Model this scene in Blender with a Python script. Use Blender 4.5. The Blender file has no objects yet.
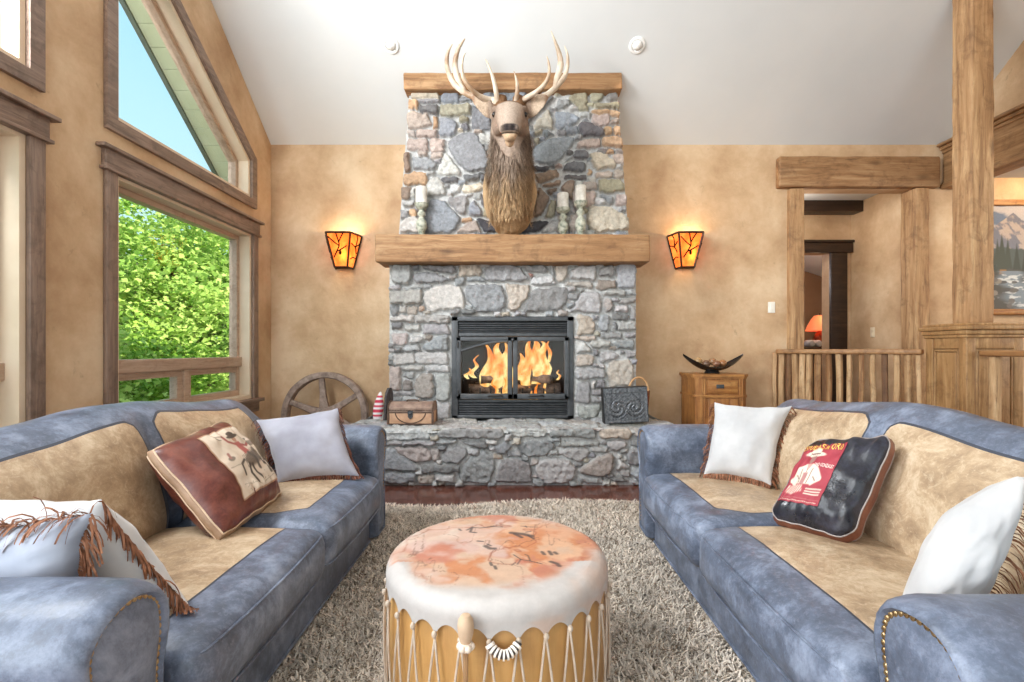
import bpy, bmesh, math, random
import numpy as np
from mathutils import Vector, Matrix, noise
PI = math.pi
rnd = random.Random(7)
C = bpy.context.scene.collection
SC = bpy.context.scene
F = 484.0            # focal length in pixels of the 1024 px wide frame
EYE = 1.08           # height of the camera


def s2l(c):
    c = c / 255.0
    return c / 12.92 if c <= 0.04045 else ((c + 0.055) / 1.055) ** 2.4


def rgb(r, g, b):
    return (s2l(r), s2l(g), s2l(b), 1.0)


# ------------------------------------------------------------------ camera
cam_d = bpy.data.cameras.new('camera')
cam_d.sensor_width = 36.0
cam_d.lens = 36.0 * F / 1024.0
cam_d.shift_y = 9.0 / 1024.0
cam_d.clip_start = 0.02
cam_d.clip_end = 300
cam = bpy.data.objects.new('camera', cam_d)
C.objects.link(cam)
cam.location = (0, 0, EYE)
cam.rotation_euler = (PI / 2, 0, 0)
SC.camera = cam

# ------------------------------------------------------------------ view and sampling
SC.view_settings.view_transform = 'Standard'
SC.view_settings.look = 'None'
SC.view_settings.gamma = 1.0
SC.view_settings.use_curve_mapping = False
SC.view_settings.exposure = 0.05
SC.cycles.use_denoising = True
SC.cycles.max_bounces = 8
SC.cycles.diffuse_bounces = 4
SC.cycles.glossy_bounces = 3
SC.cycles.transmission_bounces = 4
SC.cycles.transparent_max_bounces = 12
SC.cycles.sample_clamp_indirect = 4.0
SC.cycles.caustics_reflective = False
SC.cycles.caustics_refractive = False

# ------------------------------------------------------------------ sky
world = bpy.data.worlds.new('sky')
SC.world = world
world.use_nodes = True
wn = world.node_tree
wn.nodes.clear()
w_out = wn.nodes.new('ShaderNodeOutputWorld')
w_bg = wn.nodes.new('ShaderNodeBackground')
w_tc = wn.nodes.new('ShaderNodeTexCoord')
w_sp = wn.nodes.new('ShaderNodeSeparateXYZ')
w_rp = wn.nodes.new('ShaderNodeValToRGB')
wn.links.new(w_tc.outputs['Generated'], w_sp.inputs[0])
wn.links.new(w_sp.outputs['Z'], w_rp.inputs[0])
w_rp.color_ramp.elements[0].position = 0.0
w_rp.color_ramp.elements[0].color = (0.62, 0.86, 0.82, 1)
w_rp.color_ramp.elements[1].position = 0.62
w_rp.color_ramp.elements[1].color = (0.30, 0.62, 0.85, 1)
wn.links.new(w_rp.outputs[0], w_bg.inputs['Color'])
w_bg.inputs['Strength'].default_value = 1.3
wn.links.new(w_bg.outputs[0], w_out.inputs[0])


# ------------------------------------------------------------------ sun and large lights
def light(name, kind, loc, energy, col, size=None, size_y=None, aim=None, angle=None, blend=0.6):
    d = bpy.data.lights.new(name, kind)
    d.energy = energy
    d.color = col
    if kind == 'AREA':
        d.shape = 'RECTANGLE'
        d.size = size
        d.size_y = size_y or size
    elif kind == 'SUN':
        d.angle = size or 0.01
    elif kind in ('POINT', 'SPOT'):
        d.shadow_soft_size = size or 0.03
        if kind == 'SPOT':
            d.spot_size = angle or 1.4
            d.spot_blend = blend
    o = bpy.data.objects.new(name, d)
    C.objects.link(o)
    o.location = loc
    if aim is not None:
        o.rotation_euler = Vector(aim).to_track_quat('-Z', 'Y').to_euler()
    return o


light('sun', 'SUN', (0, 0, 20), 9.0, (1, 0.95, 0.86), 0.02, aim=(-0.62, 0.35, -0.75))
# added area fills at assumed, unseen rear and side glazing, in place of daylight
light('rear_fill', 'AREA', (0.6, -3.25, 2.0), 105, (0.98, 0.98, 1.0), 6.2, 3.2, aim=(0, 1, 0.12))
light('side_fill', 'AREA', (-2.50, -0.9, 2.3), 190, (0.93, 0.97, 1.0), 2.2, 3.2, aim=(1, 0.45, -0.05))
light('daylight_gable_window', 'AREA', (-2.74, 1.45, 3.3), 235, (0.95, 0.98, 1.0), 1.2, 1.5, aim=(1, 0.6, -0.2))
light('gallery_fill', 'AREA', (7.4, 2.2, 2.0), 60, (1.0, 0.96, 0.9), 3.0, 2.0, aim=(-1, 0.1, 0))  # added area fill standing inside the gallery, which has no window here


# ------------------------------------------------------------------ helpers
def P(px, py, Y):
    """The point that stands at depth Y behind that place of the photograph."""
    return Vector(((px - 512) * Y / F, Y, EYE + (350 - py) * Y / F))


ORG = {}


def thing(name, label, cat, loc=(0, 0, 0), group=None):
    o = bpy.data.objects.new(name, None)
    o.empty_display_size = 0.05
    C.objects.link(o)
    o.location = loc
    o['label'] = label
    o['category'] = cat
    if group:
        o['group'] = group
    ORG[o.name] = Vector(loc)
    return o


def tag(o, label, cat, group=None):
    o['label'] = label
    o['category'] = cat
    if group:
        o['group'] = group
    return o


def link(name, me, mats, parent=None, smooth=True, ang=38, kind=None, label=None):
    """Links a mesh given in world coordinates; its origin is its base, or its thing's origin."""
    if not isinstance(mats, (list, tuple)):
        mats = [mats]
    for m in mats:
        me.materials.append(m)
    n = len(me.vertices)
    co = np.empty(n * 3, dtype=np.float32)
    me.vertices.foreach_get('co', co)
    co = co.reshape(-1, 3)
    if parent is not None:
        org = ORG[parent.name]
    else:
        lo, hi = co.min(0), co.max(0)
        org = Vector(((lo[0] + hi[0]) / 2, (lo[1] + hi[1]) / 2, lo[2]))
    co = co - np.array(org, dtype=np.float32)
    me.vertices.foreach_set('co', co.ravel())
    if smooth:
        me.polygons.foreach_set('use_smooth', [True] * len(me.polygons))
        if ang < 180:
            me.set_sharp_from_angle(angle=math.radians(ang))
    me.update()
    o = bpy.data.objects.new(name, me)
    C.objects.link(o)
    if parent is not None:
        o.parent = parent
    else:
        o.location = org
    ORG[o.name] = Vector(org)
    if kind:
        o['kind'] = kind
    if label:
        o['label'] = label
    return o


def fin(name, bm, mats, parent=None, smooth=True, ang=38, kind=None, label=None, recalc=True):
    if recalc:
        bmesh.ops.recalc_face_normals(bm, faces=bm.faces[:])
    me = bpy.data.meshes.new(name)
    bm.to_mesh(me)
    bm.free()
    return link(name, me, mats, parent, smooth, ang, kind, label)


def struct(name, bm, m, smooth=True, ang=38):
    return fin(name, bm, m, None, smooth, ang, 'structure')


def B():
    return bmesh.new()


def npmesh(name, V, Fq):
    me = bpy.data.meshes.new(name)
    V = np.asarray(V, dtype=np.float32)
    Fq = np.asarray(Fq, dtype=np.int32)
    k = Fq.shape[1]
    me.vertices.add(len(V))
    me.vertices.foreach_set('co', V.ravel())
    me.loops.add(Fq.size)
    me.loops.foreach_set('vertex_index', Fq.ravel())
    me.polygons.add(len(Fq))
    me.polygons.foreach_set('loop_start', np.arange(0, Fq.size, k, dtype=np.int32))
    me.polygons.foreach_set('loop_total', np.full(len(Fq), k, dtype=np.int32))
    me.update(calc_edges=True)
    me.validate()
    return me


def setcol(me, cols, name='Col'):
    a = me.color_attributes.new(name, 'FLOAT_COLOR', 'POINT')
    c = np.ones((len(me.vertices), 4), dtype=np.float32)
    c[:, :3] = cols
    a.data.foreach_set('color', c.ravel())


def setval(me, vals, name='mask'):
    a = me.attributes.new(name, 'FLOAT', 'POINT')
    a.data.foreach_set('value', np.asarray(vals, dtype=np.float32))


def axis_vals(h, r, n):
    if r <= 1e-6:
        return list(np.linspace(-h, h, n + 1))
    v = [-h, -h + 0.35 * r, -h + r]
    k = max(1, n)
    inner = list(np.linspace(-h + r, h - r, k + 1))
    v += inner[1:-1] if h - r > 1e-5 else []
    tail = [h - r, h - 0.35 * r, h] if h - r > 1e-5 else [h - 0.35 * r, h]
    return v + tail


def rbox(bm, c, size, r=0.0, n=(1, 1, 1), M=None, fn=None, mi=0):
    """A box with rounded edges, optionally finely divided and bent by fn(local point)->point."""
    h = [s / 2 for s in size]
    r = min(r, min(h))
    A = [axis_vals(h[i], r, n[i]) for i in range(3)]
    c = Vector(c)
    vd = {}

    def vert(ix):
        if ix in vd:
            return vd[ix]
        p = [A[i][ix[i]] for i in range(3)]
        if r > 0:
            q = [max(-h[i] + r, min(h[i] - r, p[i])) for i in range(3)]
            d = Vector([p[i] - q[i] for i in range(3)])
            if d.length > 1e-9:
                d = d.normalized() * r
            p = [q[i] + d[i] for i in range(3)]
        p = Vector(p)
        if fn:
            p = fn(p)
        if M is not None:
            p = M @ p
        v = bm.verts.new(p + c)
        vd[ix] = v
        return v
    for ax in range(3):
        a, b = [(1, 2), (2, 0), (0, 1)][ax]
        for end in (0, len(A[ax]) - 1):
            for i in range(len(A[a]) - 1):
                for j in range(len(A[b]) - 1):
                    q = []
                    for (di, dj) in ((0, 0), (1, 0), (1, 1), (0, 1)):
                        ix = [0, 0, 0]
                        ix[ax] = end
                        ix[a] = i + di
                        ix[b] = j + dj
                        q.append(vert(tuple(ix)))
                    if end == 0:
                        q.reverse()
                    f = bm.faces.new(q)
                    f.material_index = mi
    return vd


def box(bm, x0, x1, y0, y1, z0, z1, r=0.004, mi=0):
    rbox(bm, ((x0 + x1) / 2, (y0 + y1) / 2, (z0 + z1) / 2), (abs(x1 - x0), abs(y1 - y0), abs(z1 - z0)), r, (1, 1, 1), mi=mi)


def hewn(bm, c, size, amp=0.008, seed=0, M=None, r=0.018, div=0.07, sc=6.0):
    """A hand-hewn timber: rounded arrises and an uneven adzed surface."""
    n = tuple(max(1, int(s / div)) for s in size)
    L = max(size)

    def fn(p):
        d = noise.noise_vector(Vector((p.x * sc + seed * 7.3, p.y * sc + seed * 3.1, p.z * sc)))
        e = noise.noise_vector(p * (sc * 3.2) + Vector((seed, seed, 5)))
        return p + d * amp + e * amp * 0.35
    rbox(bm, c, size, r, n, M, fn)


def ring_faces(bm, a, b, closed=True, mi=0):
    n = len(a)
    for i in range(n if closed else n - 1):
        j = (i + 1) % n
        try:
            f = bm.faces.new((a[i], a[j], b[j], b[i]))
            f.material_index = mi
        except ValueError:
            pass


def tube(bm, pts, radii, n=8, caps=True, mi=0):
    pts = [Vector(p) for p in pts]
    if not isinstance(radii, (list, tuple)):
        radii = [radii] * len(pts)
    rings = []
    up = None
    for i, p in enumerate(pts):
        if i == 0:
            t = pts[1] - pts[0]
        elif i == len(pts) - 1:
            t = pts[-1] - pts[-2]
        else:
            t = pts[i + 1] - pts[i - 1]
        t.normalize()
        if up is None:
            up = Vector((0, 0, 1)) if abs(t.z) < 0.9 else Vector((1, 0, 0))
        u = (up - t * up.dot(t))
        if u.length < 1e-6:
            u = t.orthogonal()
        u.normalize()
        up = u
        v = t.cross(u)
        rings.append([bm.verts.new(p + (u * math.cos(2 * PI * k / n) + v * math.sin(2 * PI * k / n)) * radii[i]) for k in range(n)])
    for a, b in zip(rings[:-1], rings[1:]):
        ring_faces(bm, a, b, mi=mi)
    if caps:
        for rg in (rings[0][::-1], rings[-1]):
            f = bm.faces.new(rg)
            f.material_index = mi
    return rings


def lathe(bm, prof, c=(0, 0, 0), n=24, M=None, mi=0):
    """Turns (radius, height) points round the vertical axis."""
    c = Vector(c)
    rings = []
    for (r, z) in prof:
        ring = []
        for k in range(n):
            p = Vector((max(r, 1e-4) * math.cos(2 * PI * k / n), max(r, 1e-4) * math.sin(2 * PI * k / n), z))
            if M is not None:
                p = M @ p
            ring.append(bm.verts.new(p + c))
        rings.append(ring)
    for a, b in zip(rings[:-1], rings[1:]):
        ring_faces(bm, a, b, mi=mi)
    bm.faces.new(rings[0][::-1]).material_index = mi
    bm.faces.new(rings[-1]).material_index = mi


def ball(bm, c, r, n=10, sc=(1, 1, 1), mi=0):
    prof = [(r * math.sin(PI * i / n), -r * math.cos(PI * i / n)) for i in range(n + 1)]
    lathe(bm, prof, c, max(8, n + 4), Matrix.Diagonal(Vector(sc)), mi)


def prism(bm, poly, fn0, fn1, mi=0):
    """An outline given twice, as fn0(point) and fn1(point), joined by side faces."""
    a = [bm.verts.new(fn0(p)) for p in poly]
    b = [bm.verts.new(fn1(p)) for p in poly]
    bm.faces.new(a[::-1]).material_index = mi
    bm.faces.new(b).material_index = mi
    ring_faces(bm, a, b, mi=mi)


def catmull(pts, k=6, closed=False):
    pts = [Vector(p) for p in pts]
    n = len(pts)
    out = []
    for i in range(n if closed else n - 1):
        if closed:
            p0, p1, p2, p3 = (pts[(i + d) % n] for d in (-1, 0, 1, 2))
        else:
            p0, p1, p2, p3 = pts[max(i - 1, 0)], pts[i], pts[i + 1], pts[min(i + 2, n - 1)]
        for j in range(k):
            t = j / k
            out.append(0.5 * ((2 * p1) + (p2 - p0) * t + (2 * p0 - 5 * p1 + 4 * p2 - p3) * t * t + (3 * p1 - p0 - 3 * p2 + p3) * t ** 3))
    if not closed:
        out.append(pts[-1])
    return out


def lerp(a, b, t):
    return a + (b - a) * t


def dup(root, delta, label=None):
    r = root.copy()
    C.objects.link(r)
    r.location = Vector(root.location) + Vector(delta)
    if label:
        r['label'] = label
    for ch in list(root.children):
        c = ch.copy()
        C.objects.link(c)
        c.parent = r
        for g in list(ch.children):
            d = g.copy()
            C.objects.link(d)
            d.parent = c
    return r


# ---- numpy value noise and a small painting surface for worn, printed or painted colour
_rs = np.random.RandomState(11)
_LAT = _rs.rand(256, 256).astype(np.float32)


def vnoise(x, y, seed=0):
    x = np.asarray(x, dtype=np.float64) + seed * 17.37
    y = np.asarray(y, dtype=np.float64) + seed * 9.71
    xi = np.floor(x).astype(int)
    yi = np.floor(y).astype(int)
    fx = x - xi
    fy = y - yi
    fx = fx * fx * (3 - 2 * fx)
    fy = fy * fy * (3 - 2 * fy)
    a = _LAT[xi & 255, yi & 255]
    b = _LAT[(xi + 1) & 255, yi & 255]
    c = _LAT[xi & 255, (yi + 1) & 255]
    d = _LAT[(xi + 1) & 255, (yi + 1) & 255]
    return (a * (1 - fx) + b * fx) * (1 - fy) + (c * (1 - fx) + d * fx) * fy


def fbm(x, y, seed=0, o=4):
    t = 0
    a = 0.5
    for k in range(o):
        t = t + a * vnoise(x * 2 ** k, y * 2 ** k, seed + k)
        a *= 0.5
    return t / (1 - 0.5 ** o)


def sstep(a, b, x):
    t = np.clip((x - a) / (b - a), 0, 1)
    return t * t * (3 - 2 * t)


class Paint:
    """Colours for scattered points (u, v)."""

    def __init__(self, u, v, col):
        self.u = np.asarray(u, dtype=np.float64)
        self.v = np.asarray(v, dtype=np.float64)
        self.c = np.tile(np.array(col[:3], dtype=np.float64), (len(self.u), 1))

    def mix(self, m, col):
        m = np.clip(m, 0, 1)[:, None]
        self.c = self.c * (1 - m) + np.array(col[:3]) * m

    def poly(self, pts, col, soft=0.004, a=1.0):
        u, v = self.u, self.v
        ins = np.zeros(len(u), dtype=bool)
        d = np.full(len(u), 9.0)
        n = len(pts)
        for i in range(n):
            x0, y0 = pts[i]
            x1, y1 = pts[(i + 1) % n]
            if y0 != y1:
                cr = ((y0 > v) != (y1 > v)) & (u < (x1 - x0) * (v - y0) / (y1 - y0) + x0)
                ins ^= cr
            d = np.minimum(d, self._seg(x0, y0, x1, y1))
        sd = np.where(ins, d, -d)
        self.mix(a * sstep(-soft, soft, sd), col)

    def _seg(self, x0, y0, x1, y1):
        dx, dy = x1 - x0, y1 - y0
        L = dx * dx + dy * dy + 1e-12
        t = np.clip(((self.u - x0) * dx + (self.v - y0) * dy) / L, 0, 1)
        return np.hypot(self.u - x0 - t * dx, self.v - y0 - t * dy)

    def stroke(self, pts, w, col, a=1.0, soft=None):
        d = np.full(len(self.u), 9.0)
        for (x0, y0), (x1, y1) in zip(pts[:-1], pts[1:]):
            d = np.minimum(d, self._seg(x0, y0, x1, y1))
        soft = soft or w * 0.4
        self.mix(a * (1 - sstep(w - soft, w + soft, d)), col)

    def oval(self, cx, cy, rx, ry, col, a=1.0, soft=0.15, rot=0.0):
        c_, s_ = math.cos(rot), math.sin(rot)
        x = (self.u - cx) * c_ + (self.v - cy) * s_
        y = -(self.u - cx) * s_ + (self.v - cy) * c_
        d = np.hypot(x / rx, y / ry)
        self.mix(a * (1 - sstep(1 - soft, 1 + soft, d)), col)


def text_mesh(body, size, extrude=0.0):
    cu = bpy.data.curves.new('lettering', 'FONT')
    cu.body = body
    cu.size = size
    cu.extrude = extrude
    cu.align_x = 'CENTER'
    cu.align_y = 'CENTER'
    o = bpy.data.objects.new('lettering', cu)
    C.objects.link(o)
    dg = bpy.context.evaluated_depsgraph_get()
    me = bpy.data.meshes.new_from_object(o.evaluated_get(dg))
    bpy.data.objects.remove(o)
    return me


# ------------------------------------------------------------------ materials
def nmat(name):
    m = bpy.data.materials.new(name)
    m.use_nodes = True
    nt = m.node_tree
    return m, nt, nt.nodes['Principled BSDF']


def N(nt, kind, **kw):
    n = nt.nodes.new(kind)
    for k, v in kw.items():
        setattr(n, k, v)
    return n


def coords(nt, stretch=(1, 1, 1), rot=(0, 0, 0)):
    tc = N(nt, 'ShaderNodeTexCoord')
    mp = N(nt, 'ShaderNodeMapping')
    mp.inputs['Scale'].default_value = stretch
    mp.inputs['Rotation'].default_value = rot
    nt.links.new(tc.outputs['Object'], mp.inputs[0])
    return mp.outputs[0]


def ntex(nt, co, scale, detail=4, rough=0.55, dist=0.0):
    n = N(nt, 'ShaderNodeTexNoise')
    n.inputs['Scale'].default_value = scale
    n.inputs['Detail'].default_value = detail
    n.inputs['Roughness'].default_value = rough
    n.inputs['Distortion'].default_value = dist
    nt.links.new(co, n.inputs['Vector'])
    return n.outputs[0]


def ramp(nt, fac, stops):
    r = N(nt, 'ShaderNodeValToRGB')
    el = r.color_ramp.elements
    while len(el) < len(stops):
        el.new(0.5)
    for e, (p, c) in zip(el, stops):
        e.position = p
        e.color = c
    nt.links.new(fac, r.inputs[0])
    return r.outputs[0]


def mixc(nt, fac, a, b, mode='MIX'):
    n = N(nt, 'ShaderNodeMix', data_type='RGBA', blend_type=mode)
    for s, v in ((0, fac), (6, a), (7, b)):
        if isinstance(v, (int, float, tuple)):
            n.inputs[s].default_value = v
        else:
            nt.links.new(v, n.inputs[s])
    return n.outputs[2]


def bump(nt, bsdf, h, strength=0.3, dist=0.01, prev=None):
    b = N(nt, 'ShaderNodeBump')
    b.inputs['Strength'].default_value = strength
    b.inputs['Distance'].default_value = dist
    nt.links.new(h, b.inputs['Height'])
    if prev:
        nt.links.new(prev, b.inputs['Normal'])
    nt.links.new(b.outputs[0], bsdf.inputs['Normal'])
    return b.outputs[0]


def plain(name, c1, c2=None, scale=8, rough=0.6, bmp=0.0, bscale=60, metal=0.0, stretch=(1, 1, 1), lo=0.35, hi=0.65, bdist=0.005, spec=0.5, sheen=0.0, coat=0.0):
    m, nt, p = nmat(name)
    co = coords(nt, stretch)
    if c2 is None:
        c2 = tuple(min(1, x * 1.18) for x in c1[:3]) + (1,)
    nt.links.new(ramp(nt, ntex(nt, co, scale, 5), [(lo, c1), (hi, c2)]), p.inputs['Base Color'])
    p.inputs['Roughness'].default_value = rough
    p.inputs['Metallic'].default_value = metal
    p.inputs['Specular IOR Level'].default_value = spec
    p.inputs['Sheen Weight'].default_value = sheen
    p.inputs['Coat Weight'].default_value = coat
    if bmp:
        bump(nt, p, ntex(nt, co, bscale, 4), bmp, bdist)
    return m


def wood(name, light_c, mid_c, dark_c, axis='x', rough=0.6, scale=1.0, bmp=0.35, knots=0.5):
    m, nt, p = nmat(name)
    st = {'x': (1.2, 14, 14), 'y': (14, 1.2, 14), 'z': (14, 14, 1.2)}[axis]
    st2 = {'x': (2.2, 6, 6), 'y': (6, 2.2, 6), 'z': (6, 6, 2.2)}[axis]
    co = coords(nt, tuple(v * scale for v in st))
    co2 = coords(nt, tuple(v * scale for v in st2))
    g = ntex(nt, co, 1.6, 7, 0.68, 0.6)
    col = ramp(nt, g, [(0.28, dark_c), (0.47, mid_c), (0.66, light_c)])
    big = ntex(nt, co2, 0.5, 3)
    col = mixc(nt, ramp(nt, big, [(0.35, (0, 0, 0, 1)), (0.7, (0.75, 0.75, 0.75, 1))]), col, mid_c)
    if knots:
        vo = N(nt, 'ShaderNodeTexVoronoi')
        vo.inputs['Scale'].default_value = 0.75
        nt.links.new(co2, vo.inputs['Vector'])
        kf = ramp(nt, vo.outputs['Distance'], [(0.03, (knots, knots, knots, 1)), (0.16, (0, 0, 0, 1))])
        col = mixc(nt, kf, col, tuple(x * 0.35 for x in dark_c[:3]) + (1,))
    fine = ntex(nt, coords(nt, tuple(v * 2.6 * scale for v in st)), 1.3, 6, 0.75, 0.3)
    col = mixc(nt, ramp(nt, fine, [(0.30, (0.75, 0.75, 0.75, 1)), (0.42, (0, 0, 0, 1))]), col, dark_c)
    col = mixc(nt, ramp(nt, fine, [(0.56, (0, 0, 0, 1)), (0.72, (0.55, 0.55, 0.55, 1))]), col, light_c)
    blot = ntex(nt, coords(nt), 7.0 * scale, 5, 0.65, 0.5)
    col = mixc(nt, ramp(nt, blot, [(0.52, (0, 0, 0, 1)), (0.70, (0.55, 0.55, 0.55, 1))]), col, dark_c)
    nt.links.new(col, p.inputs['Base Color'])
    p.inputs['Roughness'].default_value = rough
    if bmp:
        b1 = bump(nt, p, g, bmp, 0.006)
        bump(nt, p, fine, bmp * 0.8, 0.006, b1)
    return m


def vcol(name, rough=0.7, speck=0.25, sscale=60, bmp=0.4, bscale=40, bdist=0.006, spec=0.4, sheen=0.0):
    m, nt, p = nmat(name)
    a = N(nt, 'ShaderNodeVertexColor', layer_name='Col')
    co = coords(nt)
    n1 = ntex(nt, co, sscale, 6, 0.7)
    v = ramp(nt, n1, [(0.3, (1 - speck, 1 - speck, 1 - speck, 1)), (0.7, (1 + speck * 0.6,) * 3 + (1,))])
    nt.links.new(mixc(nt, 1.0, a.outputs['Color'], v, 'MULTIPLY'), p.inputs['Base Color'])
    p.inputs['Roughness'].default_value = rough
    p.inputs['Specular IOR Level'].default_value = spec
    p.inputs['Sheen Weight'].default_value = sheen
    if bmp:
        bump(nt, p, ntex(nt, co, bscale, 6, 0.65), bmp, bdist)
    return m


def emit(name, col, strength):
    m, nt, p = nmat(name)
    p.inputs['Base Color'].default_value = col
    p.inputs['Emission Color'].default_value = col
    p.inputs['Emission Strength'].default_value = strength
    return m


def pane_mat(name, tint=(1, 1, 1, 1), gloss=0.08):
    m, nt, p = nmat(name)
    out = nt.nodes['Material Output']
    tr = N(nt, 'ShaderNodeBsdfTransparent')
    tr.inputs[0].default_value = tint
    gl = N(nt, 'ShaderNodeBsdfGlossy')
    gl.inputs['Roughness'].default_value = 0.03
    fr = N(nt, 'ShaderNodeFresnel')
    fr.inputs[0].default_value = 1.27
    mx = N(nt, 'ShaderNodeMixShader')
    nt.links.new(fr.outputs[0], mx.inputs[0])
    nt.links.new(tr.outputs[0], mx.inputs[1])
    nt.links.new(gl.outputs[0], mx.inputs[2])
    nt.links.new(mx.outputs[0], out.inputs['Surface'])
    return m


def plaster(name, c_lo, c_mid, c_hi):
    m, nt, p = nmat(name)
    co = coords(nt)
    big = ntex(nt, co, 1.6, 9, 0.66, 0.12)
    col = ramp(nt, big, [(0.34, c_lo), (0.5, c_mid), (0.66, c_hi)])
    fine = ntex(nt, co, 7, 8, 0.72, 0.3)
    sp = ramp(nt, fine, [(0.62, (0, 0, 0, 1)), (0.72, (0.45, 0.45, 0.45, 1))])
    col = mixc(nt, sp, col, tuple(x * 0.62 for x in c_lo[:3]) + (1,))
    nt.links.new(col, p.inputs['Base Color'])
    p.inputs['Roughness'].default_value = 0.75
    bump(nt, p, ntex(nt, co, 9, 7, 0.6, 0.8), 0.4, 0.015)
    return m


def leather(name, dark, mid, lt, tan=None, rough=0.38):
    """Distressed leather; where the mask attribute is positive the tan panel is let in."""
    m, nt, p = nmat(name)
    co = coords(nt)
    n1 = ntex(nt, co, 7, 9, 0.74, 0.25)
    col = ramp(nt, n1, [(0.3, dark), (0.5, mid), (0.68, lt)])
    fine = ntex(nt, co, 55, 6, 0.75, 0.3)
    col = mixc(nt, ramp(nt, fine, [(0.5, (0, 0, 0, 1)), (0.72, (0.45, 0.45, 0.45, 1))]), col, lt)
    if tan:
        at = N(nt, 'ShaderNodeAttribute', attribute_name='mask')
        gt = N(nt, 'ShaderNodeMath', operation='GREATER_THAN')
        gt.inputs[1].default_value = 0.0
        nt.links.new(at.outputs['Fac'], gt.inputs[0])
        n2 = ntex(nt, co, 7, 9, 0.76, 0.4)
        tc = ramp(nt, n2, [(0.33, tan[0]), (0.5, tan[1]), (0.66, tan[2])])
        vo = N(nt, 'ShaderNodeTexNoise')
        vo.inputs['Scale'].default_value = 24
        vo.inputs['Detail'].default_value = 6
        vo.inputs['Roughness'].default_value = 0.8
        vo.inputs['Distortion'].default_value = 2.0
        nt.links.new(co, vo.inputs['Vector'])
        tc = mixc(nt, ramp(nt, vo.outputs[0], [(0.52, (0, 0, 0, 1)), (0.66, (0.6, 0.6, 0.6, 1))]), tc, tan[2])
        col = mixc(nt, gt.outputs[0], col, tc)
        # the stitched seam along the edge of the panel
        ab = N(nt, 'ShaderNodeMath', operation='ABSOLUTE')
        nt.links.new(at.outputs['Fac'], ab.inputs[0])
        lt_ = N(nt, 'ShaderNodeMath', operation='LESS_THAN')
        lt_.inputs[1].default_value = 0.0035
        nt.links.new(ab.outputs[0], lt_.inputs[0])
        col = mixc(nt, lt_.outputs[0], col, dark)
    nt.links.new(col, p.inputs['Base Color'])
    nt.links.new(ramp(nt, n1, [(0.3, (rough - 0.07,) * 3 + (1,)), (0.7, (rough + 0.16,) * 3 + (1,))]), p.inputs['Roughness'])
    p.inputs['Specular IOR Level'].default_value = 0.5
    b1 = bump(nt, p, ntex(nt, co, 9, 5, 0.6, 0.5), 0.25, 0.012)
    bump(nt, p, ntex(nt, co, 140, 3, 0.6), 0.18, 0.002, b1)
    return m


M_ = {}
M_['plaster'] = plaster('tan_plaster', rgb(184, 148, 112), rgb(206, 173, 136), rgb(224, 197, 163))
M_['ceiling'] = plain('white_ceiling_paint', rgb(214, 216, 216), rgb(220, 221, 220), 1.5, 0.85, 0.08, 120)
M_['hewn_x'] = wood('reclaimed_timber_across', rgb(186, 150, 110), rgb(152, 112, 74), rgb(92, 62, 40), 'x', 0.7)
M_['hewn_z'] = wood('reclaimed_timber_upright', rgb(208, 172, 128), rgb(172, 132, 92), rgb(104, 74, 50), 'z', 0.7)
M_['rail_z'] = wood('rough_sawn_baluster', rgb(196, 158, 112), rgb(150, 108, 70), rgb(86, 56, 36), 'z', 0.7)
M_['rail_l'] = wood('pale_rough_baluster', rgb(222, 190, 148), rgb(186, 148, 106), rgb(116, 82, 56), 'z', 0.7)
M_['rail_d'] = wood('dark_rough_baluster', rgb(150, 114, 80), rgb(112, 78, 52), rgb(66, 44, 30), 'z', 0.7)
M_['rail_y'] = wood('handrail_timber', rgb(196, 152, 104), rgb(156, 112, 70), rgb(98, 64, 40), 'y', 0.5)
M_['cab'] = wood('pine_cabinet', rgb(196, 146, 84), rgb(164, 108, 54), rgb(104, 62, 28), 'x', 0.45, 1.2, 0.15)
M_['cabz'] = wood('pine_cabinet_upright', rgb(190, 138, 78), rgb(156, 102, 52), rgb(98, 58, 28), 'z', 0.45, 1.2, 0.15)
M_['oakz'] = wood('oak_panelling', rgb(198, 160, 112), rgb(164, 124, 80), rgb(110, 76, 46), 'z', 0.5, 1.2, 0.2, 0.2)
M_['oaky'] = wood('oak_header', rgb(190, 152, 110), rgb(156, 118, 80), rgb(100, 72, 46), 'y', 0.5, 1.2, 0.2, 0.2)
M_['trim_y'] = wood('grey_brown_trim_along', rgb(166, 142, 126), rgb(134, 112, 98), rgb(84, 68, 58), 'y', 0.5, 1.3, 0.2, 0.4)
M_['trim_z'] = wood('grey_brown_trim_upright', rgb(166, 142, 126), rgb(134, 112, 98), rgb(84, 68, 58), 'z', 0.5, 1.3, 0.2, 0.4)
M_['sash'] = wood('fir_sash', rgb(206, 180, 158), rgb(186, 158, 136), rgb(150, 120, 100), 'y', 0.4, 1.2, 0.1, 0.0)
M_['reveal'] = plain('pale_fir_reveal', rgb(226, 204, 176), rgb(236, 216, 190), 4, 0.5)
M_['dark_wood'] = wood('dark_stained_wood', rgb(74, 52, 38), rgb(52, 36, 26), rgb(28, 19, 14), 'x', 0.45, 1.0, 0.2, 0)
M_['black_metal'] = plain('black_metal', rgb(66, 68, 71), rgb(82, 84, 87), 20, 0.45, 0.06, 200, 0.3)
M_['dark_metal'] = plain('firebox_black', rgb(26, 26, 27), rgb(36, 36, 36), 12, 0.6)
M_['bronze'] = plain('aged_bronze', rgb(62, 44, 32), rgb(88, 66, 48), 18, 0.5, 0.15, 80, 0.5)
M_['leather'] = leather('blue_grey_leather', rgb(60, 65, 77), rgb(95, 104, 122), rgb(144, 154, 174),
                        (rgb(140, 116, 92), rgb(180, 154, 124), rgb(216, 196, 168)))
M_['leather_plain'] = leather('blue_grey_leather_plain', rgb(60, 65, 77), rgb(95, 104, 122), rgb(140, 150, 170))
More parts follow.
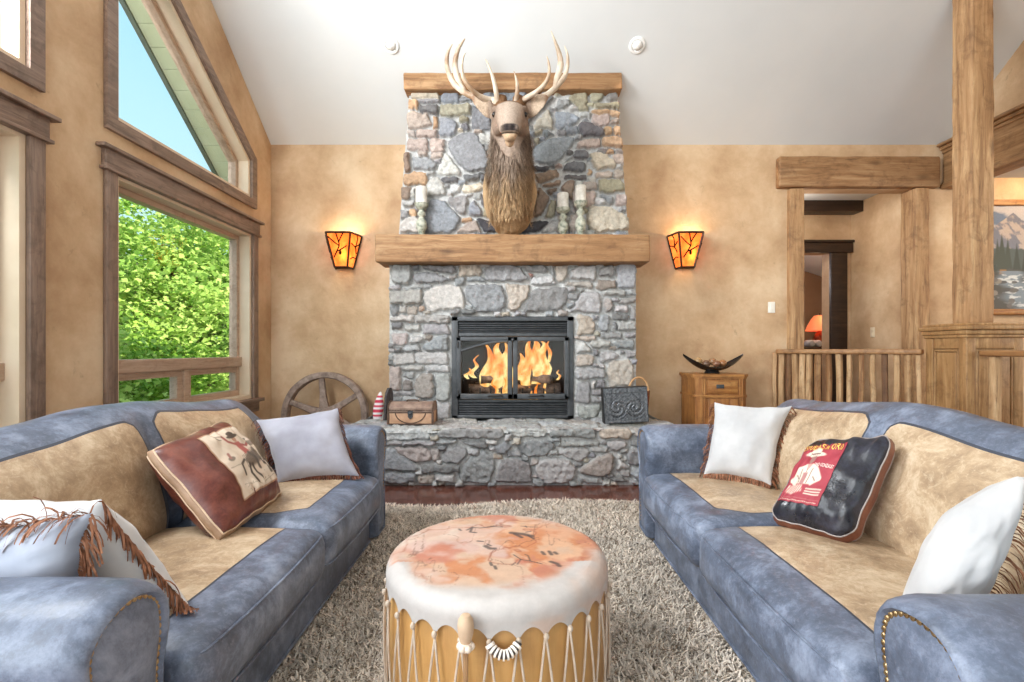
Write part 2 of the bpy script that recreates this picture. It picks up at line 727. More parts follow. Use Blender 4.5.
M_['brown_leather'] = leather('oxblood_leather', rgb(56, 24, 20), rgb(96, 46, 38), rgb(134, 76, 60), None, 0.3)
M_['black_leather'] = leather('black_leather', rgb(16, 16, 20), rgb(32, 32, 40), rgb(62, 62, 78), None, 0.28)
M_['rust_leather'] = leather('russet_leather', rgb(84, 46, 34), rgb(122, 72, 54), rgb(150, 98, 76), None, 0.4)
M_['suede'] = plain('pale_suede', rgb(180, 179, 180), rgb(203, 201, 200), 5, 0.9, 0.15, 30, sheen=0.4)
M_['suede_blue'] = plain('blue_white_suede', rgb(150, 156, 172), rgb(178, 184, 198), 5, 0.85, 0.15, 30, sheen=0.4)
M_['suede_grey'] = plain('lilac_grey_suede', rgb(146, 145, 157), rgb(172, 171, 182), 5, 0.85, 0.15, 30, sheen=0.4)
M_['fringe'] = plain('tan_suede_fringe', rgb(104, 62, 40), rgb(160, 108, 78), 40, 0.8)
M_['fringe_dark'] = plain('brown_suede_fringe', rgb(82, 46, 34), rgb(134, 82, 62), 40, 0.8)
M_['brass'] = plain('antique_brass_nails', rgb(150, 122, 86), rgb(196, 168, 124), 60, 0.35, 0, 60, 0.9)
M_['stone'] = vcol('field_stone', 0.8, 0.34, 34, 0.9, 26, 0.014, 0.3)
M_['print'] = vcol('printed_cloth', 0.65, 0.06, 60, 0.1, 120)
M_['hide'] = vcol('raw_hide', 0.6, 0.1, 26, 0.25, 16, 0.008)
M_['fur'] = vcol('elk_coat', 0.85, 0.35, 90, 0.6, 110, 0.008, 0.2)
M_['canvas'] = vcol('oil_paint', 0.4, 0.12, 60, 0.2, 90, 0.003)
M_['rugpile'] = vcol('shag_pile', 0.95, 0.1, 8, 0.0, spec=0.1)
M_['leaf'] = None
M_['glass'] = pane_mat('window_glass')
M_['wire'] = plain('dark_bronze_wire', rgb(26, 17, 12), rgb(38, 26, 18), 30, 0.8, spec=0.1)
M_['white_plastic'] = plain('white_plastic', rgb(236, 232, 222), None, 4, 0.35)
M_['white_trim'] = plain('white_enamel', rgb(232, 232, 230), None, 4, 0.3)


def leaf_mat(name, lo, mid, hi):
    m, nt, p = nmat(name)
    out = nt.nodes['Material Output']
    a = N(nt, 'ShaderNodeVertexColor', layer_name='Col')
    df = N(nt, 'ShaderNodeBsdfDiffuse')
    tl = N(nt, 'ShaderNodeBsdfTranslucent')
    mx = N(nt, 'ShaderNodeMixShader')
    mx.inputs[0].default_value = 0.45
    nt.links.new(a.outputs[0], df.inputs[0])
    nt.links.new(a.outputs[0], tl.inputs[0])
    nt.links.new(df.outputs[0], mx.inputs[1])
    nt.links.new(tl.outputs[0], mx.inputs[2])
    nt.links.new(mx.outputs[0], out.inputs['Surface'])
    return m


M_['leaf'] = leaf_mat('maple_leaf', None, None, None)
M_['bark'] = plain('grey_bark', rgb(78, 66, 54), rgb(112, 98, 82), 14, 0.9, 0.5, 30)


def floor_mat():
    m, nt, p = nmat('dark_cherry_planks')
    co = coords(nt)
    br = N(nt, 'ShaderNodeTexBrick')
    br.inputs['Scale'].default_value = 1.0
    br.inputs['Brick Width'].default_value = 1.25
    br.inputs['Row Height'].default_value = 0.105
    br.inputs['Mortar Size'].default_value = 0.0022
    br.inputs['Color1'].default_value = rgb(122, 78, 64)
    br.inputs['Color2'].default_value = rgb(96, 58, 48)
    br.inputs['Mortar'].default_value = rgb(24, 14, 11)
    nt.links.new(co, br.inputs['Vector'])
    co2 = coords(nt, (1.5, 22, 1))
    g = ntex(nt, co2, 2.0, 6, 0.65, 0.4)
    v = ramp(nt, g, [(0.3, (0.65, 0.65, 0.65, 1)), (0.7, (1.35, 1.3, 1.28, 1))])
    nt.links.new(mixc(nt, 1.0, br.outputs['Color'], v, 'MULTIPLY'), p.inputs['Base Color'])
    p.inputs['Roughness'].default_value = 0.22
    p.inputs['Coat Weight'].default_value = 0.3
    p.inputs['Coat Roughness'].default_value = 0.1
    bump(nt, p, br.outputs['Fac'], -0.3, 0.002)
    return m


M_['floor'] = floor_mat()

# ================================================================== the room
XL, XR, YB, YR = -2.49, 4.48, 5.0, -3.3
EAVE, PITCH, RIDGE_Y = 3.2, 0.777, 0.6
RIDGE_Z = EAVE + PITCH * (YB - RIDGE_Y)


def ceil_z(y):
    return EAVE + PITCH * (YB - y) if y > RIDGE_Y else RIDGE_Z - PITCH * (RIDGE_Y - y)


def slab(bm, loops, f0, f1):
    """A wall with holes: loops[0] is the outline, the others are openings."""
    for f in (f0, f1):
        es = []
        rows = []
        for lp in loops:
            vs = [bm.verts.new(f(p)) for p in lp]
            rows.append(vs)
            es += [bm.edges.new((vs[i], vs[(i + 1) % len(vs)])) for i in range(len(vs))]
        bmesh.ops.triangle_fill(bm, edges=es, use_beauty=True, use_dissolve=False)
        if f is f0:
            first = rows
    for a, b in zip(first, rows):
        ring_faces(bm, a, b)


def rect(a0, a1, b0, b1):
    return [(a0, b0), (a1, b0), (a1, b1), (a0, b1)]


bm = B()
box(bm, -2.7, 8.2, -3.5, 9.0, -0.12, 0.0, 0)
struct('floor', bm, M_['floor'])

bm = B()
for s0, s1 in (((YB + 0.14, ceil_z(YB) - PITCH * 0.14), (RIDGE_Y, RIDGE_Z)), ((RIDGE_Y, RIDGE_Z), (YR - 0.1, ceil_z(YR - 0.1)))):
    prism(bm, [(-2.67, 0), (XR + 0.2, 0), (XR + 0.2, 1), (-2.67, 1)],
          lambda p: Vector((p[0], lerp(s0[0], s1[0], p[1]), lerp(s0[1], s1[1], p[1]))),
          lambda p: Vector((p[0], lerp(s0[0], s1[0], p[1]), lerp(s0[1], s1[1], p[1]) + 0.2)))
struct('ceiling', bm, M_['ceiling'])

# left wall and its windows
def trap_top(y):
    return 2.93 + 0.70 * (4.67 - y) - 0.10


W1 = rect(3.03, 4.62, 0.62, 2.19)
W2 = [(3.03, 2.52), (4.60, 2.52), (4.60, trap_top(4.60)), (3.03, trap_top(3.03))]
W3 = rect(0.93, 2.475, 0.62, 2.19)
W4 = [(0.93, 2.52), (2.475, 2.52), (2.475, trap_top(2.475)), (0.93, trap_top(0.93))]
W5 = rect(-2.0, 0.2, 0.62, 3.9)
gable = [(YR, 0), (YB + 0.1, 0), (YB + 0.1, ceil_z(YB + 0.1)), (RIDGE_Y, RIDGE_Z), (YR, ceil_z(YR))]
bm = B()
slab(bm, [gable, W1, W2, W3, W4, W5], lambda p: Vector((XL, p[0], p[1])), lambda p: Vector((-2.67, p[0], p[1])))
struct('wall_left', bm, M_['plaster'], False)

bm = B()
slab(bm, [rect(XL, XR + 0.14, 0, EAVE + 0.02), rect(2.98, 4.14, 0.002, 2.74)],
     lambda p: Vector((p[0], YB, p[1])), lambda p: Vector((p[0], YB + 0.14, p[1])))
struct('wall_back', bm, M_['plaster'], False)

bm = B()
slab(bm, [[(YR, 3.2), (YB, 3.199), (RIDGE_Y, RIDGE_Z), (YR, ceil_z(YR))]],
     lambda p: Vector((XR, p[0], p[1])), lambda p: Vector((XR + 0.14, p[0], p[1])))
struct('wall_right', bm, M_['plaster'], False)

bm = B()
slab(bm, [rect(-2.67, XR + 0.14, 0, ceil_z(YR)), rect(-2.2, 3.9, 0.25, 3.5)],
     lambda p: Vector((p[0], YR, p[1])), lambda p: Vector((p[0], YR - 0.16, p[1])))
struct('wall_rear', bm, M_['plaster'], False)
bm = B()
for x in (-2.17, -0.67, 0.85, 2.37, 3.87):
    box(bm, x - 0.05, x + 0.05, YR - 0.13, YR - 0.05, 0.25, 3.5)
for z in (0.29, 2.3, 3.46):
    box(bm, -2.2, 3.9, YR - 0.12, YR - 0.06, z - 0.04, z + 0.04)
struct('window_6', bm, M_['sash'])

# the gallery beyond the opening on the right, the hall and the bedroom behind the doorway
bm = B()
box(bm, XR + 0.14, 8.2, YB, YB + 0.14, 0, 3.0, 0)
box(bm, 8.0, 8.2, -3.5, YB, 0, 3.0, 0)
struct('wall_gallery', bm, M_['plaster'], False)
bm = B()
box(bm, XR + 0.15, 8.2, -3.5, YB + 0.14, 2.86, 3.0, 0)
struct('ceiling_gallery', bm, M_['ceiling'], False)
bm = B()
slab(bm, [rect(1.4, 4.2, 0, 2.9), rect(2.95, 3.93, 0.002, 2.28)], lambda p: Vector((p[0], 6.0, p[1])), lambda p: Vector((p[0], 6.14, p[1])))
box(bm, 4.2, 4.34, YB + 0.145, 6.14, 0, 2.9, 0)
box(bm, 1.3, 1.4, YB + 0.145, 6.14, 0, 2.9, 0)
struct('wall_hall', bm, M_['plaster'], False)
bm = B()
box(bm, 1.3, 4.34, YB + 0.145, 6.14, 2.87, 2.98, 0)
struct('ceiling_hall', bm, M_['ceiling'], False)
bm = B()
box(bm, 1.4, 4.2, 5.78, 5.95, 2.74, 2.87, 0.006)
struct('beam_hall', bm, M_['dark_wood'])
M_['room_brown'] = plain('taupe_paint', rgb(150, 118, 92), rgb(162, 130, 102), 3, 0.85)
bm = B()
box(bm, 2.0, 6.4, 8.6, 8.75, 0, 3.0, 0)
box(bm, 6.3, 6.45, 6.14, 8.7, 0, 3.0, 0)
box(bm, 1.9, 2.05, 6.14, 8.7, 0, 3.0, 0)
struct('wall_bedroom', bm, M_['room_brown'], False)
bm = B()
prism(bm, [(1.9, 2.75), (4.4, 2.75), (6.5, 2.05), (6.5, 2.2), (4.4, 2.95), (1.9, 2.95)], lambda p: Vector((p[0], 6.14, p[1])), lambda p: Vector((p[0], 8.8, p[1])))
struct('ceiling_bedroom', bm, M_['ceiling'], False)

# bedroom door casing
bm = B()
box(bm, 3.93, 4.13, 5.955, 6.0, 0, 2.28, 0.006)
box(bm, 2.75, 2.95, 5.955, 6.0, 0, 2.28, 0.006)
box(bm, 2.70, 4.19, 5.94, 6.0, 2.28, 2.40, 0.006)
box(bm, 2.68, 4.195, 5.92, 6.0, 2.40, 2.43, 0.006)
struct('trim_1', bm, M_['dark_wood'])

# ------------------------------------------------------------------ windows on the left wall
def casing(bm, pts, w, x0=XL + 0.001, t=0.026):
    """A mitred flat casing of width w standing outside the outline pts (anticlockwise in Y, z)."""
    n = len(pts)
    out = []
    for i in range(n):
        p, a, b = Vector(pts[i]), Vector(pts[i - 1]), Vector(pts[(i + 1) % n])
        d1 = (p - a).normalized()
        d2 = (b - p).normalized()
        n1 = Vector((d1.y, -d1.x))
        n2 = Vector((d2.y, -d2.x))
        m = (n1 + n2).normalized()
        out.append(p + m * (w / max(0.3, m.dot(n1))))
    lay = []
    for (loop, x) in ((pts, x0), (out, x0), (out, x0 + t), (pts, x0 + t)):
        lay.append([bm.verts.new((x, q[0], q[1])) for q in loop])
    for k in range(4):
        ring_faces(bm, lay[k], lay[(k + 1) % 4])
    return out


def inset(pts, w):
    n = len(pts)
    out = []
    for i in range(n):
        p, a, b = Vector(pts[i]), Vector(pts[i - 1]), Vector(pts[(i + 1) % n])
        d1 = (p - a).normalized()
        d2 = (b - p).normalized()
        n1 = Vector((-d1.y, d1.x))
        n2 = Vector((-d2.y, d2.x))
        m = (n1 + n2).normalized()
        out.append(tuple(p + m * (w / max(0.3, m.dot(n1)))))
    return out


def frame_ring(bm, a, b, x0, x1):
    lay = []
    for (loop, x) in ((a, x0), (b, x0), (b, x1), (a, x1)):
        lay.append([bm.verts.new((x, q[0], q[1])) for q in loop])
    for k in range(4):
        ring_faces(bm, lay[k], lay[(k + 1) % 4])


def pane(bm, pts, x):
    for dx in (0.0, 0.006):
        bm.faces.new([bm.verts.new((x + dx, q[0], q[1])) for q in pts])


def window(num, pts, split):
    bm = B()
    frame_ring(bm, inset(pts, 0.030), inset(pts, 0.036), -2.60, -2.665)
    frame_ring(bm, inset(pts, 0.03), inset(pts, 0.075), -2.585, -2.655)      # sash
    panes = []
    if split:
        (y0, z0), (y1, z1) = pts[0], pts[2]
        box(bm, -2.665, -2.56, y0 + 0.03, y1 - 0.03, 0.925, 1.015)
        ym = (y0 + y1) / 2
        box(bm, -2.665, -2.57, ym - 0.03, ym + 0.03, z0 + 0.03, 0.93)
        panes.append(rect(y0 + 0.07, y1 - 0.07, 1.01, z1 - 0.07))
        for a, b in ((y0 + 0.035, ym - 0.03), (ym + 0.03, y1 - 0.035)):
            q = rect(a, b, z0 + 0.035, 0.925)
            frame_ring(bm, q, inset(q, 0.05), -2.59, -2.65)
            panes.append(rect(a + 0.045, b - 0.045, z0 + 0.08, 0.88))
    else:
        panes.append(inset(pts, 0.07))
    w = struct('window_%d' % num, bm, M_['sash'])
    bm = B()
    frame_ring(bm, inset(pts, 0.001), inset(pts, 0.032), -2.488, -2.665)
    fin('jamb_liner', bm, M_['reveal'], w, False)
    for q in panes:
        bm = B()
        pane(bm, q, -2.625)
        fin('pane', bm, M_['glass'], w, False, recalc=False)
    if split:
        (y0, z0), (y1, z1) = pts[0], pts[2]
        for a, b in ((y0 - 0.085, y0 - 0.001), (y1 + 0.001, y1 + 0.085)):
            bm = B()
            box(bm, XL + 0.001, XL + 0.027, a, b, 0.6, z1, 0.004)
            fin('side_casing', bm, M_['trim_z'], w)
        bm = B()
        box(bm, XL + 0.001, XL + 0.034, y0 - 0.1, y1 + 0.1, z1 + 0.001, z1 + 0.115, 0.004)
        box(bm, XL + 0.001, XL + 0.06, y0 - 0.14, y1 + 0.14, z1 + 0.115, z1 + 0.138, 0.004)
        box(bm, XL + 0.001, XL + 0.046, y0 - 0.115, y1 + 0.115, z1 - 0.012, z1 + 0.008, 0.004)
        fin('head_casing', bm, M_['trim_y'], w)
        bm = B()
        box(bm, XL + 0.001, XL + 0.07, y0 - 0.12, y1 + 0.12, 0.585, 0.618, 0.005)
        box(bm, XL + 0.001, XL + 0.028, y0 - 0.1, y1 + 0.1, 0.49, 0.585, 0.004)
        fin('sill', bm, M_['trim_y'], w)
    else:
        bm = B()
        casing(bm, inset(pts, -0.001), 0.08)
        fin('casing', bm, M_['trim_y'], w, False)


window(1, W1, True)
window(2, W2, False)
window(3, W3, True)
window(4, W4, False)
window(5, W5, False)

# ------------------------------------------------------------------ the eave outside the gable
M_['soffit'] = plain('sage_soffit_paint', rgb(176, 180, 148), rgb(186, 190, 160), 5, 0.6)
bm = B()
L = math.hypot(1, PITCH)
y = 6.6
while y > RIDGE_Y:
    y2 = y - 0.145
    for (a, b) in ((y, y2 + 0.008),):
        prism(bm, [(-2.672, 0), (-3.2, 0), (-3.2, 1), (-2.672, 1)],
              lambda p: Vector((p[0], lerp(a, b, p[1]), EAVE + PITCH * (YB - lerp(a, b, p[1])))),
              lambda p: Vector((p[0], lerp(a, b, p[1]), EAVE + PITCH * (YB - lerp(a, b, p[1])) + 0.03)))
    y = y2
struct('roof_overhang', bm, M_['soffit'], False)
M_['fascia'] = plain('dark_green_fascia', rgb(84, 92, 80), rgb(98, 106, 92), 5, 0.5)
bm = B()
prism(bm, [(-3.2, 0), (-3.24, 0), (-3.24, 1), (-3.2, 1)],
      lambda p: Vector((p[0], lerp(6.7, RIDGE_Y, p[1]), EAVE + PITCH * (YB - lerp(6.7, RIDGE_Y, p[1])) - 0.03)),
      lambda p: Vector((p[0], lerp(6.7, RIDGE_Y, p[1]), EAVE + PITCH * (YB - lerp(6.7, RIDGE_Y, p[1])) + 0.2)))
struct('trim_2', bm, M_['fascia'], False)
bm = B()
box(bm, -3.3, 4.9, 5.15, 5.2, 3.2, 3.3, 0)
prism(bm, [(-3.2, 0), (4.9, 0), (4.9, 1), (-3.2, 1)],
      lambda p: Vector((p[0], lerp(5.2, RIDGE_Y, p[1]), EAVE + PITCH * (YB - lerp(5.2, RIDGE_Y, p[1])) + 0.21)),
      lambda p: Vector((p[0], lerp(5.2, RIDGE_Y, p[1]), EAVE + PITCH * (YB - lerp(5.2, RIDGE_Y, p[1])) + 0.27)))
struct('roof', bm, M_['fascia'], False)
M_['lawn'] = plain('gravel_ground', rgb(168, 162, 144), rgb(186, 182, 164), 2, 0.95, 0.3, 20)
bm = B()
box(bm, -60, -2.7, -20, 60, -0.75, -0.55, 0)
struct('ground', bm, M_['lawn'], False)

# ------------------------------------------------------------------ timbers, header, rails on the right
bm = B()
hewn(bm, (3.548, 4.985, 2.90), (1.643, 0.115, 0.315), 0.006, 3)
tag(fin('header_beam', bm, M_['hewn_x'], ang=60), 'thick hand-hewn timber header across the top of the hall doorway', 'beam')
bm = B()
hewn(bm, (2.919, 5.03, 1.37), (0.156, 0.16, 2.735), 0.005, 5)
tag(fin('timber_jamb', bm, M_['hewn_z'], ang=60), 'rough timber jamb on the side of the hall doorway by the light switch', 'post', 'hall doorway timbers')
bm = B()
hewn(bm, (4.19, 5.035, 1.37), (0.15, 0.20, 2.735), 0.005, 8)
tag(fin('timber_jamb', bm, M_['hewn_z'], ang=60), 'rough timber jamb on the side of the hall doorway by the tall square post', 'post', 'hall doorway timbers')

# panelled header over the gallery opening
t = thing('panelled_header', 'wide oak header with crown moulding over the opening to the painting', 'beam', (4.49, 1.0, 2.74))
bm = B()
box(bm, 4.44, 4.62, YR + 0.05, 4.985, 2.78, 3.12, 0.004)
fin('panel', bm, M_['oaky'], t)
bm = B()
box(bm, 4.405, 4.62, YR + 0.05, 4.985, 2.735, 2.78, 0.008)
box(bm, 4.42, 4.62, YR + 0.05, 4.985, 2.78, 2.80, 0.006)
fin('bottom_moulding', bm, M_['oaky'], t)
bm = B()
box(bm, 4.425, 4.62, YR + 0.05, 4.985, 3.10, 3.13, 0.006)
box(bm, 4.40, 4.62, YR + 0.05, 4.985, 3.13, 3.165, 0.01)
box(bm, 4.37, 4.62, YR + 0.05, 4.985, 3.165, 3.195, 0.008)
fin('crown_moulding', bm, M_['oaky'], t)

# square post on a panelled pedestal
PX0, PX1, PY0, PY1 = 3.482, 3.915, 3.705, 4.075
t = thing('newel_pedestal', 'square oak pedestal with raised panels under the tall hewn post', 'pedestal', ((PX0 + PX1) / 2, (PY0 + PY1) / 2, 0))
bm = B()
box(bm, PX0 + 0.02, PX1 - 0.02, PY0 + 0.02, PY1 - 0.02, 0, 1.2, 0.004)
fin('core', bm, M_['oakz'], t)
bm = B()
for (x0, x1, y0, y1) in ((PX0, PX0 + 0.07, PY0, PY0 + 0.07), (PX1 - 0.07, PX1, PY0, PY0 + 0.07), (PX0, PX0 + 0.07, PY1 - 0.07, PY1), (PX1 - 0.07, PX1, PY1 - 0.07, PY1)):
    box(bm, x0, x1, y0, y1, 0, 1.18, 0.006)
for za, zb in ((1.09, 1.178), (0.0, 0.16)):
    box(bm, PX0 + 0.068, PX1 - 0.068, PY0 + 0.002, PY0 + 0.03, za, zb, 0.004)
    box(bm, PX0 + 0.002, PX0 + 0.03, PY0 + 0.068, PY1 - 0.068, za, zb, 0.004)
fin('stile', bm, M_['oakz'], t)
for (a, b, nrm) in ((PX0 + 0.095, PX1 - 0.095, 'y'), (PY0 + 0.095, PY1 - 0.095, 'x')):
    bm = B()
    if nrm == 'y':
        box(bm, a, b, PY0 + 0.004, PY0 + 0.03, 0.19, 1.06, 0.008)
        for (x0, x1, z0, z1) in ((a - 0.022, a - 0.006, 0.17, 1.08), (b + 0.006, b + 0.022, 0.17, 1.08), (a - 0.022, b + 0.022, 1.066, 1.084), (a - 0.022, b + 0.022, 0.166, 0.184)):
            box(bm, x0, x1, PY0 + 0.002, PY0 + 0.025, z0, z1, 0.005)
    else:
        box(bm, PX0 + 0.004, PX0 + 0.03, a, b, 0.19, 1.06, 0.008)
        for (x0, x1, z0, z1) in ((a - 0.022, a - 0.006, 0.17, 1.08), (b + 0.006, b + 0.022, 0.17, 1.08), (a - 0.022, b + 0.022, 1.066, 1.084), (a - 0.022, b + 0.022, 0.166, 0.184)):
            box(bm, PX0 + 0.002, PX0 + 0.025, x0, x1, z0, z1, 0.005)
    fin('raised_panel', bm, M_['oakz'], t)
bm = B()
for (d, z0, z1) in ((0.012, 1.175, 1.20), (0.022, 1.20, 1.235), (0.036, 1.235, 1.268), (0.018, 1.268, 1.29)):
    box(bm, PX0 - d, PX1 + d, PY0 - d, PY1 + d, z0, z1, 0.008)
fin('cap', bm, M_['oakz'], t)
bm = B()
hewn(bm, (3.702, 3.89, 2.69), (0.18, 0.18, 2.80), 0.006, 12, None, 0.016, 0.06, 7)
for v_ in bm.verts:
    v_.co.z = min(v_.co.z, ceil_z(v_.co.y) - 0.003)
tag(fin('timber_post', bm, M_['hewn_z'], ang=60), 'tall square hand-hewn timber post rising from the pedestal to the ceiling', 'post')

# stair guard from the wall to the pedestal, and its return towards the viewer
def railing(label, a, b, pts, cap, seed):
    a, b = Vector(a), Vector(b)
    t = thing('stair_railing', label, 'railing', ((a.x + b.x) / 2, (a.y + b.y) / 2, 0), 'hewn timber guard rails')
    d = (b - a)
    L_ = d.length
    ang = math.atan2(d.y, d.x)
    R_ = Matrix.Rotation(ang, 3, 'Z')
    mid = (a + b) / 2
    bm = B()
    hewn(bm, (mid.x, mid.y, cap - 0.02), (L_, 0.11, 0.045), 0.004, seed, R_, 0.012, 0.08)
    fin('handrail', bm, M_['rail_y'], t, ang=60)
    bm = B()
    hewn(bm, (mid.x, mid.y, 0.1), (L_, 0.08, 0.06), 0.004, seed + 1, R_, 0.012, 0.08)
    fin('bottom_rail', bm, M_['rail_y'], t, ang=60)
    rr = random.Random(seed)
    for k, f in enumerate(pts):
        p = a + d * f
        bm = B()
        w = 0.044 + rr.uniform(-0.006, 0.012)
        sd = rr.uniform(0, 90)

        def fn(q, sd=sd):
            o = noise.noise_vector(Vector((sd, 3.1, q.z * 2.2)))
            return Vector((q.x * (1 + 0.3 * o.z) + o.x * 0.016, q.y + o.y * 0.012, q.z))
        rbox(bm, (p.x, p.y, 0.592), (w, w, 0.934), 0.012, (1, 1, 16), Matrix.Rotation(rr.uniform(0, 1.5), 3, 'Z'), fn)
        fin('baluster', bm, M_[rr.choice(['rail_z', 'rail_l', 'rail_d', 'rail_l'])], t, ang=60)
    return t


A0, A1 = (2.71, 4.94, 0), (3.445, 4.06, 0)
fr = []
for px in (775, 782, 789, 796, 803, 809.5, 818, 828.5, 839, 849, 861, 873, 884.5, 896.5, 909, 919.5):
    k = (px - 512) / F
    # where the line of the rail passes that direction
    f_ = (A0[0] - k * A0[1]) / (k * (A1[1] - A0[1]) - (A1[0] - A0[0]))
    fr.append(f_)
railing('long guard rail of twisted balusters running from the wall to the oak pedestal', A0, A1, fr, 1.085, 21)
railing('short guard rail starting at the front of the oak pedestal beside the sofa', (3.61, 3.69, 0), (3.61, 1.4, 0),
        [0.03 + 0.115 * k for k in range(9)], 1.075, 22)

# ================================================================== stonework
PAL = {'g': (150, 149, 149), 'l': (186, 184, 181), 'd': (112, 111, 113), 'b': (142, 145, 151), 't': (190, 175, 156),
       'o': (194, 162, 132), 'p': (176, 163, 155), 'y': (165, 158, 138), 'k': (76, 76, 80), 'r': (196, 140, 132), 'n': (140, 122, 108), 'c': (200, 190, 174)}


def parse(txt, ox, oy, s):
    """Stones written as  colour: x0,y0 x1,y1 ...  in the pixels of an enlarged detail."""
    out = []
    for ln in txt.strip().split(';'):
        ln = ln.strip()
        if not ln:
            continue
        c, q = ln.split(':')
        pts = [tuple(float(v) for v in w.split(',')) for w in q.split()]
        pts = [(ox + x / s, oy + y / s) for x, y in pts]
        if len(pts) == 2:
            (x0, y0), (x1, y1) = pts
            out.append(('r', c.strip(), (x0 + x1) / 2, (y0 + y1) / 2, abs(x1 - x0) / 2, abs(y1 - y0) / 2))
        else:
            out.append(('p', c.strip(), pts))
    return out


def sdf(st, x, y):
    if st[0] == 'r':
        cx, cy, hw, hh = st[2:6]
        r = 0.45 * min(hw, hh)
        qx = np.abs(x - cx) - (hw - r)
        qy = np.abs(y - cy) - (hh - r)
        return np.hypot(np.maximum(qx, 0), np.maximum(qy, 0)) + np.minimum(np.maximum(qx, qy), 0) - r
    pts = st[2]
    n = len(pts)
    cx = sum(p[0] for p in pts) / n
    cy = sum(p[1] for p in pts) / n
    acc = 0
    k = 1.1
    for i in range(n):
        x0, y0 = pts[i]
        x1, y1 = pts[(i + 1) % n]
        nx, ny = (y1 - y0), -(x1 - x0)
        l = math.hypot(nx, ny) + 1e-9
        nx, ny = nx / l, ny / l
        if (cx - x0) * nx + (cy - y0) * ny > 0:
            nx, ny = -nx, -ny
        acc = acc + np.exp(np.clip(((x - x0) * nx + (y - y0) * ny) / k, -60, 40))
    return k * np.log(acc)


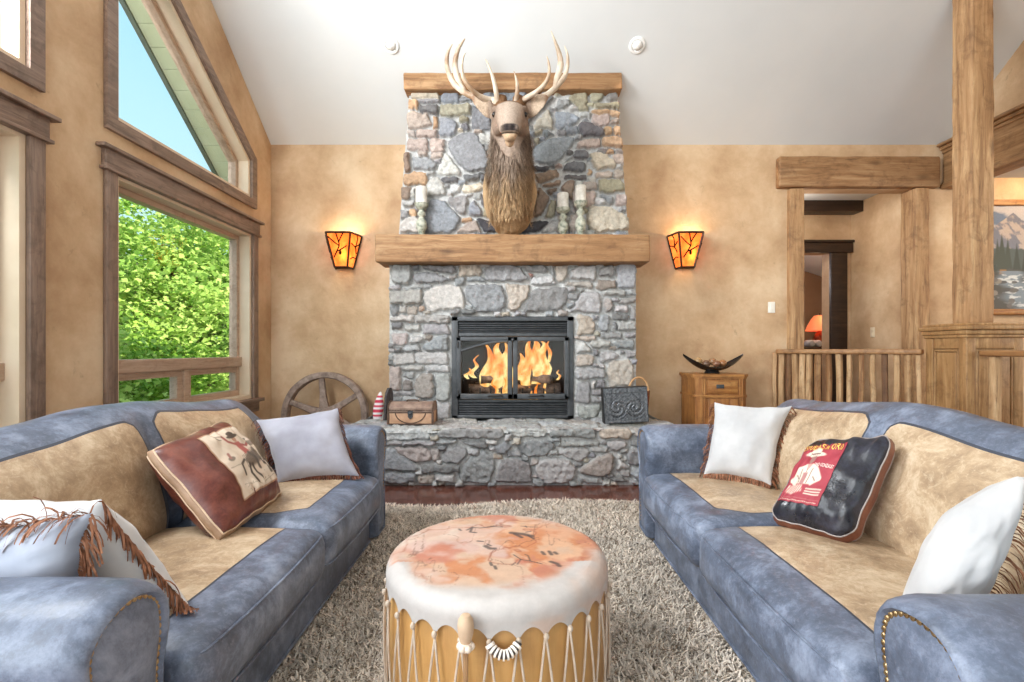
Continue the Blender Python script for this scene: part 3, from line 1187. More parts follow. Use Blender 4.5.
def stone_field(name, parent, stones, bound, to3d, step=0.8, H=0.045, hole=None, fill=True, seed=1, minr=2.6, pale=0.0, crags=1.0, warp=1.3, mortar=(196, 195, 193), elong=1.7, rimback=None, wd=2.5):
    """A relief of stones bedded in mortar over the quad bound(u, v)->(px, py)."""
    (bx0, by0), (bx1, by1) = bound(0, 0), bound(1, 1)
    wpx = max(abs(bound(1, 0)[0] - bound(0, 0)[0]), abs(bound(1, 1)[0] - bound(0, 1)[0]))
    hpx = abs(bound(0, 1)[1] - bound(0, 0)[1])
    nu, nv = int(wpx / step) + 1, int(hpx / step) + 1
    U, V = np.meshgrid(np.linspace(0, 1, nu), np.linspace(0, 1, nv))
    X, Y = bound(U, V)
    X = np.broadcast_to(X, U.shape).ravel().astype(float)
    Y = np.broadcast_to(Y, U.shape).ravel().astype(float)
    wx = X + warp * (2 * fbm(X / 9, Y / 9, seed) - 1) * 1.6 + 0.7 * (2 * vnoise(X / 2.6, Y / 2.6, seed + 5) - 1)
    wy = Y + warp * (2 * fbm(X / 9, Y / 9, seed + 31) - 1) * 1.6 + 0.7 * (2 * vnoise(X / 2.6, Y / 2.6, seed + 9) - 1)
    n = len(X)
    s1 = np.full(n, 99.0)
    s2 = np.full(n, 99.0)
    idx = np.full(n, -1)
    rr = random.Random(seed)

    def add(st, i):
        nonlocal s1, s2, idx
        d = sdf(st, wx, wy)
        less = d < s1
        s2 = np.where(less, s1, np.minimum(s2, d))
        s1 = np.where(less, d, s1)
        idx = np.where(less, i, idx)
    stones = list(stones)
    for i, st in enumerate(stones):
        add(st, i)
    if fill:
        ub = np.minimum(U, 1 - U).ravel() * wpx
        vb = np.minimum(V, 1 - V).ravel() * hpx
        eb = np.minimum(ub, vb)
        hd = np.full(n, 99.0)
        if hole:
            hx0, hx1, hy0, hy1 = hole
            qx = np.maximum(hx0 - X, X - hx1)
            qy = np.maximum(hy0 - Y, Y - hy1)
            hd = np.maximum(qx, qy)
        for _ in range(400):
            free = np.minimum(np.minimum(s1, eb * 1.4 + 0.8), hd)
            k = int(np.argmax(free + 0.15 * np.array(_lat(n, seed))))
            r = free[k]
            if r < minr:
                break
            big = min(r, rr.uniform(4, 11) if minr < 4 else rr.uniform(8, 18))
            st = ('r', rr.choice('gglldbptyg'), X[k], Y[k], big * rr.uniform(1.0, elong) - 0.5, big * rr.uniform(0.7, 0.95) - 0.4)
            stones.append(st)
            add(st, len(stones) - 1)
    ub = np.minimum(U, 1 - U).ravel() * wpx
    vb = np.minimum(V, 1 - V).ravel() * hpx
    e = np.minimum(-s1 + 0.35, (s2 - s1) / 2 + 0.2)
    e = np.minimum(e, np.minimum(ub, vb) + 1.0)
    if hole:
        hx0, hx1, hy0, hy1 = hole
        hd = np.maximum(np.maximum(hx0 - X, X - hx1), np.maximum(hy0 - Y, Y - hy1))
        e = np.minimum(e, np.maximum(hd, 0) + 0.6)
    t = np.clip(e / wd, 0, 1)
    prof = np.sqrt(1 - (1 - t) ** 2)
    prof = np.where(e <= 0, 0, prof)
    rs = np.random.RandomState(seed)
    ns = len(stones)
    hs = 0.75 + 0.5 * rs.rand(ns)
    tiltx = (rs.rand(ns) - 0.5) * 0.02
    ang = rs.rand(ns) * 6.3
    rough_n = 2 * fbm(X / 5.5, Y / 5.5, seed + 3, 5) - 1
    crag = np.abs(2 * fbm(X / 11 + rs.rand(), Y / 11, seed + 7, 3) - 1)
    rug = rs.rand(ns)
    ii = np.maximum(idx, 0)
    fine = 2 * fbm(X / 2.2, Y / 2.2, seed + 13, 4) - 1
    h = prof * (H * hs[ii] + 0.014 * rough_n * (0.4 + rug[ii]) * crags + 0.006 * fine * crags - 0.034 * crags * (rug[ii] > 0.45) * crag)
    h += (1 - prof) * 0.004 * rough_n
    pal = np.array([[s2l(v) for v in PAL[st[1]]] for st in stones])
    pal = pal * (0.82 + 0.36 * rs.rand(ns))[:, None]
    gl = np.array([s2l(178), s2l(177), s2l(176)])
    pal = pal * (1 - pale) + gl * pale * (0.75 + 0.5 * rs.rand(ns))[:, None]
    pal[:, 0] *= 0.96 + 0.09 * rs.rand(ns)
    pal[:, 2] *= 0.96 + 0.08 * rs.rand(ns)
    band = 0.82 + 0.36 * fbm((X * np.cos(ang[ii]) + Y * np.sin(ang[ii])) / 3.2, (Y * np.cos(ang[ii]) - X * np.sin(ang[ii])) / 14, seed + 2)
    col = pal[ii] * band[:, None]
    mo = np.array([s2l(v) for v in mortar]) * (0.9 + 0.2 * fbm(X / 2, Y / 2, 4))[:, None]
    k = sstep(0.0, 0.5, e)[:, None]
    col = mo * (1 - k) + col * k
    pts = to3d(X, Y, h)
    vid = np.arange(n).reshape(nv, nu)
    a, b, c, d = vid[:-1, :-1], vid[:-1, 1:], vid[1:, 1:], vid[1:, :-1]
    keep = np.ones(a.shape, dtype=bool)
    if hole:
        xm = (X[a] + X[c]) / 2
        ym = (Y[a] + Y[c]) / 2
        keep = ~((xm > hole[0]) & (xm < hole[1]) & (ym > hole[2]) & (ym < hole[3]))
    Fq = np.stack([a[keep], d[keep], c[keep], b[keep]], 1)
    if rimback is not None:
        bp = to3d(X, Y, np.full(n, -rimback))
        rim = np.concatenate([vid[0, :], vid[1:, -1], vid[-1, -2::-1], vid[-2:0:-1, 0]])
        m = len(rim)
        pts = np.concatenate([pts, bp[rim]])
        col = np.concatenate([col, col[rim]])
        ext = np.arange(n, n + m)
        Fq = np.concatenate([Fq, np.stack([rim, np.roll(rim, -1), np.roll(ext, -1), ext], 1), ])
    me = npmesh(name, pts, Fq)
    setcol(me, col)
    return link(name, me, M_['stone'], parent, True, 180)


def _lat(n, seed):
    return np.random.RandomState(seed + 50).rand(n)


def front3d(D):
    def f(x, y, h):
        return np.stack([(x - 512) * D / F, D - h, EYE + (350 - y) * D / F], 1)
    return f


U1 = parse("""p: 155,188 370,225; g: 105,195 150,225; c: 115,228 350,295; g: 185,298 360,335; o: 95,302 185,380; d: 190,355 350,430;
p: 85,400 160,385 250,425 285,490 270,530 85,555; o: 297,435 338,545; p: 80,560 150,615; p: 160,555 340,625;
b: 370,250 410,200 490,200 540,280 535,320 370,320; y: 365,335 620,435; y: 520,445 605,488; b: 355,445 450,445 500,490 505,550 450,615 355,600;
d: 540,500 605,560; b: 640,345 800,440 810,555 630,560; p: 545,205 760,270 650,300 545,250; b: 720,200 1100,320""", 398, 66, 8.525)
U3 = parse("""p: 60,0 210,85; p: 225,0 325,90; b: 340,20 395,-25 500,-40 560,-10 600,60 625,150 610,215 470,222 425,195 345,55;
l: 325,85 430,225 420,250 262,252 270,210 310,130; p: 220,92 315,135; g: 105,100 210,95 240,140 300,150 290,195 260,215 105,215;
n: 48,98 90,220; l: 200,222 255,252; o: 38,230 205,312; n: 22,318 88,408; l: 92,325 130,400; l: 195,315 235,262 290,265 330,340 325,380 230,400 200,395;
d: 300,262 415,300; d: 435,235 595,232 580,260 520,295 440,262; l: 358,310 428,362; c: 440,315 560,300 590,330 500,378 440,360;
g: 330,400 380,385 475,390 485,430 450,520 410,500 335,420; b: 515,415 600,525 470,525 475,490; d: 560,400 600,370 605,500 580,470;
l: 30,420 120,460; g: 18,485 70,545; o: 72,475 125,522; l: 20,560 110,520 200,560 200,635 20,635;
b: 200,440 240,405 320,420 435,545 420,590 370,640 190,640 190,500; o: 440,535 500,570; p: 400,635 450,580 520,555 580,640; k: 520,545 620,545 700,640 600,640""", 398, 140, 6.82)
U2 = parse("""d: 110,540 260,290 350,270 375,285 250,430 130,540; y: 340,370 350,350 400,280 412,285 370,345; y: 365,275 380,215 470,190 560,195 550,225 420,270;
p: 575,190 650,215; y: 390,350 430,290 520,250 640,210 670,330 680,430 630,470 600,430 540,390 400,375; y: 660,215 700,190 790,190 805,280 780,310 690,325;
g: 820,215 870,190 905,230 905,310 815,305; y: 720,330 918,380; o: 695,388 845,430; o: 848,388 925,440; p: 692,435 850,520; p: 855,470 920,440 940,512 810,515;
o: 785,532 865,605; o: 880,532 940,610; d: 560,540 600,500 700,505 790,560 795,610 610,615; g: 600,480 680,470 690,495 620,500;
c: 335,370 365,545 185,548 230,480; b: 375,395 520,400 595,450 570,500 390,565 380,500; b: 135,560 210,610; b: 275,560 380,570 330,620 270,610; y: 180,620 250,680""", 510, 66, 8.525)
U4 = parse("""b: 140,110 150,70 240,10 320,-15 440,-10 450,20 330,160 200,170 150,150; p: 480,10 610,-10 610,55 560,72 440,65; o: 620,-10 765,55; o: 640,68 700,98; p: 715,65 768,98;
c: 540,95 630,75 650,100 765,105 768,180 720,200 590,212 545,150; d: 430,85 530,140; g: 350,165 430,120 440,140 380,165; d: 350,215 380,170 480,152 520,170 515,225 440,235;
o: 520,235 535,190 560,230 535,255; d: 365,245 525,278; p: 580,222 695,262; p: 702,208 775,270; k: 135,182 265,222; n: 165,240 310,200 345,240 340,265 190,305;
n: 220,310 355,280 340,315 225,335; n: 245,345 330,325 310,370 280,390; n: 340,345 380,290 435,285 430,420 390,400; p: 495,292 585,352;
y: 595,275 760,272 782,340 770,362 600,362; b: 600,375 690,385 705,420 680,445 640,430; p: 715,375 795,450;
c: 510,510 580,395 680,455 795,460 808,520 808,625 560,635 520,590; n: 175,310 275,400 210,530 150,540; y: 285,410 320,420 325,490 290,540 235,530;
l: 210,640 290,540 340,560 340,640; k: 60,640 140,560 275,555 200,640; p: 400,520 470,500 490,600 430,640 380,600""", 510, 140, 6.82)
L5 = parse("""g: 75,55 240,225; d: 255,62 312,115; d: 320,70 610,65 615,130 540,138 370,120; g: 250,140 330,125 450,135 600,185 540,205 260,222;
g: 62,232 140,268; l: 150,235 360,275; l: 55,275 330,392; d: 62,400 125,485; l: 130,402 190,470; t: 195,402 278,490; o: 285,405 340,405 360,440 290,465;
l: 340,330 420,240 560,215 660,250 700,330 690,440 400,455 345,400; l: 62,492 260,548; l: 265,488 560,555; d: 68,555 160,610; l: 175,600 240,560 310,565 315,610 200,630;
g: 335,565 560,650; l: 235,640 360,690""", 384, 258, 8.525)
L6 = parse("""p: 58,15 165,98; l: 180,30 270,18 290,45 260,95 190,95; n: 290,38 335,70; b: 265,120 340,50 440,35 448,145 280,140; d: 68,108 122,148; l: 135,110 240,98 268,145 140,152;
l: 60,155 210,235; l: 218,152 440,235; l: 120,245 272,278; l: 290,245 445,292; p: 50,245 112,410; g: 130,290 215,280 210,330 180,345 130,320; n: 128,350 195,412;
p: 205,370 260,290 345,305 345,465 220,455; l: 360,300 452,480; g: 50,415 205,450; g: 50,455 120,495; l: 130,455 260,490; l: 355,490 455,610""", 384, 330, 6.82)
L7 = parse("""t: -10,65 200,175; b: 75,185 235,230; g: 225,110 300,60 500,60 600,110 625,210 340,235 240,215; g: 560,70 800,70 805,145 700,150; r: 630,125 690,155 640,200;
l: 640,215 720,165 880,185 905,250 660,262; l: 820,70 860,70 890,180 840,160; c: 870,75 1000,70 1010,130 970,220 920,220; b: 60,270 200,245 390,250 440,490 170,515 60,380;
t: 415,250 650,245 640,330 520,500 460,500; d: 560,490 690,290 840,265 1000,280 1020,370 930,505 580,500; b: -40,185 55,260""", 460, 258, 9.31)
L8 = parse("""l: 90,110 150,65 300,70 305,175 280,190 85,185; g: 330,90 440,60 465,110 440,160 330,160; n: 305,185 470,268; b: 485,55 638,268;
p: 0,230 100,205 270,200 275,270 180,265; l: 70,465 190,300 330,280 345,465; g: 135,270 210,275 160,315; l: 360,278 550,325; l: 555,275 640,325; p: 360,370 430,345 440,430 420,475 380,460;
g: 470,380 520,340 635,340 635,385 490,405; l: 455,415 570,465; g: 590,415 640,535; d: 440,475 570,535; t: 150,490 250,490 295,540 290,650 150,665;
b: 325,510 370,480 415,500 415,620 370,635 325,600; d: 450,555 480,620; l: 490,545 638,618; g: 340,635 530,690; g: 555,635 638,680""", 560, 258, 8.525)
L9 = parse("""t: 105,45 250,70; l: 108,85 180,80 210,150 110,155; l: 215,75 335,122; b: 360,85 505,65 505,125 380,130; d: 218,132 258,170; l: 260,150 370,135 405,180 350,210 255,215;
g: 440,135 505,185; d: 405,140 430,165; t: 105,170 220,165 235,200 210,248 105,245; l: 260,225 305,255; g: 105,262 300,330; c: 320,260 350,210 470,195 500,230 500,390 330,380;
g: 108,350 200,495; l: 208,345 238,395; d: 248,345 305,392; g: 215,400 300,440; g: 215,450 300,490; l: 118,520 270,500 265,605 120,600""", 560, 330, 6.82)
H1 = parse("""l: 0,130 85,130 330,115 410,170 400,205 280,218 0,218; g: 430,165 600,115 920,125 945,170 900,205 470,205; g: 85,222 200,250; g: 205,225 440,255; g: 445,215 600,248;
d: 610,225 810,225 830,285 740,280; d: 860,250 960,220 1005,250 940,325 870,310; b: 0,435 0,300 110,265 320,400 300,440; p: 120,265 370,265 430,330 400,378 280,372;
p: 380,265 480,290 460,370 420,378; g: 490,340 520,270 640,262 680,300 620,390 500,390; d: 340,400 615,455; b: 0,455 300,525; p: 310,465 425,530; l: 435,468 580,525;
g: 600,480 680,350 780,290 860,340 870,450 820,530 640,525; d: 870,510 910,360 1010,345 1130,375 1140,520 1000,535""", 376, 410, 7.314)
H2 = parse("""l: -40,120 150,100 270,150 260,195 20,195; g: 280,150 420,120 610,125 620,205 420,205 285,195; t: 640,140 850,110 900,160 860,210 650,205; p: 905,120 1100,195;
d: 50,260 120,225 300,220 330,260 290,320 140,340 60,300; g: 345,225 650,265; d: 670,225 710,255; l: 700,250 760,220 850,225 850,270 740,300; g: 585,270 715,305;
g: 340,300 430,275 560,280 580,320 500,390 430,360; n: 500,420 620,350 690,310 755,320 755,420 680,480 520,460; g: 170,420 210,365 330,345 430,370 490,440 440,525 260,530 200,480;
g: 500,480 670,532; d: 700,515 800,470 870,525; l: 760,460 800,365 895,405; d: 840,330 880,280 960,260 975,390 880,390; b: 880,460 930,400 985,410 985,530 920,510;
g: 875,215 960,255; l: 785,315 810,355""", 510, 410, 7.314)

D_UP, D_LOW, D_HE = 4.57, 4.45, 3.87
FIREPLACE = thing('stone_fireplace', 'tall grey river-stone fireplace with a raised stone hearth on the back wall', 'fireplace', (0, 4.5, 0))
stone_field('chimney_breast', FIREPLACE, U1 + U2 + U3 + U4, lambda u, v: (lerp(lerp(410, 398.5, v), lerp(616.5, 629, v), u), lerp(84, 241, v)),
            front3d(D_UP - 0.02), 0.75, 0.06, seed=3, crags=0.7)
stone_field('fireplace_surround', FIREPLACE, L5 + L6 + L7 + L8 + L9, lambda u, v: (lerp(389.5, 636, u), lerp(263, 424, v)),
            front3d(D_LOW), 0.75, 0.06, hole=(452.5, 573.5, 317, 424), seed=4, pale=0.35, crags=0.75)
HZ = 0.455
stone_field('hearth_front', FIREPLACE, H1 + H2, lambda u, v: (lerp(341, 683, u), lerp(428, 485, v)), front3d(D_HE), 0.75, 0.055, seed=5, pale=0.3, crags=0.7)


def hearth_top(x, y, h):
    return np.stack([(x - 512) * 0.008, 3.84 + (485 - y) * 0.008 * 1.0, HZ + h - 0.03], 1)


stone_field('hearth_slab', FIREPLACE, [], lambda u, v: (lerp(341, 683, u), lerp(405, 487, v)), hearth_top, 1.1, 0.03, seed=9, pale=0.6, minr=7, elong=2.6, warp=2.0, wd=2.0)


def side3d(x0, sgn, ya, sl=0.0):
    def f(x, y, h):
        z = (485 - y) * 0.00895
        return np.stack([x0 + sgn * (h - sl * z), ya + (x - 500) * 0.00895, z], 1)
    return f


for sg in (-1, 1):
    stone_field('hearth_side', FIREPLACE, [], lambda u, v: (lerp(500, 626, u), lerp(436, 485, v)), side3d(sg * 1.357, sg, 3.87), 1.2, 0.03, seed=20 + sg)
    stone_field('surround_side', FIREPLACE, [], lambda u, v: (lerp(500, 561, u), lerp(272, 436, v)), side3d(sg * 1.095, sg, 4.45), 1.2, 0.03, seed=24 + sg)
    stone_field('chimney_side', FIREPLACE, [], lambda u, v: (lerp(500, 550, u), lerp(90, 258, v)), side3d(sg * (1.19 if sg < 0 else 1.238), sg, 4.55, 0.0735 if sg < 0 else 0.08), 1.2, 0.03, seed=28 + sg)
# solid masonry behind the facing
bm = B()
box(bm, -1.12, -0.562, 4.46, 4.99, 0.40, 1.86, 0)
box(bm, 0.574, 1.12, 4.46, 4.99, 0.40, 1.86, 0)
box(bm, -0.562, 0.574, 4.46, 4.99, 1.375, 1.86, 0)
box(bm, -1.34, 1.34, 3.885, 4.99, 0.0, 0.42, 0)
prism(bm, [(-1.02, 2.0), (1.055, 2.0), (0.93, 3.49), (-0.91, 3.49)], lambda p: Vector((p[0], 4.58, p[1])), lambda p: Vector((p[0], 4.99, p[1] if p[1] < 3 else 3.2)))
M_['mortar'] = plain('grey_mortar', rgb(186, 184, 182), rgb(200, 198, 196), 9, 0.9, 0.4, 40)
fin('masonry_core', bm, M_['mortar'], FIREPLACE, False)

bm = B()
hewn(bm, (0.004, 4.405, 1.976), (2.415, 0.32, 0.246), 0.007, 31, None, 0.016, 0.06, 5)
ball(bm, (-0.015, 4.249, 1.975), 0.012, 6, (1.5, 0.4, 0.8))
MANTEL = tag(fin('mantel_beam', bm, M_['hewn_x'], ang=60), 'thick weathered timber mantel across the stone fireplace', 'mantel')
bm = B()
hewn(bm, (0.008, 4.515, 3.548), (2.005, 0.16, 0.155), 0.006, 33, None, 0.014, 0.06, 5)
tag(fin('chimney_beam', bm, M_['hewn_x'], ang=60), 'timber beam capping the chimney where it meets the ceiling', 'beam')

# ------------------------------------------------------------------ the fireplace insert
I0, I1, IZ0, IZ1, IY = -0.553, 0.565, 0.455, 1.388, 4.425
INS = thing('fireplace_insert', 'black steel fireplace insert with two glass doors and louvred vents', 'fireplace insert', (0.006, IY, IZ0))
bm = B()
for (x0, x1, z0, z1) in ((I0, I0 + 0.06, IZ0, IZ1), (I1 - 0.06, I1, IZ0, IZ1), (I0, I1, IZ1 - 0.045, IZ1), (I0, I1, IZ0, IZ0 + 0.03)):
    box(bm, x0, x1, IY - 0.0, IY + 0.05, z0, z1, 0.006)
box(bm, I0 + 0.06, I1 - 0.06, IY + 0.015, IY + 0.05, 1.205, 1.235, 0.004)
box(bm, I0 + 0.06, I1 - 0.06, IY + 0.015, IY + 0.05, 0.60, 0.625, 0.004)
fin('surround_frame', bm, M_['black_metal'], INS)
for z0, z1, n in ((1.238, 1.34, 5), (0.488, 0.598, 5)):
    bm = B()
    for k in range(n):
        z = lerp(z0, z1, (k + 0.5) / n)
        rbox(bm, (0.006, IY + 0.03, z), (I1 - I0 - 0.12, 0.035, 0.011), 0.003, M=Matrix.Rotation(0.5, 3, 'X'))
    box(bm, I0 + 0.06, I1 - 0.06, IY + 0.058, IY + 0.065, z0, z1, 0)
    fin('louvre', bm, M_['black_metal'], INS)
bm = B()
bx0, bx1, bz0, bz1, by = I0 + 0.04, I1 - 0.04, 0.61, 1.22, 4.92
for (x0, x1, y0, y1, z0, z1) in ((bx0, bx1, by, by + 0.03, bz0, bz1), (bx0, bx1, IY + 0.05, by + 0.03, bz0 - 0.02, bz0), (bx0, bx1, IY + 0.05, by + 0.03, bz1, bz1 + 0.02),
                                 (bx0 - 0.02, bx0, IY + 0.05, by, bz0, bz1), (bx1, bx1 + 0.02, IY + 0.05, by, bz0, bz1)):
    box(bm, x0, x1, y0, y1, z0, z1, 0)
M_['firebrick'] = plain('sooty_firebrick', rgb(40, 35, 33), rgb(64, 54, 50), 9, 0.9, 0.3, 30)
fin('firebox', bm, M_['firebrick'], INS, False)
for s, (x0, x1) in enumerate(((-0.508, 0.003), (0.009, 0.520))):
    bm = B()
    w = 0.044
    z0, z1 = 0.632, 1.2
    for (a, b, c, d) in ((x0, x0 + w, z0, z1), (x1 - w, x1, z0, z1), (x0, x1, z1 - 0.04, z1), (x0, x1, z0, z0 + 0.05)):
        box(bm, a, b, IY - 0.02, IY + 0.012, c, d, 0.005)
    # arched top bar
    arc = []
    for k in range(13):
        f_ = k / 12
        xx = lerp(x0 + w, x1 - w, f_)
        q = f_ if s == 0 else 1 - f_
        arc.append(Vector((xx, IY - 0.004, 1.075 + 0.088 * math.sin(q * PI / 2))))
    if s == 0:
        tube(bm, [p_ + Vector((0, -0.012, 0)) for p_ in arc], 0.016, 6)
    for zz in (0.69, 1.13):
        xx = x0 + 0.012 if s == 0 else x1 - 0.012
        tube(bm, [(xx, IY - 0.03, zz - 0.03), (xx, IY - 0.03, zz + 0.03)], 0.009, 8)
    dr = fin('glass_door', bm, M_['black_metal'], INS)
    bm = B()
    for dy in (0, 0.005):
        bm.faces.new([bm.verts.new((x, IY - 0.002 + dy, z)) for x, z in ((x0 + w, z0 + 0.05), (x1 - w, z0 + 0.05), (x1 - w, z1 - 0.04), (x0 + w, z1 - 0.04))])
    fin('door_pane', bm, M_['glass'], dr, False, recalc=False)
    bm = B()
    hx = x1 - 0.15 if s == 0 else x0 + 0.22
    tube(bm, catmull([(hx - 0.07, IY - 0.022, 0.657), (hx - 0.05, IY - 0.05, 0.664), (hx + 0.0, IY - 0.055, 0.664), (hx + 0.045, IY - 0.05, 0.668), (hx + 0.06, IY - 0.022, 0.657)], 4), 0.007, 8)
    fin('door_handle', bm, M_['dark_metal'], dr)
bm = B()
ball(bm, (0.006, IY - 0.03, 1.175), 0.016, 8)
fin('latch', bm, M_['black_metal'], INS)

# grate, logs and flames
M_['log'] = plain('charred_birch_log', rgb(74, 60, 52), rgb(150, 126, 108), 12, 0.9, 0.6, 30, lo=0.42, hi=0.62)
LG = [((-0.42, 4.66, 0.70), (0.10, 4.72, 0.69), 0.05), ((0.02, 4.64, 0.69), (0.46, 4.70, 0.71), 0.052), ((-0.36, 4.80, 0.71), (0.40, 4.82, 0.72), 0.058),
      ((-0.30, 4.64, 0.80), (0.12, 4.80, 0.79), 0.042), ((0.38, 4.64, 0.80), (0.0, 4.78, 0.80), 0.045)]
bm = B()
for k in range(9):
    x = -0.40 + k * 0.1
    tube(bm, catmull([(x, 4.575, 0.72), (x, 4.585, 0.645), (x, 4.72, 0.638), (x, 4.88, 0.645)], 4), 0.008, 6)
for y_ in (4.62, 4.84):
    tube(bm, [(-0.43, y_, 0.628), (0.43, y_, 0.628)], 0.008, 6)
for x in (-0.4, 0.4):
    for y_ in (4.62, 4.84):
        tube(bm, [(x, y_, 0.612), (x, y_, 0.632)], 0.008, 6)
tag(fin('log_grate', bm, M_['dark_metal']), 'black iron grate holding burning logs inside the fireplace insert', 'grate')
LGL = ['front log on the grate behind the left fire door', 'front log on the grate behind the right fire door', 'long log lying across the back of the fire grate',
       'upper log slanting under the flames behind the left door', 'upper log slanting under the flames behind the right door']
for i, (a, b, r) in enumerate(LG):
    bm = B()
    a, b = Vector(a), Vector(b)
    pts = [a.lerp(b, k / 9) + noise.noise_vector(Vector((i * 3.0, k * 0.5, 1))) * 0.008 for k in range(10)]
    tube(bm, pts, [r * (1 + 0.14 * noise.noise(Vector((i * 5.0, k * 0.9, 2)))) for k in range(10)], 12)
    tag(fin('fire_log', bm, M_['log']), LGL[i], 'log', 'logs on the fire')


def flame_mat():
    m, nt, p = nmat('flame')
    out = nt.nodes['Material Output']
    a = N(nt, 'ShaderNodeVertexColor', layer_name='Col')
    e = N(nt, 'ShaderNodeEmission')
    e.inputs[1].default_value = 1.15
    nt.links.new(a.outputs[0], e.inputs[0])
    lw = N(nt, 'ShaderNodeLayerWeight')
    lw.inputs[0].default_value = 0.35
    tr = N(nt, 'ShaderNodeBsdfTransparent')
    mx = N(nt, 'ShaderNodeMixShader')
    r = ramp(nt, lw.outputs['Facing'], [(0.25, (0.05, 0.05, 0.05, 1)), (0.95, (1, 1, 1, 1))])
    nt.links.new(r, mx.inputs[0])
    nt.links.new(e.outputs[0], mx.inputs[1])
    nt.links.new(tr.outputs[0], mx.inputs[2])
    nt.links.new(mx.outputs[0], out.inputs['Surface'])
    return m


M_['flame'] = flame_mat()


def flame(bm_pts, seed):
    """A tongue of flame: a tapering, swaying, slightly flattened body."""
    rr = random.Random(seed)
    pts, rad = bm_pts
    cl = catmull([Vector(p) for p in pts], 7)
    m = len(cl)
    V, Q, H_ = [], [], []
    n = 12
    for i, p in enumerate(cl):
        f = i / (m - 1)
        j = f * (len(rad) - 1)
        k = min(int(j), len(rad) - 2)
        r = lerp(rad[k], rad[k + 1], j - k)
        for s in range(n):
            a_ = 2 * PI * s / n
            w = 1 + 0.25 * noise.noise(Vector((seed * 3.3 + math.cos(a_), math.sin(a_), f * 6)))
            V.append((p.x + math.cos(a_) * r * w, p.y + math.sin(a_) * r * 0.55 * w, p.z + 0.012 * noise.noise(Vector((s, f * 5, seed)))))
            H_.append(f)
    for i in range(m - 1):
        for s in range(n):
            Q.append((i * n + s, i * n + (s + 1) % n, (i + 1) * n + (s + 1) % n, (i + 1) * n + s))
    return np.array(V), np.array(Q), np.array(H_)


FY = 4.66
FLM = []
def FP(px, py, dy=0.0):
    v = P(px, py, FY + dy)
    return tuple(v)
for i, (lst, rad, dy) in enumerate([
    ([(487, 392), (484, 376), (491, 362), (489, 350), (485, 343)], [.035, .055, .045, .02, .003], 0),
    ([(498, 394), (496, 376), (499, 360), (496, 348), (500, 341)], [.05, .075, .06, .028, .003], .02),
    ([(507, 393), (509, 375), (505, 360), (508, 350), (505, 343)], [.04, .06, .05, .03, .003], 0),
    ([(475, 378), (471, 373), (477, 366), (474, 360), (479, 355)], [.02, .03, .018, .009, .002], .03),
    ([(468, 379), (466, 375), (471, 371), (469, 368)], [.014, .024, .014, .002], .03),
    ([(494, 400), (497, 390), (492, 384), (494, 378)], [.012, .016, .01, .002], -.04),
    ([(505, 400), (503, 392), (506, 384), (504, 377)], [.012, .016, .01, .002], -.04),
    ([(520, 380), (519, 370), (523, 360), (520, 353)], [.03, .04, .025, .003], .03),
    ([(527, 391), (525, 374), (530, 358), (528, 346), (531, 339)], [.04, .06, .05, .025, .003], 0),
    ([(535, 391), (538, 372), (534, 358), (537, 345), (534, 338)], [.04, .055, .05, .03, .003], .02),
    ([(543, 382), (546, 368), (541, 354), (545, 345), (540, 340)], [.04, .055, .045, .025, .003], .03),
    ([(537, 400), (535, 391), (538, 384)], [.012, .018, .003], -.04),
    ([(530, 400), (532, 393), (529, 387)], [.012, .016, .003], -.04),
    ([(549, 362), (550, 352), (547, 345), (549, 341)], [.012, .02, .012, .002], .02),
    ([(557, 380), (560, 376), (557, 373), (559, 370)], [.012, .014, .008, .002], .03),
    ([(545, 396), (544, 388), (547, 380)], [.012, .018, .003], -.02),
]):
    FLM.append(flame(([FP(a, b, dy) for a, b in lst], rad), i + 1))
off = 0
Vs, Qs, Cs = [], [], []
for V, Q, Hh in FLM:
    Vs.append(V)
    Qs.append(Q + off)
    off += len(V)
    nz = fbm(V[:, 0] * 30, V[:, 2] * 18, 5)
    t_ = np.clip(0.12 + Hh * 0.62 + (nz - 0.5) * 2.2, 0, 1)[:, None]
    c0, c1, c2 = np.array([1.0, 0.78, 0.32]), np.array([1.0, 0.42, 0.09]), np.array([0.85, 0.20, 0.03])
    Cs.append(np.where(t_ < 0.5, c0 + (c1 - c0) * t_ * 2, c1 + (c2 - c1) * (t_ - 0.5) * 2))
me = npmesh('flames', np.concatenate(Vs), np.concatenate(Qs))
setcol(me, np.concatenate(Cs))
fl = link('flames', me, M_['flame'], None, True, 180, kind='stuff')
tag(fl, 'orange and yellow flames burning on the logs in the fireplace', 'fire')
light('fire_glow', 'POINT', (0, 4.6, 0.95), 3.5, (1, 0.55, 0.2), 0.12)

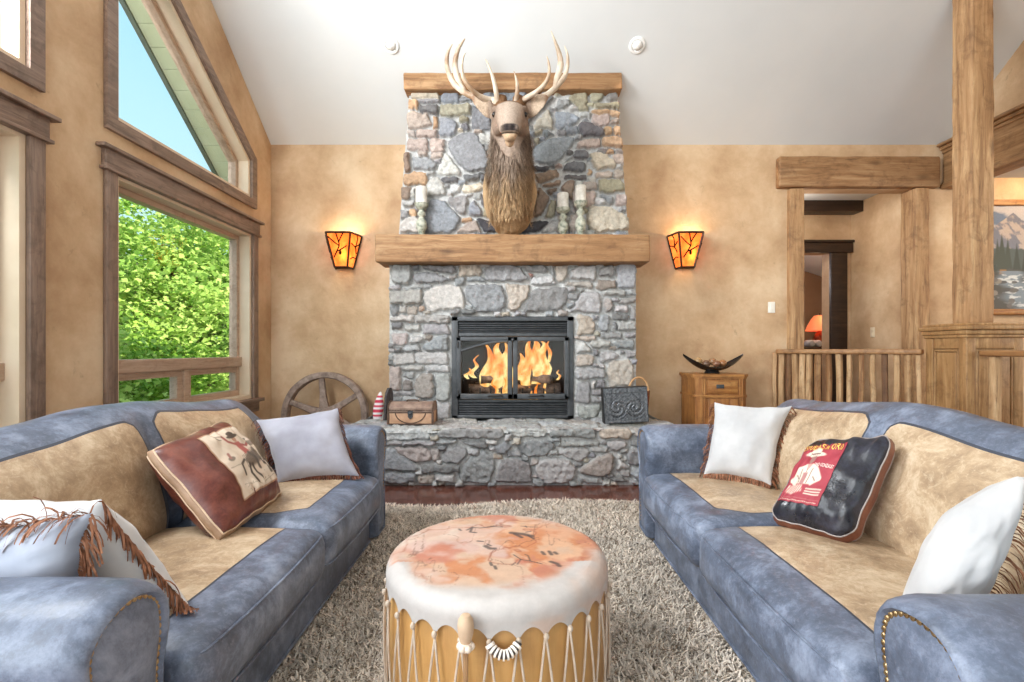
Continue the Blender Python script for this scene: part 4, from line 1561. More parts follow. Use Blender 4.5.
# ================================================================== rug
def rug():
    rs = np.random.RandomState(5)
    x0, x1, y0, y1 = -1.30, 1.34, 0.75, 3.33

    def edge(a, s):
        return 0.035 * np.sin(a * 2.1 + s) + 0.018 * np.sin(a * 5.3 + 2 * s)
    # backing
    nx, ny = 60, 60
    U, V = np.meshgrid(np.linspace(0, 1, nx), np.linspace(0, 1, ny))
    X = lerp(x0, x1, U)
    Y = lerp(y0, y1, V)
    X = X + np.where(U > 0.5, 1, -1) * edge(Y, 1.0) * np.abs(2 * U - 1) ** 3
    Y = Y + (edge(X, 0.4) + 0.03 * np.sin(X * 3.2)) * V ** 3
    Z = 0.012 + 0.004 * fbm(X * 8, Y * 8, 2)
    vid = np.arange(nx * ny).reshape(ny, nx)
    q = np.stack([vid[:-1, :-1], vid[:-1, 1:], vid[1:, 1:], vid[1:, :-1]], -1).reshape(-1, 4)
    Vb = np.stack([X.ravel(), Y.ravel(), Z.ravel()], 1)
    me = npmesh('shag_rug', Vb, q)
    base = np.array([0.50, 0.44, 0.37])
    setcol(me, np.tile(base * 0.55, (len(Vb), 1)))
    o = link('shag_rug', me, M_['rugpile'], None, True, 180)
    tag(o, 'beige and grey shag rug on the dark wood floor between the sofas', 'rug')
    # the pile
    n = 150000
    u = rs.rand(n)
    v = rs.rand(n)
    bx = lerp(x0, x1, u)
    by = lerp(y0, y1, v)
    bx = bx + np.where(u > 0.5, 1, -1) * edge(by, 1.0) * np.abs(2 * u - 1) ** 3
    by = by + (edge(bx, 0.4) + 0.03 * np.sin(bx * 3.2)) * v ** 3
    cl = fbm(bx * 14, by * 14, 8, 3)
    ang = rs.rand(n) * 2 * PI + (cl - 0.5) * 9
    Lh = 0.018 + 0.014 * rs.rand(n)
    lean = 0.012 + 0.022 * rs.rand(n)
    w = 0.0016 + 0.0018 * rs.rand(n)
    dx, dy = np.cos(ang), np.sin(ang)
    px, py = -dy, dx
    z0 = np.full(n, 0.010)
    a = np.stack([bx - px * w, by - py * w, z0], 1)
    b = np.stack([bx + px * w, by + py * w, z0], 1)
    m1 = np.stack([bx + dx * lean * 0.4 + px * w, by + dy * lean * 0.4 + py * w, z0 + Lh * 0.7], 1)
    m2 = np.stack([bx + dx * lean * 0.4 - px * w, by + dy * lean * 0.4 - py * w, z0 + Lh * 0.7], 1)
    t1 = np.stack([bx + dx * lean * 1.2 + px * w * 0.5, by + dy * lean * 1.2 + py * w * 0.5, z0 + Lh], 1)
    t2 = np.stack([bx + dx * lean * 1.2 - px * w * 0.5, by + dy * lean * 1.2 - py * w * 0.5, z0 + Lh], 1)
    Vp = np.stack([a, b, m1, m2, t1, t2], 1).reshape(-1, 3)
    i0 = np.arange(n) * 6
    q = np.concatenate([np.stack([i0, i0 + 1, i0 + 2, i0 + 3], 1), np.stack([i0 + 3, i0 + 2, i0 + 4, i0 + 5], 1)])
    me = npmesh('pile', Vp, q)
    tone = (0.72 + 0.5 * rs.rand(n)) * (0.72 + 0.5 * cl)
    c = np.array([s2l(230), s2l(217), s2l(202)])[None, :] * tone[:, None]
    dark = rs.rand(n) < 0.14
    c[dark] = np.array([s2l(150), s2l(134), s2l(116)])
    setcol(me, np.repeat(c, 6, axis=0))
    link('pile', me, M_['rugpile'], o, True, 180, kind='stuff')


rug()


# ================================================================== sofas
def back_top(y):
    """The camel line of the sofa back."""
    c = 0.815 + 0.06 * math.exp(-((y - 1.84) / 0.42) ** 2)
    e = max(0.0, (abs(y - 1.85) - 0.72) / 0.26)
    return c - 0.16 * min(1.3, e) ** 2.2


def sofa(sx, label):
    root = thing('leather_sofa', label, 'sofa', (sx * 1.2, 1.85, 0), 'patchwork leather sofas')
    W = lambda x, y, z: Vector((sx * x, y, z))
    MX = Matrix.Diagonal(Vector((sx, 1, 1)))
    nyc = 0.95 if sx < 0 else 0.895        # middle of the near arm
    nk = 0.90 if sx < 0 else 0.88          # the near arms have sunk a little

    def rb(bm, c, size, r, n, fn=None):
        return rbox(bm, (sx * c[0], c[1], c[2]), size, r, n, MX, fn)
    # base with front rail
    bm = B()
    rb(bm, (1.20, (2.635 + nyc) / 2 + 0.04, 0.145), (0.85, 2.635 - nyc - 0.09, 0.18), 0.02, (4, 8, 2), lambda p: p + Vector((-0.004 * math.sin(p.y * 30) * 0.3, 0, 0)))
    rb(bm, (0.780, (2.62 + nyc + 0.11) / 2, 0.13), (0.02, 2.62 - nyc - 0.11, 0.17), 0.009, (1, 6, 3))
    tube(bm, [W(0.770, nyc + 0.115, 0.218), W(0.770, 2.62, 0.218)], 0.006, 8)
    tube(bm, [W(0.770, nyc + 0.115, 0.045), W(0.770, 2.62, 0.045)], 0.006, 8)
    fin('base', bm, M_['leather_plain'], root)
    # seat cushions
    for (y0, y1, far) in ((nyc + 0.12, 1.845, False), (1.855, 2.625, True)):
        bm = B()
        cx, cy, cz = 1.02, (y0 + y1) / 2, 0.315
        sd = 3.0 + far + sx

        def fn(p):
            u, v = p.x / 0.31, p.y / ((y1 - y0) / 2)
            k = max(0, 1 - u * u) * max(0, 1 - v ** 4)
            q = p.copy()
            if p.z > 0:
                q.z += 0.030 * k ** 0.7 * (p.z / 0.095)
            q.x -= 0.012 * max(0, 1 - v ** 4) * max(0, -u) * (1 - (p.z / 0.095) ** 2)
            q += noise.noise_vector(Vector((p.x * 5 + sd, p.y * 5, p.z * 5))) * 0.006
            q += noise.noise_vector(Vector((p.x * 14 + sd, p.y * 14, p.z * 9))) * 0.0022
            return q
        rb(bm, (cx, cy, cz), (0.64, y1 - y0, 0.19), 0.055, (22, 24, 3), fn)
        # welt along the front edges
        o = fin('seat_cushion', bm, M_['leather'], root, ang=180)
        me = o.data
        co = np.empty(len(me.vertices) * 3, dtype=np.float32)
        me.vertices.foreach_get('co', co)
        co = co.reshape(-1, 3) + np.array(ORG[root.name])
        xx, yy, zz = np.abs(co[:, 0]), co[:, 1], co[:, 2]
        d = np.minimum(xx - 0.835, zz - 0.335)
        if far:
            d = np.minimum(d, (yy - (y0 + 0.07)) * 1.0)
            d = np.minimum(d, ((yy - (y0 + 0.07)) - (0.95 - xx) * 0.55) * 0.8)
        else:
            d = np.minimum(d, (y1 - 0.035) - yy)
        setval(me, d)
        bm = B()
        for zz_ in (0.385, 0.245):
            tube(bm, catmull([W(0.99, y0 + 0.012, zz_), W(0.80, y0 + 0.012, zz_), W(0.725, y0 + 0.028, zz_), W(0.703, y0 + 0.10, zz_),
                              W(0.694, cy, zz_), W(0.703, y1 - 0.10, zz_), W(0.725, y1 - 0.028, zz_), W(0.80, y1 - 0.012, zz_), W(0.99, y1 - 0.012, zz_)], 5), 0.004, 6)
        fin('welt', bm, M_['leather_plain'], o)
    # camel back
    ys = list(np.linspace(0.90, 2.80, 77))
    rows, mask = [], []
    for y in ys:
        zt = back_top(y)
        b = 0.0
        for yc in (1.475, 2.225):
            t_ = abs(y - yc) / 0.385
            if t_ < 1:
                b = (1 - t_ ** 3.0) ** 0.6
        sec = [(1.345, 0.22), (1.335 - 0.055 * b, 0.36), (1.325 - 0.07 * b, 0.46), (1.345 - 0.065 * b, 0.57), (1.39 - 0.05 * b, lerp(0.57, zt, 0.5)),
               (1.440 - 0.025 * b, zt - 0.055), (1.495, zt - 0.008), (1.55, zt), (1.61, zt - 0.018), (1.645, zt - 0.08), (1.655, 0.5), (1.655, 0.08)]
        cv = catmull([Vector((p[0], 0, p[1])) for p in sec], 4)
        row = []
        for i, p in enumerate(cv):
            nn = noise.noise_vector(Vector((sx * 4 + p.x * 6, y * 6, p.z * 6))) * 0.006
            row.append((p.x + nn.x, y, p.z + nn.z))
            yc = 1.475 if y < 1.85 else 2.225
            hw = 0.375
            dm = min(hw - abs(y - yc) - 0.045, (zt - (0.055 if y < 1.85 else 0.04)) - p.z, p.z - 0.2, 1.50 - p.x)
            # the outer panel corners are cut on the curve of the pad
            q_ = math.hypot(max(0, abs(y - yc) - 0.18), max(0, p.z - (zt - 0.26)))
            dm = min(dm, 0.235 - q_ if (abs(y - yc) > 0.18 and p.z > zt - 0.26 and (y - 1.85) * (y - yc) < 0) else dm)
            mask.append(dm)
        rows.append(row)
    nr, nc = len(rows), len(rows[0])
    V = np.array(rows).reshape(-1, 3)
    V[:, 0] *= sx
    vid = np.arange(nr * nc).reshape(nr, nc)
    q = np.stack([vid[:-1, :-1], vid[:-1, 1:], vid[1:, 1:], vid[1:, :-1]], -1).reshape(-1, 4)
    me = npmesh('backrest', V, q)
    bm = B()
    bm.from_mesh(me)
    bm.verts.ensure_lookup_table()
    for r_ in (0, nr - 1):
        bm.faces.new([bm.verts[i] for i in vid[r_]])
    bmesh.ops.recalc_face_normals(bm, faces=bm.faces[:])
    bm.to_mesh(me)
    bm.free()
    setval(me, mask)
    o = link('backrest', me, M_['leather'], root, True, 70)
    # arms
    out2 = catmull([Vector((a_, 0, z_)) for a_, z_ in ((-.085, .05), (-.085, .22), (-.088, .40), (-.098, .46), (-.112, .53), (-.098, .60), (-.045, .645), (.03, .655), (.095, .63), (.135, .57), (.132, .50),
                                                          (.108, .45), (.09, .40), (.085, .22), (.085, .05))], 5)
    for (yc, osn, zk) in ((nyc, -1, nk), (2.735, 1, 1.0)):
        bm = B()
        rings = []
        cz_ = 0.36
        for (x, sc, grv) in [(1.62, 1, 0)] + [(lerp(1.58, 0.83, k / 10), 1, 0) for k in range(11)] + [(0.80, 0.995, 1), (0.775, 0.975, 1), (0.752, 0.92, 1), (0.738, 0.84, .8), (0.735, 0.77, .4), (0.742, 0.72, 0), (0.748, 0.70, 0), (0.742, 0.64, 0), (0.738, 0.5, 0), (0.735, 0.3, 0), (0.734, 0.05, 0)]:
            ring = []
            for i, p in enumerate(out2):
                a_, z_ = p.x, p.z
                th = i * 1.05
                w_ = 1 + (0.012 * math.sin(th * 2.3) * grv if z_ > 0.40 else 0)
                # shrink about a spine up the middle of the panel
                sz = min(max(z_, 0.10), 0.545)
                sa = 0.0 + 0.012 * sstep(0.40, 0.56, z_)
                q = Vector((sa + (a_ - sa) * sc * w_, 0, sz + (z_ - sz) * sc * w_))
                if sc < 0.68:
                    q.z = 0.33 + (q.z - 0.33) * (0.55 + 0.45 * sc / 0.68)
                nn = noise.noise_vector(Vector((x * 5 + yc, a_ * 7, z_ * 7 + sx))) * 0.006
                bulge = 1 + 0.03 * math.sin((x - 0.8) * 4)
                ring.append(bm.verts.new(W(x + nn.x, yc + osn * q.x * bulge + nn.y, (q.z if q.z < 0.30 else 0.30 + (q.z - 0.30) * zk) + nn.z)))
            rings.append(ring)
        for a_, b_ in zip(rings[:-1], rings[1:]):
            ring_faces(bm, a_, b_)
        bm.faces.new(rings[0][::-1])
        bm.faces.new(rings[-1])
        arm = fin('arm', bm, M_['leather_plain'], root, ang=70)
        bm = B()
        dense = []
        for a2, b2 in zip(out2[:-1], out2[1:]):
            dense += [a2.lerp(b2, k / 6) for k in range(6)]
        acc, last = 0, None
        for p in dense:
            if p.z < 0.09:
                last = p
                continue
            sz = min(max(p.z, 0.10), 0.545)
            sa = 0.012 * sstep(0.40, 0.56, p.z)
            q = Vector((sa + (p.x - sa) * 0.70, 0, sz + (p.z - sz) * 0.70))
            if last is not None:
                acc += (q - last).length
            last = q
            if acc > 0.0145:
                acc = 0
                ball(bm, W(0.745, yc + osn * q.x, q.z if q.z < 0.30 else 0.30 + (q.z - 0.30) * zk), 0.0072, 5, (0.6, 1, 1))
        fin('nail_trim', bm, M_['brass'], arm)
    for (x, y) in ((0.83, 0.90), (0.83, 2.80), (1.58, 0.90), (1.58, 2.80)):
        bm = B()
        lathe(bm, [(0.022, 0.012), (0.034, 0.016), (0.038, 0.03), (0.03, 0.045), (0.036, 0.062)], (sx * x, y, 0.0 if abs(x) > 1.4 else 0.008), 16)
        fin('foot', bm, M_['dark_wood'], root)
    return root


sofa(-1, 'blue-grey and tan leather sofa below the big window')
sofa(1, 'blue-grey and tan leather sofa in front of the stair railings')


# ================================================================== cushions
def strands(bm_list, base_pts, outs, L, rs, w=0.004, drop=0.7, seg=4):
    """Suede fringe: strips that leave the seam outwards and hang down."""
    V, Q = [], []
    for p, o in zip(base_pts, outs):
        p = np.array(p)
        o = np.array(o)
        l = L * (0.8 + 0.4 * rs.rand())
        side = np.cross(o, [0, 0, 1.0])
        sn = np.linalg.norm(side)
        side = side / sn if sn > 1e-3 else np.array([1.0, 0, 0])
        side = side * 0.8 + rs.randn(3) * 0.35
        side = side / np.linalg.norm(side)
        jit = rs.randn(3) * 0.18
        d = o + jit
        pos = p.copy()
        i0 = len(V)
        for k in range(seg + 1):
            ww = w * (1 - 0.25 * k / seg)
            V.append(pos - side * ww)
            V.append(pos + side * ww)
            d = d * (1 - drop * 0.55) + np.array([0, 0, -1.0]) * drop * 0.55 + rs.randn(3) * 0.06
            d = d / np.linalg.norm(d)
            pos = pos + d * l / seg
            if k:
                b = i0 + 2 * k
                Q.append((b - 2, b - 1, b + 1, b))
    return V, Q


def pillow(name, label, BL, BR, TL, T, mat, TR=None, gusset=0.0, bow=0.10, res=30, fringe=None, piping=None, side_mat=None, back_mat=None,
           paint=None, grp=None, seed=1, floor=None, crush=0.0, corner=0.0, wav=0.03, fr_edges='lrtb', frL=0.06, relief=None):
    BL, BR, TL = Vector(BL), Vector(BR), Vector(TL)
    TR = Vector(TR) if TR else BR + TL - BL
    nrm = (BR - BL).cross(TL - BL).normalized()
    cen = (BL + BR + TL + TR) / 4
    root = thing(name, label, 'cushion', (cen.x, cen.y, min(BL.z, BR.z)), grp)

    def S(u, v, side):
        """u, v in -1..1 over the face; side +1 front, -1 back."""
        # edges drawn inwards between the corners
        k = 1 - bow * (1 - v * v) * abs(u) ** 3
        m = 1 - bow * (1 - u * u) * abs(v) ** 3
        rc = max(0.0, (abs(u) + abs(v)) - 1.72) / 0.28 * corner
        uu, vv = u * (k - rc), v * (m - rc)
        if wav:
            eu, ev = abs(u) ** 4, abs(v) ** 4
            uu += wav * ev * noise.noise(Vector((u * 3.1, v * 2, seed * 1.7))) + wav * eu * noise.noise(Vector((u, v * 3.1, seed * 2.3)))
            vv += wav * eu * noise.noise(Vector((v * 3.1, u * 2, seed * 3.7))) + wav * ev * noise.noise(Vector((v, u * 3.1, seed * 4.3)))
        a, b = (uu + 1) / 2, (vv + 1) / 2
        p = BL * (1 - a) * (1 - b) + BR * a * (1 - b) + TR * a * b + TL * (1 - a) * b
        prof = (max(0, 1 - abs(u) ** 2.2) * max(0, 1 - abs(v) ** 2.2)) ** 0.52
        h = gusset / 2 + (T - gusset) / 2 * prof
        wr = noise.noise(Vector((u * 2.1 + seed, v * 2.1, side * 2.0))) * 0.012 + noise.noise(Vector((u * 5 + seed, v * 5, side))) * 0.004
        rad = max(abs(u), abs(v))
        wr += crush * 0.010 * noise.noise(Vector((u * 9 + seed, v * 2.5, side * 3.0))) * sstep(0.4, 0.85, rad) * prof ** 0.3
        p = p + nrm * side * (h + wr * min(1, prof * 1.6))
        if floor is not None and p.z < floor:
            p.z = floor + (p.z - floor) * 0.12
        return p
    lin = [math.sin(t * PI / 2) * 0.35 + t * 0.65 for t in np.linspace(-1, 1, res + 1)]
    for side, mt, nm in ((1, mat, 'front_panel'), (-1, back_mat or mat, 'back_panel')):
        V = [S(u, v, side) for v in lin for u in lin]
        vid = np.arange((res + 1) ** 2).reshape(res + 1, res + 1)
        q = np.stack([vid[:-1, :-1], vid[:-1, 1:], vid[1:, 1:], vid[1:, :-1]], -1).reshape(-1, 4)
        if side < 0:
            q = q[:, ::-1]
        me = npmesh(nm, np.array([tuple(p) for p in V]), q)
        link(nm, me, mt, root, True, 180)
    # the seam loop
    per = [(t, -1) for t in lin] + [(1, t) for t in lin[1:]] + [(t, 1) for t in lin[::-1][1:]] + [(-1, t) for t in lin[::-1][1:-1]]
    if gusset:
        bm = B()
        ra = [bm.verts.new(S(u, v, 1)) for u, v in per]
        mid = []
        for u, v in per:
            a, b = S(u, v, 1), S(u, v, -1)
            p = (a + b) / 2
            out = (p - cen)
            out -= nrm * out.dot(nrm)
            p = p + out.normalized() * 0.012
            if floor is not None:
                p.z = max(p.z, floor)
            mid.append(bm.verts.new(p))
        rb_ = [bm.verts.new(S(u, v, -1)) for u, v in per]
        ring_faces(bm, ra, mid)
        ring_faces(bm, mid, rb_)
        fin('side_band', bm, side_mat or mat, root, ang=180)
    if piping:
        for sd in ((1, -1) if gusset else (1,)):
            bm = B()
            pts = [S(u, v, sd) for u, v in per]
            n = len(pts)
            rings = []
            for i, p in enumerate(pts):
                t_ = (pts[(i + 1) % n] - pts[i - 1]).normalized()
                u_ = nrm
                v_ = t_.cross(u_).normalized()
                rings.append([bm.verts.new(p + (u_ * math.cos(2 * PI * k / 6) + v_ * math.sin(2 * PI * k / 6)) * 0.0032) for k in range(6)])
            for i in range(n):
                ring_faces(bm, rings[i], rings[(i + 1) % n])
            fin('piping', bm, piping, root, ang=180)
    if fringe:
        rs = np.random.RandomState(seed)
        base, outs = [], []
        ex, ey = (BR - BL).normalized(), (TL - BL).normalized()
        for e, (f0, f1, o) in {'b': ((-1, -1), (1, -1), -ey), 'r': ((1, -1), (1, 1), ex), 't': ((-1, 1), (1, 1), ey), 'l': ((-1, -1), (-1, 1), -ex)}.items():
            if e not in fr_edges:
                continue
            L_ = ((BR - BL) if e in 'bt' else (TL - BL)).length
            m = int(L_ / 0.0030)
            for k in range(m):
                f = (k + rs.rand()) / m
                p = S(lerp(f0[0], f1[0], f), lerp(f0[1], f1[1], f), 1)
                base.append(tuple(p))
                outs.append(tuple(o * 0.9 + nrm * (0.25 + 0.5 * rs.rand() - 0.2)))
        V, Q = strands(None, base, outs, frL, rs, 0.0026)
        V = np.array(V)
        if floor is not None:
            V[:, 2] = np.maximum(V[:, 2], floor + 0.004 + 0.006 * rs.rand(len(V)))
        me = npmesh('fringe', V, np.array(Q))
        link('fringe', me, fringe, root, True, 180, kind='stuff')
    return root, S, nrm


SEAT = 0.425
pillow('fringed_cushion', 'lilac-grey suede cushion with dark brown fringe beside the oxblood leather cushion',
       (-1.13, 2.33, 0.44), (-0.77, 2.44, 0.445), (-1.315, 2.49, 0.72), 0.15, M_['suede_grey'], TR=(-0.925, 2.57, 0.772), fringe=M_['fringe_dark'], floor=SEAT, seed=3, frL=0.035, fr_edges='lrb')
pillow('fringed_cushion', 'white suede cushion with tan fringe beside the black leather poster cushion',
       (0.965, 2.44, 0.455), (1.215, 2.27, 0.445), (1.085, 2.60, 0.80), 0.15, M_['suede'], TR=(1.385, 2.40, 0.80), fringe=M_['fringe'], floor=SEAT, seed=5, frL=0.045, fr_edges='lrb')
pillow('fringed_cushion', 'pale bluish suede cushion with a hanging fringe behind the near arm by the window',
       (-1.38, 1.09, 0.46), (-0.97, 1.10, 0.45), (-1.42, 1.08, 0.66), 0.14, M_['suede_blue'], TR=(-0.955, 1.10, 0.71), fringe=M_['fringe'], floor=SEAT, seed=7, frL=0.075, fr_edges='tr')
pillow('fringed_cushion', 'white suede cushion whose fringed corner lies on the seat beside the bluish cushion',
       (-1.22, 1.27, 0.44), (-0.80, 1.21, 0.435), (-1.40, 1.24, 0.70), 0.15, M_['suede'], TR=(-1.00, 1.18, 0.715), fringe=M_['fringe'], floor=SEAT, seed=9, frL=0.055, fr_edges='rb')
pillow('fringed_cushion', 'rounded white suede cushion with tan tassels behind the near arm by the railings',
       (0.955, 1.20, 0.43), (1.10, 1.14, 0.47), (1.04, 1.17, 0.68), 0.17, M_['suede'], TR=(1.215, 1.135, 0.80), fringe=M_['fringe'], floor=SEAT, seed=11, frL=0.07, fr_edges='r', bow=-0.03, corner=0.08)

# oxblood cushion with a printed rider
root, S, nr = pillow('leather_cushion', 'oxblood leather cushion with a printed cowboy riding a horse', (-0.985, 1.635, 0.435), (-1.01, 2.12, 0.44), (-1.285, 1.70, 0.72), 0.20,
                     M_['brown_leather'], TR=(-1.305, 2.17, 0.755), gusset=0.03, side_mat=plain('tan_gusset_leather', rgb(150, 118, 92), rgb(178, 146, 118), 12, 0.5), piping=plain('cream_piping', rgb(200, 176, 150)), floor=SEAT, seed=13, crush=2.2, bow=0.05, corner=0.05, wav=0.04)


def print_panel(root, S, name, a0, a1, b0, b1, painter, nres=110, lift=0.0025, label=None):
    us = np.linspace(a0, a1, nres)
    vs = np.linspace(b0, b1, nres)
    V = []
    for v in vs:
        for u in us:
            p, px, py = S(u, v, 1), S(u + 0.01, v, 1), S(u, v + 0.01, 1)
            nrm = (px - p).cross(py - p).normalized()
            V.append(tuple(p + nrm * lift))
    vid = np.arange(nres * nres).reshape(nres, nres)
    q = np.stack([vid[:-1, :-1], vid[:-1, 1:], vid[1:, 1:], vid[1:, :-1]], -1).reshape(-1, 4)
    me = npmesh(name, np.array(V), q)
    uu, vv = np.meshgrid(np.linspace(0, 1, nres), np.linspace(0, 1, nres))
    setcol(me, painter(uu.ravel(), vv.ravel()))
    return link(name, me, M_['print'], root, True, 180, label=label)


def paint_rider(u, v):
    c = rgb(214, 196, 176)
    p = Paint(u, v, c)
    ink = rgb(84, 70, 60)
    gr = rgb(128, 112, 98)
    p.mix(0.25 * fbm(u * 6, v * 6, 3), rgb(190, 166, 142))
    # horse, rearing to the right
    p.poly([(0.36, 0.42), (0.48, 0.50), (0.66, 0.52), (0.80, 0.60), (0.84, 0.52), (0.80, 0.36), (0.62, 0.32), (0.44, 0.32)], gr, 0.02)
    p.poly([(0.76, 0.50), (0.86, 0.72), (0.97, 0.66), (0.95, 0.60), (0.87, 0.60), (0.86, 0.44)], gr, 0.015)
    for pts in ([(0.42, 0.36), (0.34, 0.24), (0.38, 0.10)], [(0.48, 0.34), (0.46, 0.22), (0.52, 0.10)], [(0.74, 0.36), (0.84, 0.26), (0.80, 0.14)], [(0.80, 0.40), (0.93, 0.34), (0.92, 0.22)]):
        p.stroke(pts, 0.022, ink)
    p.stroke([(0.36, 0.44), (0.26, 0.40), (0.22, 0.26)], 0.018, ink)
    for k in range(16):
        x = 0.36 + 0.03 * k
        p.stroke([(x, 0.32 + 0.005 * k), (x + 0.03, 0.50 + 0.006 * k)], 0.006, ink, 0.7)
    p.stroke([(0.78, 0.55), (0.82, 0.70), (0.88, 0.74)], 0.02, ink)
    # rider
    p.poly([(0.46, 0.50), (0.60, 0.52), (0.58, 0.72), (0.46, 0.72)], rgb(170, 92, 84), 0.015)
    p.stroke([(0.56, 0.66), (0.68, 0.62), (0.78, 0.66)], 0.022, rgb(160, 88, 80))
    p.stroke([(0.48, 0.68), (0.36, 0.76), (0.34, 0.86)], 0.02, rgb(160, 88, 80))
    p.oval(0.53, 0.77, 0.045, 0.05, rgb(176, 132, 108))
    p.oval(0.53, 0.82, 0.13, 0.03, ink)
    p.oval(0.53, 0.86, 0.065, 0.045, ink)
    p.stroke([(0.55, 0.50), (0.62, 0.38), (0.60, 0.26)], 0.03, rgb(96, 84, 76))
    p.stroke([(0.34, 0.86), (0.24, 0.92), (0.20, 0.86), (0.28, 0.82)], 0.007, ink)
    # far rider and ground
    p.oval(0.17, 0.52, 0.06, 0.035, gr)
    p.stroke([(0.17, 0.54), (0.18, 0.60)], 0.02, rgb(160, 110, 100))
    for a, b in (((0.05, 0.42), (0.30, 0.40)), ((0.10, 0.16), (0.42, 0.06)), ((0.50, 0.06), (0.9, 0.10))):
        p.stroke([a, b], 0.006, gr, 0.6)
    for k in range(18):
        p.oval(rnd.uniform(0.1, 0.95), rnd.uniform(0.04, 0.2), 0.012, 0.008, gr, 0.6)
    e = np.minimum(np.minimum(u, 1 - u), np.minimum(v, 1 - v))
    p.mix(1 - sstep(0.012, 0.028, e), rgb(168, 128, 100))
    return p.c


print_panel(root, S, 'printed_panel', -0.42, 0.93, -0.74, 0.72, paint_rider, label='cream cloth panel printed with a rider on horseback')

# black cushion with a red poster
root, S, nr = pillow('leather_cushion', 'black leather cushion with a red western film poster print', (0.965, 1.81, 0.44), (1.13, 1.60, 0.435), (1.165, 1.88, 0.715), 0.17,
                     M_['black_leather'], TR=(1.325, 1.66, 0.775), gusset=0.06, side_mat=M_['rust_leather'], back_mat=M_['rust_leather'], piping=plain('grey_piping', rgb(150, 140, 136)), floor=SEAT, seed=17, crush=2.0, bow=0.04, corner=0.11, wav=0.045)


def paint_poster(u, v):
    p = Paint(u, v, rgb(164, 58, 70))
    p.mix(0.4 * fbm(u * 5, v * 5, 4), rgb(132, 44, 56))
    cr = rgb(226, 206, 188)
    pk = rgb(222, 148, 140)
    dk = rgb(88, 40, 44)
    # hat
    p.oval(0.42, 0.80, 0.25, 0.045, cr, rot=-0.06)
    p.oval(0.41, 0.85, 0.12, 0.07, cr)
    p.stroke([(0.30, 0.82), (0.54, 0.805)], 0.012, dk, 0.8)
    for k in range(7):
        p.stroke([(0.22 + k * 0.06, 0.775), (0.24 + k * 0.06, 0.795)], 0.006, dk, 0.6)
    # face and scarf
    p.poly([(0.34, 0.775), (0.50, 0.77), (0.49, 0.68), (0.42, 0.62), (0.35, 0.68)], rgb(150, 112, 104), 0.012)
    p.poly([(0.32, 0.63), (0.53, 0.63), (0.44, 0.52)], pk, 0.012)
    # jacket, arms, guns
    p.poly([(0.20, 0.56), (0.36, 0.63), (0.42, 0.50), (0.50, 0.63), (0.66, 0.57), (0.72, 0.40), (0.62, 0.30), (0.28, 0.30), (0.14, 0.40)], cr, 0.012)
    p.stroke([(0.22, 0.52), (0.12, 0.36), (0.26, 0.30)], 0.035, cr)
    p.stroke([(0.66, 0.52), (0.78, 0.40), (0.64, 0.32)], 0.035, cr)
    for a, b in (((0.42, 0.50), (0.42, 0.30)), ((0.30, 0.54), (0.34, 0.32)), ((0.56, 0.54), (0.52, 0.32)), ((0.22, 0.44), (0.30, 0.38)), ((0.62, 0.42), (0.70, 0.36))):
        p.stroke([a, b], 0.012, dk, 0.75)
    p.poly([(0.36, 0.48), (0.48, 0.48), (0.47, 0.30), (0.37, 0.30)], rgb(170, 120, 116), 0.01)
    p.poly([(0.10, 0.28), (0.46, 0.28), (0.50, 0.18), (0.30, 0.12), (0.08, 0.16)], cr, 0.02, 0.85)
    for k in range(8):
        p.stroke([(0.10 + 0.05 * k, 0.15), (0.13 + 0.05 * k, 0.27)], 0.01, rgb(176, 40, 58), 0.8)
    # lines of small lettering
    for k, y_ in enumerate((0.23, 0.19, 0.15)):
        for j in range(9):
            p.stroke([(0.58 + 0.04 * j, y_), (0.605 + 0.04 * j, y_)], 0.010, cr, 0.8)
    for j in range(26):
        p.stroke([(0.04 + 0.035 * j, 0.035), (0.055 + 0.035 * j, 0.035)], 0.007, cr, 0.7)
    p.stroke([(0.02, 0.07), (0.98, 0.07)], 0.003, cr, 0.5)
    return p.c


PA = (-0.90, 0.16, -0.62, 0.74)
print_panel(root, S, 'poster_print', PA[0], PA[1], PA[2], PA[3], paint_poster, label='red poster print of a man in a wide hat')


def letters(root, S, body, cx, cy, w, h, mat, name='lettering', rot=0.0, maxh=None):
    me = text_mesh(body, 1.0)
    n = len(me.vertices)
    co = np.empty(n * 3, dtype=np.float32)
    me.vertices.foreach_get('co', co)
    co = co.reshape(-1, 3)
    lo, hi = co.min(0), co.max(0)
    for i in range(n):
        fx = (co[i, 0] - lo[0]) / (hi[0] - lo[0]) - 0.5
        fy = (co[i, 1] - lo[1]) / (hi[1] - lo[1]) - 0.5
        a = PA[0] + (PA[1] - PA[0]) * (cx + fx * w)
        b = PA[2] + (PA[3] - PA[2]) * (cy + fy * h + fx * rot)
        p, px, py = S(a, b, 1), S(a + 0.01, b, 1), S(a, b + 0.01, 1)
        q = p + (px - p).cross(py - p).normalized() * 0.0048
        co[i] = (q.x, q.y, q.z)
    me.vertices.foreach_set('co', co.ravel())
    return link(name, me, mat, root, False)


gold = plain('gold_lettering', rgb(232, 190, 84), rgb(244, 206, 110), 9, 0.6)
cream = plain('cream_lettering', rgb(236, 220, 206), None, 9, 0.6)
letters(root, S, 'ESPUELAS de ORO', 0.5, 0.935, 0.94, 0.10, gold)
letters(root, S, 'TINO GONZALEZ', 0.76, 0.60, 0.42, 0.05, cream, rot=-0.02)

